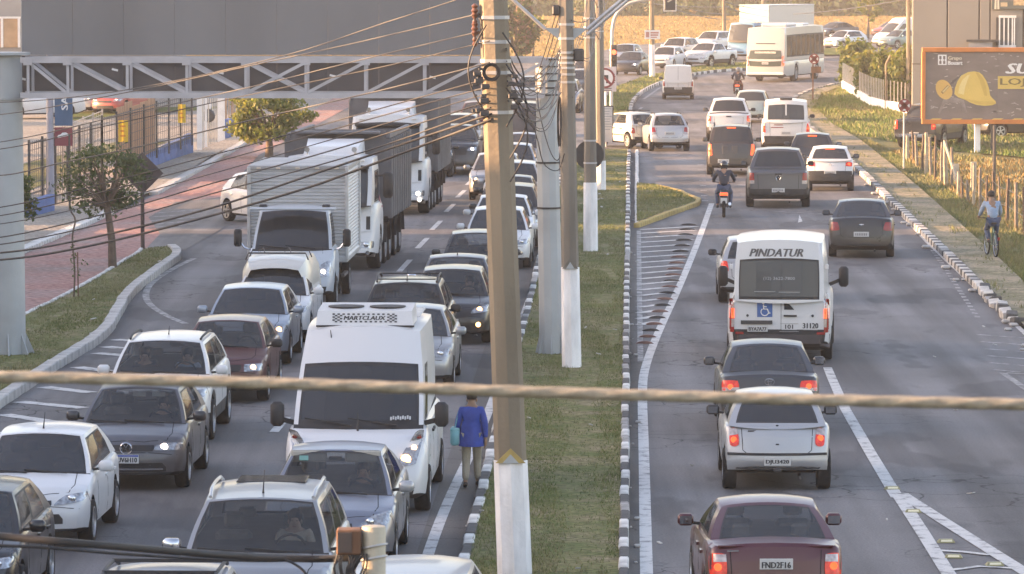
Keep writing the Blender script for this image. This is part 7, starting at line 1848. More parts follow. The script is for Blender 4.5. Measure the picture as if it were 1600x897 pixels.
def pk(label, colr, hd, x0_, x1_, bot, glass=GL_D, emblem=None, L=5.2, W=1.9, lit=M_TAIL, H=1.8):
    c = car('pickup', label, 'pickup', pickup(L=L, W=W, H=H), colr, GR, glass)
    rear_kit(c, [(.74, .78), (.90, .78), (.90, 1.12), (.76, 1.12)], lit, (.58,), emblem, rnd=.15, bump=(.88, .46, .62, M_TRIM), two=(.0, .3)); mirrors(c, 1.55, 1.18, M_TRIM); handles(c, (2.3, 3.1), 1.0); flat_on(c, 'r', 0, 1.08, .22, .05, 'tailgate_handle', M_TRIM, .004, .02)
    fit(c, hd, False, x0=x0_, x1=x1_, bot=bot); return c
pk('dark grey pickup with round tailgate emblem in the middle of the road', 'grey', 2.6, 1163, 1268, 323, emblem=('vw', .96, .09), L=5.25, W=1.95, H=1.83)
c = car('car', 'small white crossover with dark lower bumper beside the kerb', 'car', hatch(L=3.7, W=1.58, H=1.49, clad=True, dz=.06, lean_r=.14), 'white', GR); rear_kit(c, [(.50, .84), (.74, .82), (.74, .96), (.54, .98)], M_TAILL, (.62,), ('diamond', .88, .04), bump=(.74, .36, .68, M_TRIM), brake=.97); mirrors(c, 1.3, 1.0, M_TRIM); fit(c, 3.6, False, x0=1259, x1=1335, bot=298)
c = car('car', 'brown tall wagon with dark tailgate and lit brake lights', 'car', suv(L=4.2, W=1.74, H=1.78, dz=.05, rw=.78, lean_r=.04, rv=(.06, .93)), 'brown', GR); rear_kit(c, [(.68, .72), (.83, .72), (.82, 1.12), (.72, 1.12)], M_TAILB, (.52, None, -.28), brake=.98, rnd=.1); mirrors(c, 1.3, 1.1, M_TRIM); roof_rails(c, M_TRIM)
patch(c, 'r', [(-.60, .62), (.60, .62), (.62, 1.12), (-.62, 1.12)], 'tailgate_panel', PT['dgrey'], n=8, k=4, off=.012, rnd=.1)
for x in (-.22, .12): flat_on(c, 'r', x, .92, .2, .30, 'tailgate_reflection', PT['grey'], .014, .01)  # lighter grey boards painted as reflections in the dark tailgate glass
fit(c, 3, False, x0=1103, x1=1183, bot=273)
pk('white pickup ahead of the brown wagon', 'white', 3, 1100, 1178, 221, L=4.95, W=1.84, lit=M_TAILL)
c = car('van', 'white passenger van with two rear windows in the right lane', 'van', van(L=5.0, W=1.95, H=2.1, WB=3.1, rv=(.1, .82), wv=(.05, .8), sv=(.04, .8), panes=[(.09, .24), (.28, .5), (.54, .9)], rt=.86, gh=(.92, 1.85, 4.88, 4.98)), 'white', GR); rear_kit(c, [(.80, .80), (.94, .80), (.93, 1.22), (.84, 1.22)], M_TAILL, (.78,), rnd=.1); mirrors(c, 1.25, 1.25, M_TRIM)
MB().box(-.03, .03, -2.53, -2.46, 1.25, 1.95).build('door_pillar', PT['white'], c.root)
for x, w_ in ((-.35, .5), (-.3, .35)): flat_on(c, 'r', x, 1.0 + (.1 if w_ < .4 else 0), w_, .03, 'lettering', mat('letter_red', (.3, .06, .06), .6, 0, 0), .006, .002)
MB().rbox(-.25, .25, -2.2, -1.9, 2.08, 2.16, .02).build('roof_vent', M_TRIM, c.root); fit(c, 3.2, False, x0=1187, x1=1269, bot=237)
c = car('car', 'dark car with brake light between the white van and the small white crossover', 'car', hatch(L=3.9, W=1.7, H=1.5), 'dgrey', GR); rear_kit(c, [(.55, .78), (.80, .78), (.78, .95), (.60, .95)], M_TAILB, brake=.95); mirrors(c, 1.3, .95); fit(c, 4, False, x0=1236, x1=1303, top=206)
c = car('car', 'greenish silver car beyond the two white vans', 'car', hatch(L=3.95, W=1.7, H=1.5), paint('paint_sage', (.33, .37, .34), .3, .3), GR); rear_kit(c, [(.58, .76), (.80, .76), (.78, .97), (.62, .97)]); mirrors(c, 1.3, .95); fit(c, 5, False, x0=1147, x1=1204, top=140)
c = car('van', 'small white cargo van farthest along the right carriageway by the kerb', 'van', hatch(L=4.3, W=1.68, H=1.85, rear_glass=False, panes=[(.05, .3)], dz=.05, bumper='black', bb_rows=3, rw=.80, gh=(1.0, 1.8, 4.22, 4.27), lean_r=0), 'white', GR); rear_kit(c, [(.70, .72), (.80, .72), (.80, 1.0), (.72, 1.0)]); mirrors(c, 1.3, 1.0, M_TRIM); patch(c, 'r', [(-.006, .6), (.006, .6), (.006, 1.75), (-.006, 1.75)], 'door_seam', M_UNDER, n=1, k=5, off=.004); fit(c, 2, False, x0=1036, x1=1083, bot=155)
c = car('car', 'cream boxy hatchback with roof rack turning left across the median gap', 'car', hatch(L=3.7, W=1.55, H=1.45, rim='cap', lean_r=.04, lean_f=.05, gh=(.95, 1.55, 3.1, 3.6)), 'cream', GR, GL_C); rear_kit(c, [(.56, .62), (.74, .62), (.72, .85), (.60, .85)], M_TAIL, bump=(.72, .28, .48, M_TRIM)); mirrors(c, 1.25, .93, M_TRIM); handles(c, (2.0, 2.7), .78, M_TRIM); seams(c, (1.25, 2.1, 2.8), .3)
for u in (.2, .75):
    q = c.S(u, 1); MB().bar((-q.x*.95, q.y, q.z+.12), (q.x*.95, q.y, q.z+.12), .03).build('rack_bar', M_TRIM, c.root)
for s in (-1, 1): MB().box(s*.78-.01, s*.78+.01, -1.6, 1.5, .52, .56).build('side_strip', M_TRIM, c.root)
fit(c, -24, False, x0=949, x1=1020, bot=232)
c = car('car', 'pale silver hatchback waiting beside the cream one at the median gap', 'car', hatch(L=3.75, W=1.62, H=1.5, lean_r=.1), 'silver_lt', GR, GL_C); rear_kit(c, [(.54, .70), (.72, .68), (.72, .95), (.60, .97)], M_TAIL, (.72,), two=(.0, .3), bump=(.76, .3, .52, PT['silver_lt'])); mirrors(c, 1.3, .95, M_TRIM); roof_rails(c, M_TRIM, h=.03); seams(c, (1.28, 2.3), .3); fit(c, -5, False, x0=1008, x1=1070, bot=236)
# bus, far lorry, cars beyond the junction
c = car('bus', 'white and green bus turning right at the far junction', 'bus', dict(L=11.5, W=2.5, H=3.35, r=.5, clear=.32, axles=[2.6, 8.4], top=[(0, 1.15), (.1, 1.3), (11.5, 1.32)], gh=(.06, .3, 11.2, 11.47), rw=.93, bw=.985, crown=.06, wv=(.0, .86), rear_glass=False, panes=[(.03 + k*.118, .03 + k*.118 + .105) for k in range(8)], sv=(.1, .78), lean_f=.02, lean_r=.0, pr=.08, pf=.1, interior=False, rim='steel', track=1.06, archc=0), paint('paint_bus', (.44, .43, .40)), GFAR, GL_D)
patch(c, 'r', [(-1.02, .95), (1.02, .95), (1.0, 1.95), (-1.0, 1.95)], 'rear_panel', mat('bus_dark_green', (.06, .075, .065), .4, 0, .15, 3), n=8, k=4, off=.012, rnd=.25); rpn = c.root.children[-1]
for z, w_ in ((1.80, 1.3),): flat_on(c, 'r', 0, z, w_, .12, 'rear_print', mat('bus_print', (.42, .42, .38), .6, 0, .4, 22), .022, .003, parent=rpn)
plate(c, 'r', 0, 1.15); patch(c, 'r', [(-.6, 2.3), (.6, 2.3), (.6, 2.36), (-.6, 2.36)], 'rear_rail', M_DARK, n=6, k=1, off=.015)
for s in (-1, 1):
    patch(c, 'r', [(s*1.1-.06, 1.0), (s*1.1+.06, 1.0), (s*1.1+.06, 1.6), (s*1.1-.06, 1.6)], 'tail_light', M_TAILB if s > 0 else M_TAIL, n=2, k=4, off=.02)
    patch(c, 'R' if s > 0 else 'L', [(-5.6, .5), (5.4, .5), (5.4, 1.2), (-5.6, 1.2)], 'side_stripe', PT['green'], n=24, k=2, off=.008) if 0 else None
    for a in (-1, 1): pass
MB().rbox(-1.15, 1.15, -5.84, -5.76, .45, .62, .03).build('bumper', PT['white'], c.root); MB().rbox(-.8, .8, -3.4, -.6, 3.3, 3.52, .08).build('roof_unit', PT['white'], c.root); MB().rbox(-.7, .7, 1.6, 3.2, 3.3, 3.45, .06).build('roof_hatch', PT['white'], c.root)
fit(c, 16, False, x0=1166, bot=127)
c = car('lorry', 'blue-cabbed lorry with tall white box behind the bus', 'lorry', dict(L=2.2, W=2.3, H=2.75, r=.46, clear=.35, axles=[.9], top=[(0, 1.1), (.1, 1.25), (.4, 1.4), (2.2, 1.42)], gh=(.3, .7, 2.05, 2.18), rw=.86, wv=(.03, .9), panes=[(.1, .7)], sv=(.03, .85), rear_glass=False, lean_r=0, pr=0, rim='steel', rear_seats=False), 'blue', GFAR)
front_kit(c, hl=[(.6, .7), (.95, .72), (.96, .9), (.65, .88)]); mb = MB().rbox(-1.25, 1.25, -7.6, -1.2, 1.05, 3.9, .04); mb.build('cargo_box', PT['cream'], c.root); MB().rbox(-1.27, 1.27, -7.62, -1.18, 3.9, 3.96, .02).build('box_top', PT['white'], c.root)
MB().box(-.4, .4, -7.4, -.9, .6, .9).build('chassis', M_UNDER, c.root)
for y in (-4.6, -5.8):
    for s in (-1, 1): wheel(c.root, s*1.0, y, .46, s, 'steel', .9)
c.pts = np.vstack([c.pts, [(sx*1.25, y, z) for sx in (-1, 1) for y in (-1.2, -7.6) for z in (1.05, 3.96)]]); fit(c, 34, True, x0=1154, x1=1254, top=6)
for lb, nm, kind, colr, hd, on, xx, tp, lit in (
    ('dark oncoming car with bright headlight behind the white-based pole', 'car', sedan(), 'black', 16, True, (963, 1016), 80, M_LITW),
    ('white oncoming hatchback just right of the white-based pole', 'car', hatch(), 'white', 18, True, (1022, 1064), 72, None),
    ('white oncoming crossover behind the white hatchback at the junction', 'car', suv(), 'white', 24, True, (1040, 1084), 58, None),
    ('white oncoming pickup in the middle of the far junction', 'pickup', pickup(L=4.9, W=1.84, H=1.7), 'white', 30, True, (1078, 1142), 66, None),
    ('white estate behind the oncoming pickup', 'car', suv(L=4.6), 'white', 30, True, (1088, 1146), 48, None),
    ('dark car passing right of the bus', 'car', sedan(), 'dgrey', 48, True, (1276, 1338), 34, M_LITD),
    ('white car in front of the dark one right of the bus', 'car', hatch(), 'white', 46, True, (1292, 1350), 47, M_LITD),
    ('silver car half hidden by the traffic light mast', 'car', hatch(), 'ltblue', 14, True, (956, 1002), 68, None)):
    c = car(nm, lb, nm, kind, colr, GFAR); front_kit(c, lit=[lit, lit] if lit else None); mirrors(c, 1.35, 1.0); fit(c, hd, on, x0=xx[0], x1=xx[1], top=tp)
c = car('van', 'white van behind the thin pole by the grey building', 'van', van(L=5.2, H=2.4), 'white', GFAR); front_kit(c); mirrors(c, 1.2, 1.2, M_TRIM); fit(c, 60, True, xc=1412, top=27)
c = car('car', 'red car left of the white van by the grey building', 'car', hatch(), 'red', GFAR); front_kit(c); mirrors(c, 1.3, .95); fit(c, 55, True, xc=1395, top=33)
c = car('car', 'greenish car low behind the bamboo hedge', 'car', hatch(), paint('paint_teal', (.2, .28, .26), .2, .3), GFAR); front_kit(c); mirrors(c, 1.3, .95); fit(c, 50, True, xc=1408, top=46)
c = car('pickup', 'black pickup parked on the grass behind the billboard posts', 'pickup', pickup(L=5.2, W=1.85, H=1.78), 'black', 'parked vehicles on the right lot'); rear_kit(c, [(.70, .78), (.88, .78), (.88, 1.14), (.72, 1.14)], M_TAILL, (.6,), bump=(.86, .46, .6, M_CHROME), rnd=.15); mirrors(c, 1.55, 1.18, M_TRIM); MB().tube([(-.8, -.9, 1.18), (-.75, -.95, 1.7), (.75, -.95, 1.7), (.8, -.9, 1.18)], .035, 8).build('roll_bar', M_DARK, c.root, 60); fit(c, 21, False, x0=1397, bot=231)
for lb, x_, bt, colr, hd in (('dark car parked far right below the billboard', 1592, 216, 'black', 70), ('grey car parked behind the billboard support posts', 1690, 214, 'grey', 70)):
    c = car('car', lb, 'car', hatch(), colr, 'parked vehicles on the right lot'); rear_kit(c, [(.58, .76), (.80, .76), (.78, .97), (.62, .97)]); fit(c, hd, False, xc=x_, bot=bt)
for lb, kind, colr, hd, on, xc_, bt, glass in (('black and white car parked in the left lot behind the gantry column', sedan(), 'white', 62, True, 60, 186, GL_D), ('cream car parked at the back of the left lot', hatch(), 'cream', 20, True, 146, 176, GL_D), ('green car parked beside the cream one', suv(), 'green', 20, True, 172, 174, GL_D), ('small red car parked at the right of the row in the left lot', hatch(), 'red', 22, True, 192, 178, GL_D)):
    c = car('car', lb, 'car', kind, colr, 'cars parked in the left lot', glass); front_kit(c); mirrors(c, 1.33, .97); fit(c, hd, on, xc=xc_, bot=bt)
# ============================================================ PEOPLE, MOTORCYCLES, BICYCLE
M_SKIN = mat('skin_tan', (.28, .16, .10), .6, 0, .12, 9); M_SKIN2 = mat('skin_light', (.42, .27, .19), .6, 0, .12, 9); M_HAIR = mat('hair_dark', (.022, .017, .015), .7, 0, .3, 30)
M_JACK = mat('jacket_blue', (.030, .065, .30), .85, 0, .2, 7, .4); M_KHAKI = mat('trousers_khaki', (.30, .26, .20), .9, 0, .18, 6, .4); M_TEAL = mat('bag_teal', (.16, .40, .44), .6, 0, .1, 4)
M_NAVY = mat('cloth_navy', (.022, .028, .045), .85, 0, .25, 7, .4); M_DENIM = mat('cloth_denim', (.05, .075, .13), .9, 0, .25, 8, .3); M_SHIRT = mat('cloth_pale_blue', (.25, .33, .44), .85, 0, .2, 7, .3); M_SHOE = mat('shoe_dark', (.04, .037, .035), .7, 0, .2, 8); M_CREAM = mat('cloth_cream', (.46, .41, .34), .9, 0, .15, 7, .3)
M_HELM = mat('helmet_black', (.02, .02, .022), .2, 0, .1, 4, coat=.6); M_HELMG = mat('helmet_grey', (.25, .25, .26), .3, 0, .1, 4, coat=.4)
def skin(name, chains, m, parent, lv=1):
    """one continuous surface grown round joint chains; chains: lists of (key, xyz, radius); a repeated key joins on"""
    idx = {}; vs = []; es = []; rad = []
    for ch in chains:
        prev = None
        for it in ch:
            k = it[0]
            if k not in idx: idx[k] = len(vs); vs.append(it[1]); rad.append(it[2])
            if prev is not None: es.append((prev, idx[k]))
            prev = idx[k]
    me = bpy.data.meshes.new(name); me.from_pydata(vs, es, []); me.materials.append(m)
    o = bpy.data.objects.new(name, me); COL.objects.link(o); o.parent = parent
    o.modifiers.new('skin', 'SKIN').use_smooth_shade = True
    for i, s in enumerate(me.skin_vertices[0].data): s.radius = rad[i] if isinstance(rad[i], tuple) else (rad[i], rad[i]); s.use_root = (i == 0)
    sb = o.modifiers.new('sub', 'SUBSURF'); sb.levels = lv; sb.render_levels = lv
    return o
def person(label, J, mats, group=None, hair=True, helmet=None, loc=(0, 0, 0), rz=0, sc=1.0, short=False, coat=False):
    """J: joints; mats: skin, top, trousers, shoes"""
    r = empty('person', loc, rz, label, 'person', group); r.scale = (sc, sc, sc)
    V_ = Vector; S1, TOP, TRO, SHO = mats
    ch = [[('pel', J['pel'], .12), ('sp', J['sp'], .12), ('ch', J['ch'], .135), ('nk', J['nk'], .055), ('hb', J['hb'], .075), ('ht', J['ht'], .07)]]
    hd = (V_(J['hf'])).normalized()
    ch.append([('hb', J['hb'], 0), ('nose', tuple(V_(J['hb']) + hd*.085 + V_((0, 0, .03))), .016)])
    for s in 'LR':
        sg = -1 if s == 'L' else 1
        ch.append([('ch', 0, 0), (s+'sh', J[s+'sh'], .058), (s+'el', J[s+'el'], .043), (s+'wr', J[s+'wr'], .028), (s+'pa', J[s+'pa'], (.038, .022))])
        wr, pa = V_(J[s+'wr']), V_(J[s+'pa']); d = (pa - wr).normalized(); side = V_((0, 1, 0)) if abs(d.y) < .7 else V_((1, 0, 0))
        n = d.cross(side).normalized() * sg; side = n.cross(d) * sg
        curl = V_(J.get('curl', (-sg*.02, .02, -.01)))
        for k, (off, ln) in enumerate(((-.028, .062), (-.010, .074), (.010, .070), (.027, .056))):
            b = pa + side*off + d*.02
            ch.append([(s+'pa', 0, 0), (s+'f%da' % k, tuple(b + d*ln*.4), .0095), (s+'f%db' % k, tuple(b + d*ln*.8 + curl*.5), .0085), (s+'f%dc' % k, tuple(b + d*ln*1.05 + curl*1.3), .007)])
        tb = wr + (pa-wr)*.45 - side*.03
        ch.append([(s+'pa', 0, 0), (s+'t0', tuple(tb - side*.018), .012), (s+'t1', tuple(tb - side*.03 + d*.035), .010)])
        ch.append([('pel', 0, 0), (s+'hp', J[s+'hp'], .085), (s+'kn', J[s+'kn'], .055), (s+'an', J[s+'an'], .035), (s+'to', J[s+'to'], .032)])
    skin('body', ch, S1, r)
    k = .018
    skin('jacket', [[('ch', J['ch'], .15), ('sp', J['sp'], (.15, .13)), ('pel', tuple(V_(J['pel']) + V_((0, 0, .0))), (.20 if coat else .165, .17 if coat else .14))], [('ch', 0, 0), ('c', tuple(V_(J['ch'])*.45 + V_(J['nk'])*.55), .075)]] + [[('ch', 0, 0), (s+'sh', J[s+'sh'], .078), (s+'el', J[s+'el'], .062)] + ([] if short else [(s+'wr', J[s+'wr'], .042)]) for s in 'LR'], TOP, r)
    skin('trousers', [[('pel', J['pel'], .135)]] + [[('pel', 0, 0), (s+'hp', J[s+'hp'], .105), (s+'kn', J[s+'kn'], .078), (s+'an', tuple(V_(J[s+'an']) + V_((0, 0, .03))), .062)] for s in 'LR'], TRO, r)
    if coat:
        p0 = V_(J['pel']); mb = MB(); grid_mesh(mb, [[(p0.x + rx*math.cos(a), p0.y + .01 + ry*math.sin(a) + .012*math.sin(5*a), p0.z + z) for a in np.linspace(0, 2*PI, 29)] for z, rx, ry in ((.26, .165, .14), (.14, .19, .165), (0, .215, .20), (-.12, .23, .225), (-.17, .225, .225))]); mb.build('coat_skirt', TOP, r, 70)
    for s in 'LR':
        a, t = V_(J[s+'an']), V_(J[s+'to']); skin('shoe', [[('a', tuple(a - (t-a)*.35 + V_((0, 0, -.03))), .045), ('m', tuple(a*.5 + t*.5 + V_((0, 0, -.01))), .045), ('t', tuple(t + (t-a)*.2), .036)]], SHO, r)
    hb = V_(J['hb']); ht = V_(J['ht']); up = (ht-hb).normalized(); c = hb*.4 + ht*.6; X = hd.cross(up).normalized()
    def ell(nm, m, c, rx, ry, rz, z0=-1, cut=None):
        mb = MB(); n, k_ = 16, 9; rows = []
        for j in range(k_+1):
            t = -PI/2*abs(z0) + (PI/2*abs(z0) + PI/2)*j/k_
            rows.append([c + X*rx*math.cos(t)*math.cos(2*PI*i/n) + hd*ry*math.cos(t)*math.sin(2*PI*i/n) + up*rz*math.sin(t) for i in range(n+1)])
        grid_mesh(mb, rows); return mb.build(nm, m, r, 80)
    for s in (-1, 1):
        ell('eye', M_LBLK, hb + hd*.078 + X*s*.032 + up*.045, .011, .006, .008); ell('ear', S1, hb + X*s*.082 + up*.02, .014, .022, .034)
    ell('mouth', mat('lip', (.25, .10, .08), .6, 0, 0), hb + hd*.074 - up*.03, .026, .008, .007)
    if helmet:
        ell('helmet', helmet, hb + up*.055 - hd*.005, .135, .155, .15, .75); mb = MB(); grid_mesh(mb, [[hb + up*(.03+.06*j) + X*.128*math.sin(t) + hd*.15*math.cos(t) for t in np.linspace(-1, 1, 7)] for j in range(2)]); mb.build('visor', GL_D, r, 60)
    elif hair: ell('hair', M_HAIR, c - hd*.028 + up*.02, .095, .098, .105, .45)
    return r
def stand(c, rz):
    return c
# woman walking along the kerb
J = dict(pel=(0, 0, .90), sp=(0, .015, 1.08), ch=(0, .03, 1.27), nk=(0, .05, 1.42), hb=(0, .075, 1.50), ht=(0, .07, 1.62), hf=(0, 1, -.15),
  Lsh=(-.175, .02, 1.35), Lel=(-.245, .0, 1.10), Lwr=(-.235, .10, .90), Lpa=(-.23, .125, .83), Rsh=(.175, .02, 1.35), Rel=(.235, -.07, 1.11), Rwr=(.245, -.07, .87), Rpa=(.243, -.06, .79),
  Lhp=(-.09, 0, .86), Lkn=(-.095, .02, .48), Lan=(-.10, -.16, .10), Lto=(-.115, -.02, .04), Rhp=(.09, 0, .86), Rkn=(.095, .10, .49), Ran=(.10, .10, .09), Rto=(.115, .25, .035))
g = G(737, 762); person('person in blue jacket and khaki trousers walking beside the median kerb', J, (M_SKIN, M_JACK, M_KHAKI, M_SHOE), loc=(g.x, g.y, .0), rz=-.03, sc=.875, coat=True)
b = empty('shoulder_bag', (g.x - .25, g.y + .05, .78), -.03, 'pale teal bag carried at the left side of the walking person', 'bag')
MB().rbox(-.07, .07, -.17, .17, -.13, .13, .03).build('bag_body', M_TEAL, b, 50); MB().tube(spline([(-.0, -.12, .12), (.05, -.05, .36), (.09, .0, .44), (.05, .06, .36), (0, .12, .12)], 6), .009, 6).build('strap', M_TEAL, b, 60); MB().rbox(-.072, .072, -.172, .172, .09, .135, .02).build('flap', M_TEAL, b, 50)
# motorcycles
def motorcycle(label, loc, rz, colr, plate_txt=True):
    r = empty('motorcycle', loc, rz, label, 'motorcycle', 'motorcycles on the right carriageway')
    for y, nm in ((.63, 'wheel'), (-.63, 'wheel')):
        o = MB().lathe([(.20, -.035), (.27, -.05), (.30, -.03), (.305, 0), (.30, .03), (.27, .05), (.20, .035)], 24, 'x').build(nm, M_TYRE, r, 60); o.location = (0, y, .305)
        mb = MB().lathe([(.21, -.03), (.21, .03), (.185, .03), (.185, -.03), (.21, -.03)], 20, 'x').lathe([(0, -.05), (.05, -.05), (.05, .05), (0, .05)], 10, 'x')
        for k in range(6): a = k*PI/3; mb.bar((0, .04*math.cos(a), .04*math.sin(a)), (0, .19*math.cos(a), .19*math.sin(a)), .02)
        mb.build('rim', M_ALLOY, o)
    for s in (-1, 1): MB().tube([(s*.09, .63, .305), (s*.09, .46, .78), (s*.08, .42, .92)], .02, 7).build('fork', M_DARK, r, 60); MB().tube([(s*.11, -.63, .305), (s*.10, -.42, .66)], .025, 7).build('shock_absorber', M_DARK, r, 60)
    MB().tube([(-.34, .28, 1.04), (-.2, .38, 1.02), (0, .42, .96), (.2, .38, 1.02), (.34, .28, 1.04)], .014, 7).build('handlebar', M_DARK, r, 60)
    for s in (-1, 1): o = MB().tube([(s*.24, .36, 1.02), (s*.33, .38, 1.2)], .008, 6).build('mirror_stalk', M_DARK, r); MB().rbox(s*.34-.06, s*.34+.06, .37, .40, 1.18, 1.26, .012).build('mirror', M_DARK, o)
    mb = MB(); rows = []
    for y, z, w_, h in ((.42, .78, .06, .10), (.28, .83, .13, .13), (.1, .82, .14, .12), (-.02, .78, .09, .08)): rows.append([(w_*math.cos(t), y, z + h*math.sin(t)) for t in np.linspace(0, 2*PI, 11)])
    grid_mesh(mb, rows); mb.build('fuel_tank', colr, r, 60)
    MB().rbox(-.13, .13, -.62, .02, .74, .82, .03).build('seat', M_TRIM, r, 50); MB().rbox(-.10, .10, -.20, .35, .28, .66, .04).build('engine', M_DARK, r, 50); MB().bar((0, -.1, .5), (0, -.62, .32), .06, .05).build('swing_arm', M_DARK, r)
    MB().rbox(-.11, .11, -.78, -.55, .70, .80, .03).build('tail_fairing', colr, r, 50); MB().rbox(-.12, .12, -.80, -.76, .66, .76, .02).build('tail_light', M_TAILB, r)
    MB().obox((0, -.84, .52), (.10, 0, 0), (0, .006, 0), (0, -.02, .085)).build('number_plate', M_PLATEW, r); text_mb('DEM', .05, (0, -.853, .555), (1, 0, 0), (0, 0, 1), .13, .003).build('lettering', M_LBLK, r.children[-1]) if plate_txt else None
    MB().obox((0, -.80, .62), (.09, 0, 0), (0, .02, 0), (0, 0, .05)).build('rear_mudguard', M_TRIM, r); MB().tube([(.14, .15, .35), (.17, -.3, .33), (.18, -.75, .42)], [.025, .04, .05], 9).build('exhaust', M_CHROME, r, 60)
    MB().lathe([(0, .09), (.08, .07), (.10, 0), (.06, -.08)], 14, 'y', (0, .50, .92)).build('headlamp', M_DARK, r, 60)
    return r
JM = dict(pel=(0, -.22, .90), sp=(0, -.18, 1.08), ch=(0, -.06, 1.28), nk=(0, .0, 1.42), hb=(0, .05, 1.49), ht=(0, .05, 1.61), hf=(0, 1, -.1),
  Lsh=(-.19, -.04, 1.36), Lel=(-.31, .03, 1.13), Lwr=(-.31, .23, 1.06), Lpa=(-.31, .29, 1.055), Rsh=(.19, -.04, 1.36), Rel=(.31, .03, 1.13), Rwr=(.31, .23, 1.06), Rpa=(.31, .29, 1.055), curl=(0, -.02, -.035),
  Lhp=(-.11, -.18, .87), Lkn=(-.21, .20, .72), Lan=(-.19, -.02, .34), Lto=(-.2, .13, .28), Rhp=(.11, -.18, .87), Rkn=(.21, .20, .72), Ran=(.19, -.02, .34), Rto=(.2, .13, .28))
g = G(1131, 338); motorcycle('motorcycle with bright red tail light beside the dark pickup', (g.x, g.y, 0), -.045, PT['black']); person('motorcyclist in navy jacket seen from behind with black helmet', JM, (M_SKIN, M_NAVY, M_DENIM, M_SHOE), 'motorcyclists', True, M_HELM, (g.x, g.y, 0), -.045)
g = G(1153, 154); motorcycle('far motorcycle with reddish body ahead of the greenish car', (g.x, g.y, 0), -.1, PT['wine'], False); person('far motorcyclist with grey helmet ahead of the greenish car', JM, (M_SKIN, M_NAVY, mat('cloth_rust', (.16, .05, .04), .9, 0, .2, 7), M_SHOE), 'motorcyclists', True, M_HELMG, (g.x, g.y, 0), -.1)
# cyclist on the right pavement
g = G(1549, 400, .1); r = empty('bicycle', (g.x, g.y, .1), .12, 'dark bicycle ridden along the right pavement', 'bicycle')
for y in (.52, -.52):
    o = MB().lathe([(.31, -.02), (.335, -.015), (.34, 0), (.335, .015), (.31, .02)], 26, 'x').build('wheel', M_TYRE, r, 60); o.location = (0, y, .34); mb = MB()
    for k in range(10): a = k*PI/5; mb.bar((0, 0, 0), (0, .31*math.cos(a), .31*math.sin(a)), .006)
    mb.lathe([(.31, -.012), (.31, .012), (.295, .012), (.295, -.012)], 20, 'x').build('rim', M_ALLOY, o)
mb = MB()
for a, b_ in (((0, -.52, .34), (0, -.05, .30)), ((0, -.52, .34), (0, -.18, .78)), ((0, -.05, .30), (0, -.20, .84)), ((0, -.05, .30), (0, .36, .74)), ((0, -.18, .78), (0, .35, .82)), ((0, .34, .88), (0, .52, .34))): mb.tube([a, b_], .017, 7)
mb.build('frame', PT['green'], r, 60); MB().tube([(-.27, .28, 1.0), (-.1, .38, .98), (0, .37, .95), (.1, .38, .98), (.27, .28, 1.0)], .012, 6).build('handlebar', M_DARK, r, 60)
MB().rbox(-.08, .08, -.33, -.08, .85, .90, .025).build('saddle', M_TRIM, r, 50)
for s in (-1, 1): MB().bar((s*.06, -.05, .3), (s*.07, -.05 + s*.14, .3 - s*.08), .02).build('crank', M_DARK, r); MB().rbox(s*.12-.05, s*.12+.05, -.05+s*.14-.03, -.05+s*.14+.03, .29-s*.08, .31-s*.08, .006).build('pedal', M_TRIM, r)
MB().obox((0, -.86, .5), (.03, 0, 0), (0, .006, 0), (0, 0, .04)).build('reflector', M_TAIL, r)
JC = dict(pel=(0, -.20, .95), sp=(0, -.13, 1.12), ch=(0, .0, 1.32), nk=(0, .07, 1.45), hb=(0, .11, 1.52), ht=(0, .11, 1.64), hf=(0, 1, -.1),
  Lsh=(-.18, .02, 1.39), Lel=(-.26, .12, 1.15), Lwr=(-.27, .26, 1.04), Lpa=(-.265, .31, 1.02), Rsh=(.18, .02, 1.39), Rel=(.26, .12, 1.15), Rwr=(.27, .26, 1.04), Rpa=(.265, .31, 1.02), curl=(0, -.02, -.035),
  Lhp=(-.09, -.18, .92), Lkn=(-.11, .12, .68), Lan=(-.11, -.17, .42), Lto=(-.11, -.05, .40), Rhp=(.09, -.18, .92), Rkn=(.11, .06, .55), Ran=(.11, .0, .20), Rto=(.11, .14, .25))
person('person riding a bicycle on the right pavement in pale blue shirt', JC, (M_SKIN, M_SHIRT, M_DENIM, M_SHOE), None, True, None, (g.x, g.y, .1), .12)
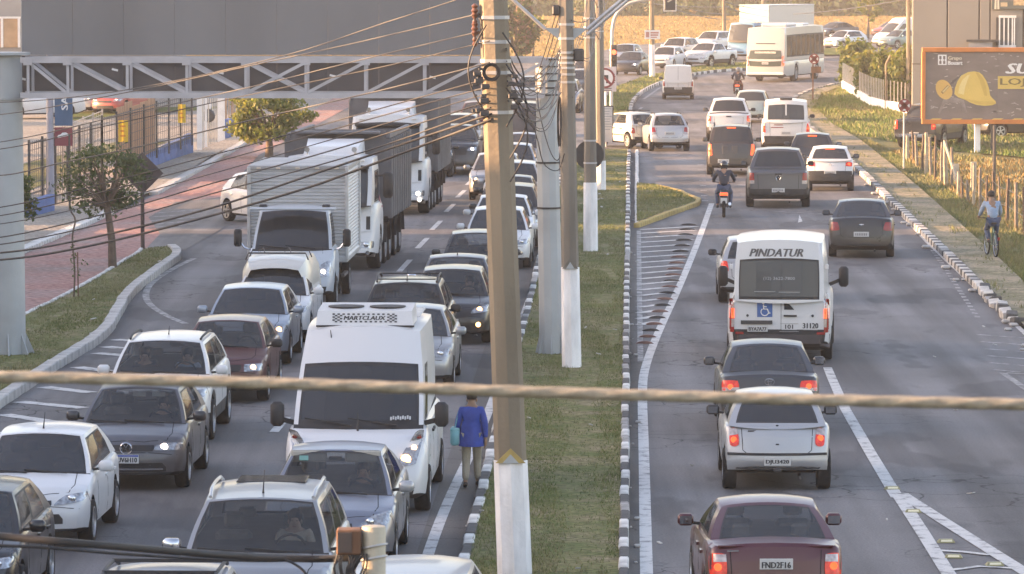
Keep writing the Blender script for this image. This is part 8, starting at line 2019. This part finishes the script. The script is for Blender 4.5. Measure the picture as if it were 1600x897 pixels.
# people sitting in cars
JS = dict(pel=(0, 0, .0), sp=(0, -.02, .18), ch=(0, -.05, .38), nk=(0, -.04, .53), hb=(0, -.01, .60), ht=(0, -.01, .72), hf=(0, 1, -.05),
  Lsh=(-.18, -.04, .47), Lel=(-.24, .10, .25), Lwr=(-.15, .32, .30), Lpa=(-.13, .37, .32), Rsh=(.18, -.04, .47), Rel=(.24, .10, .25), Rwr=(.13, .32, .30), Rpa=(.11, .37, .32), curl=(0, -.02, -.035),
  Lhp=(-.09, .06, .0), Lkn=(-.1, .42, .08), Lan=(-.1, .62, -.2), Lto=(-.1, .74, -.2), Rhp=(.09, .06, 0), Rkn=(.1, .42, .08), Ran=(.1, .62, -.2), Rto=(.1, .74, -.2))
def occupant(c, x, label, top, skinm=None):
    y = c.L/2 - c.p['gh'][0] - .88; z = c.H - .93; M = Matrix.Rotation(c.root.rotation_euler.z, 4, 'Z'); q = Vector(c.root.location) + M @ Vector((x, y, z))
    person(label, JS, (skinm or M_SKIN2, top, M_DENIM, M_SHOE), 'drivers and passengers in the queue', True, None, q, c.root.rotation_euler.z, .92)
occupant(CRETA, .36, 'passenger with pale face behind the windscreen of the white crossover', M_NAVY)
occupant(CRETA, -.36, 'driver behind the windscreen of the white crossover', M_SHIRT)
occupant(SSUV, -.38, 'driver holding the wheel of the large silver crossover', M_CREAM)
occupant(POLO, -.36, 'driver of the grey hatchback with the chrome emblem', M_NAVY)
occupant(NIS, -.36, 'driver of the blue-grey sedan behind the steering wheel', M_NAVY, M_SKIN)
occupant(BHT, -.36, 'driver of the black hatchback with the yellow lights', M_NAVY, M_SKIN2)
# ============================================================ AIR
m = bpy.data.materials.new('haze'); m.use_nodes = True; N = m.node_tree.nodes; L = m.node_tree.links
N.remove(N['Principled BSDF']); pv = N.new('ShaderNodeVolumePrincipled')
pv.inputs['Color'].default_value = (.90, .885, .87, 1); pv.inputs['Density'].default_value = HAZE; pv.inputs['Anisotropy'].default_value = 0.0
L.new(pv.outputs[0], N['Material Output'].inputs['Volume'])
o = MB().box(-740, 740, -190, 1180, -1.1, 44).build('haze', m); o['kind'] = 'stuff'
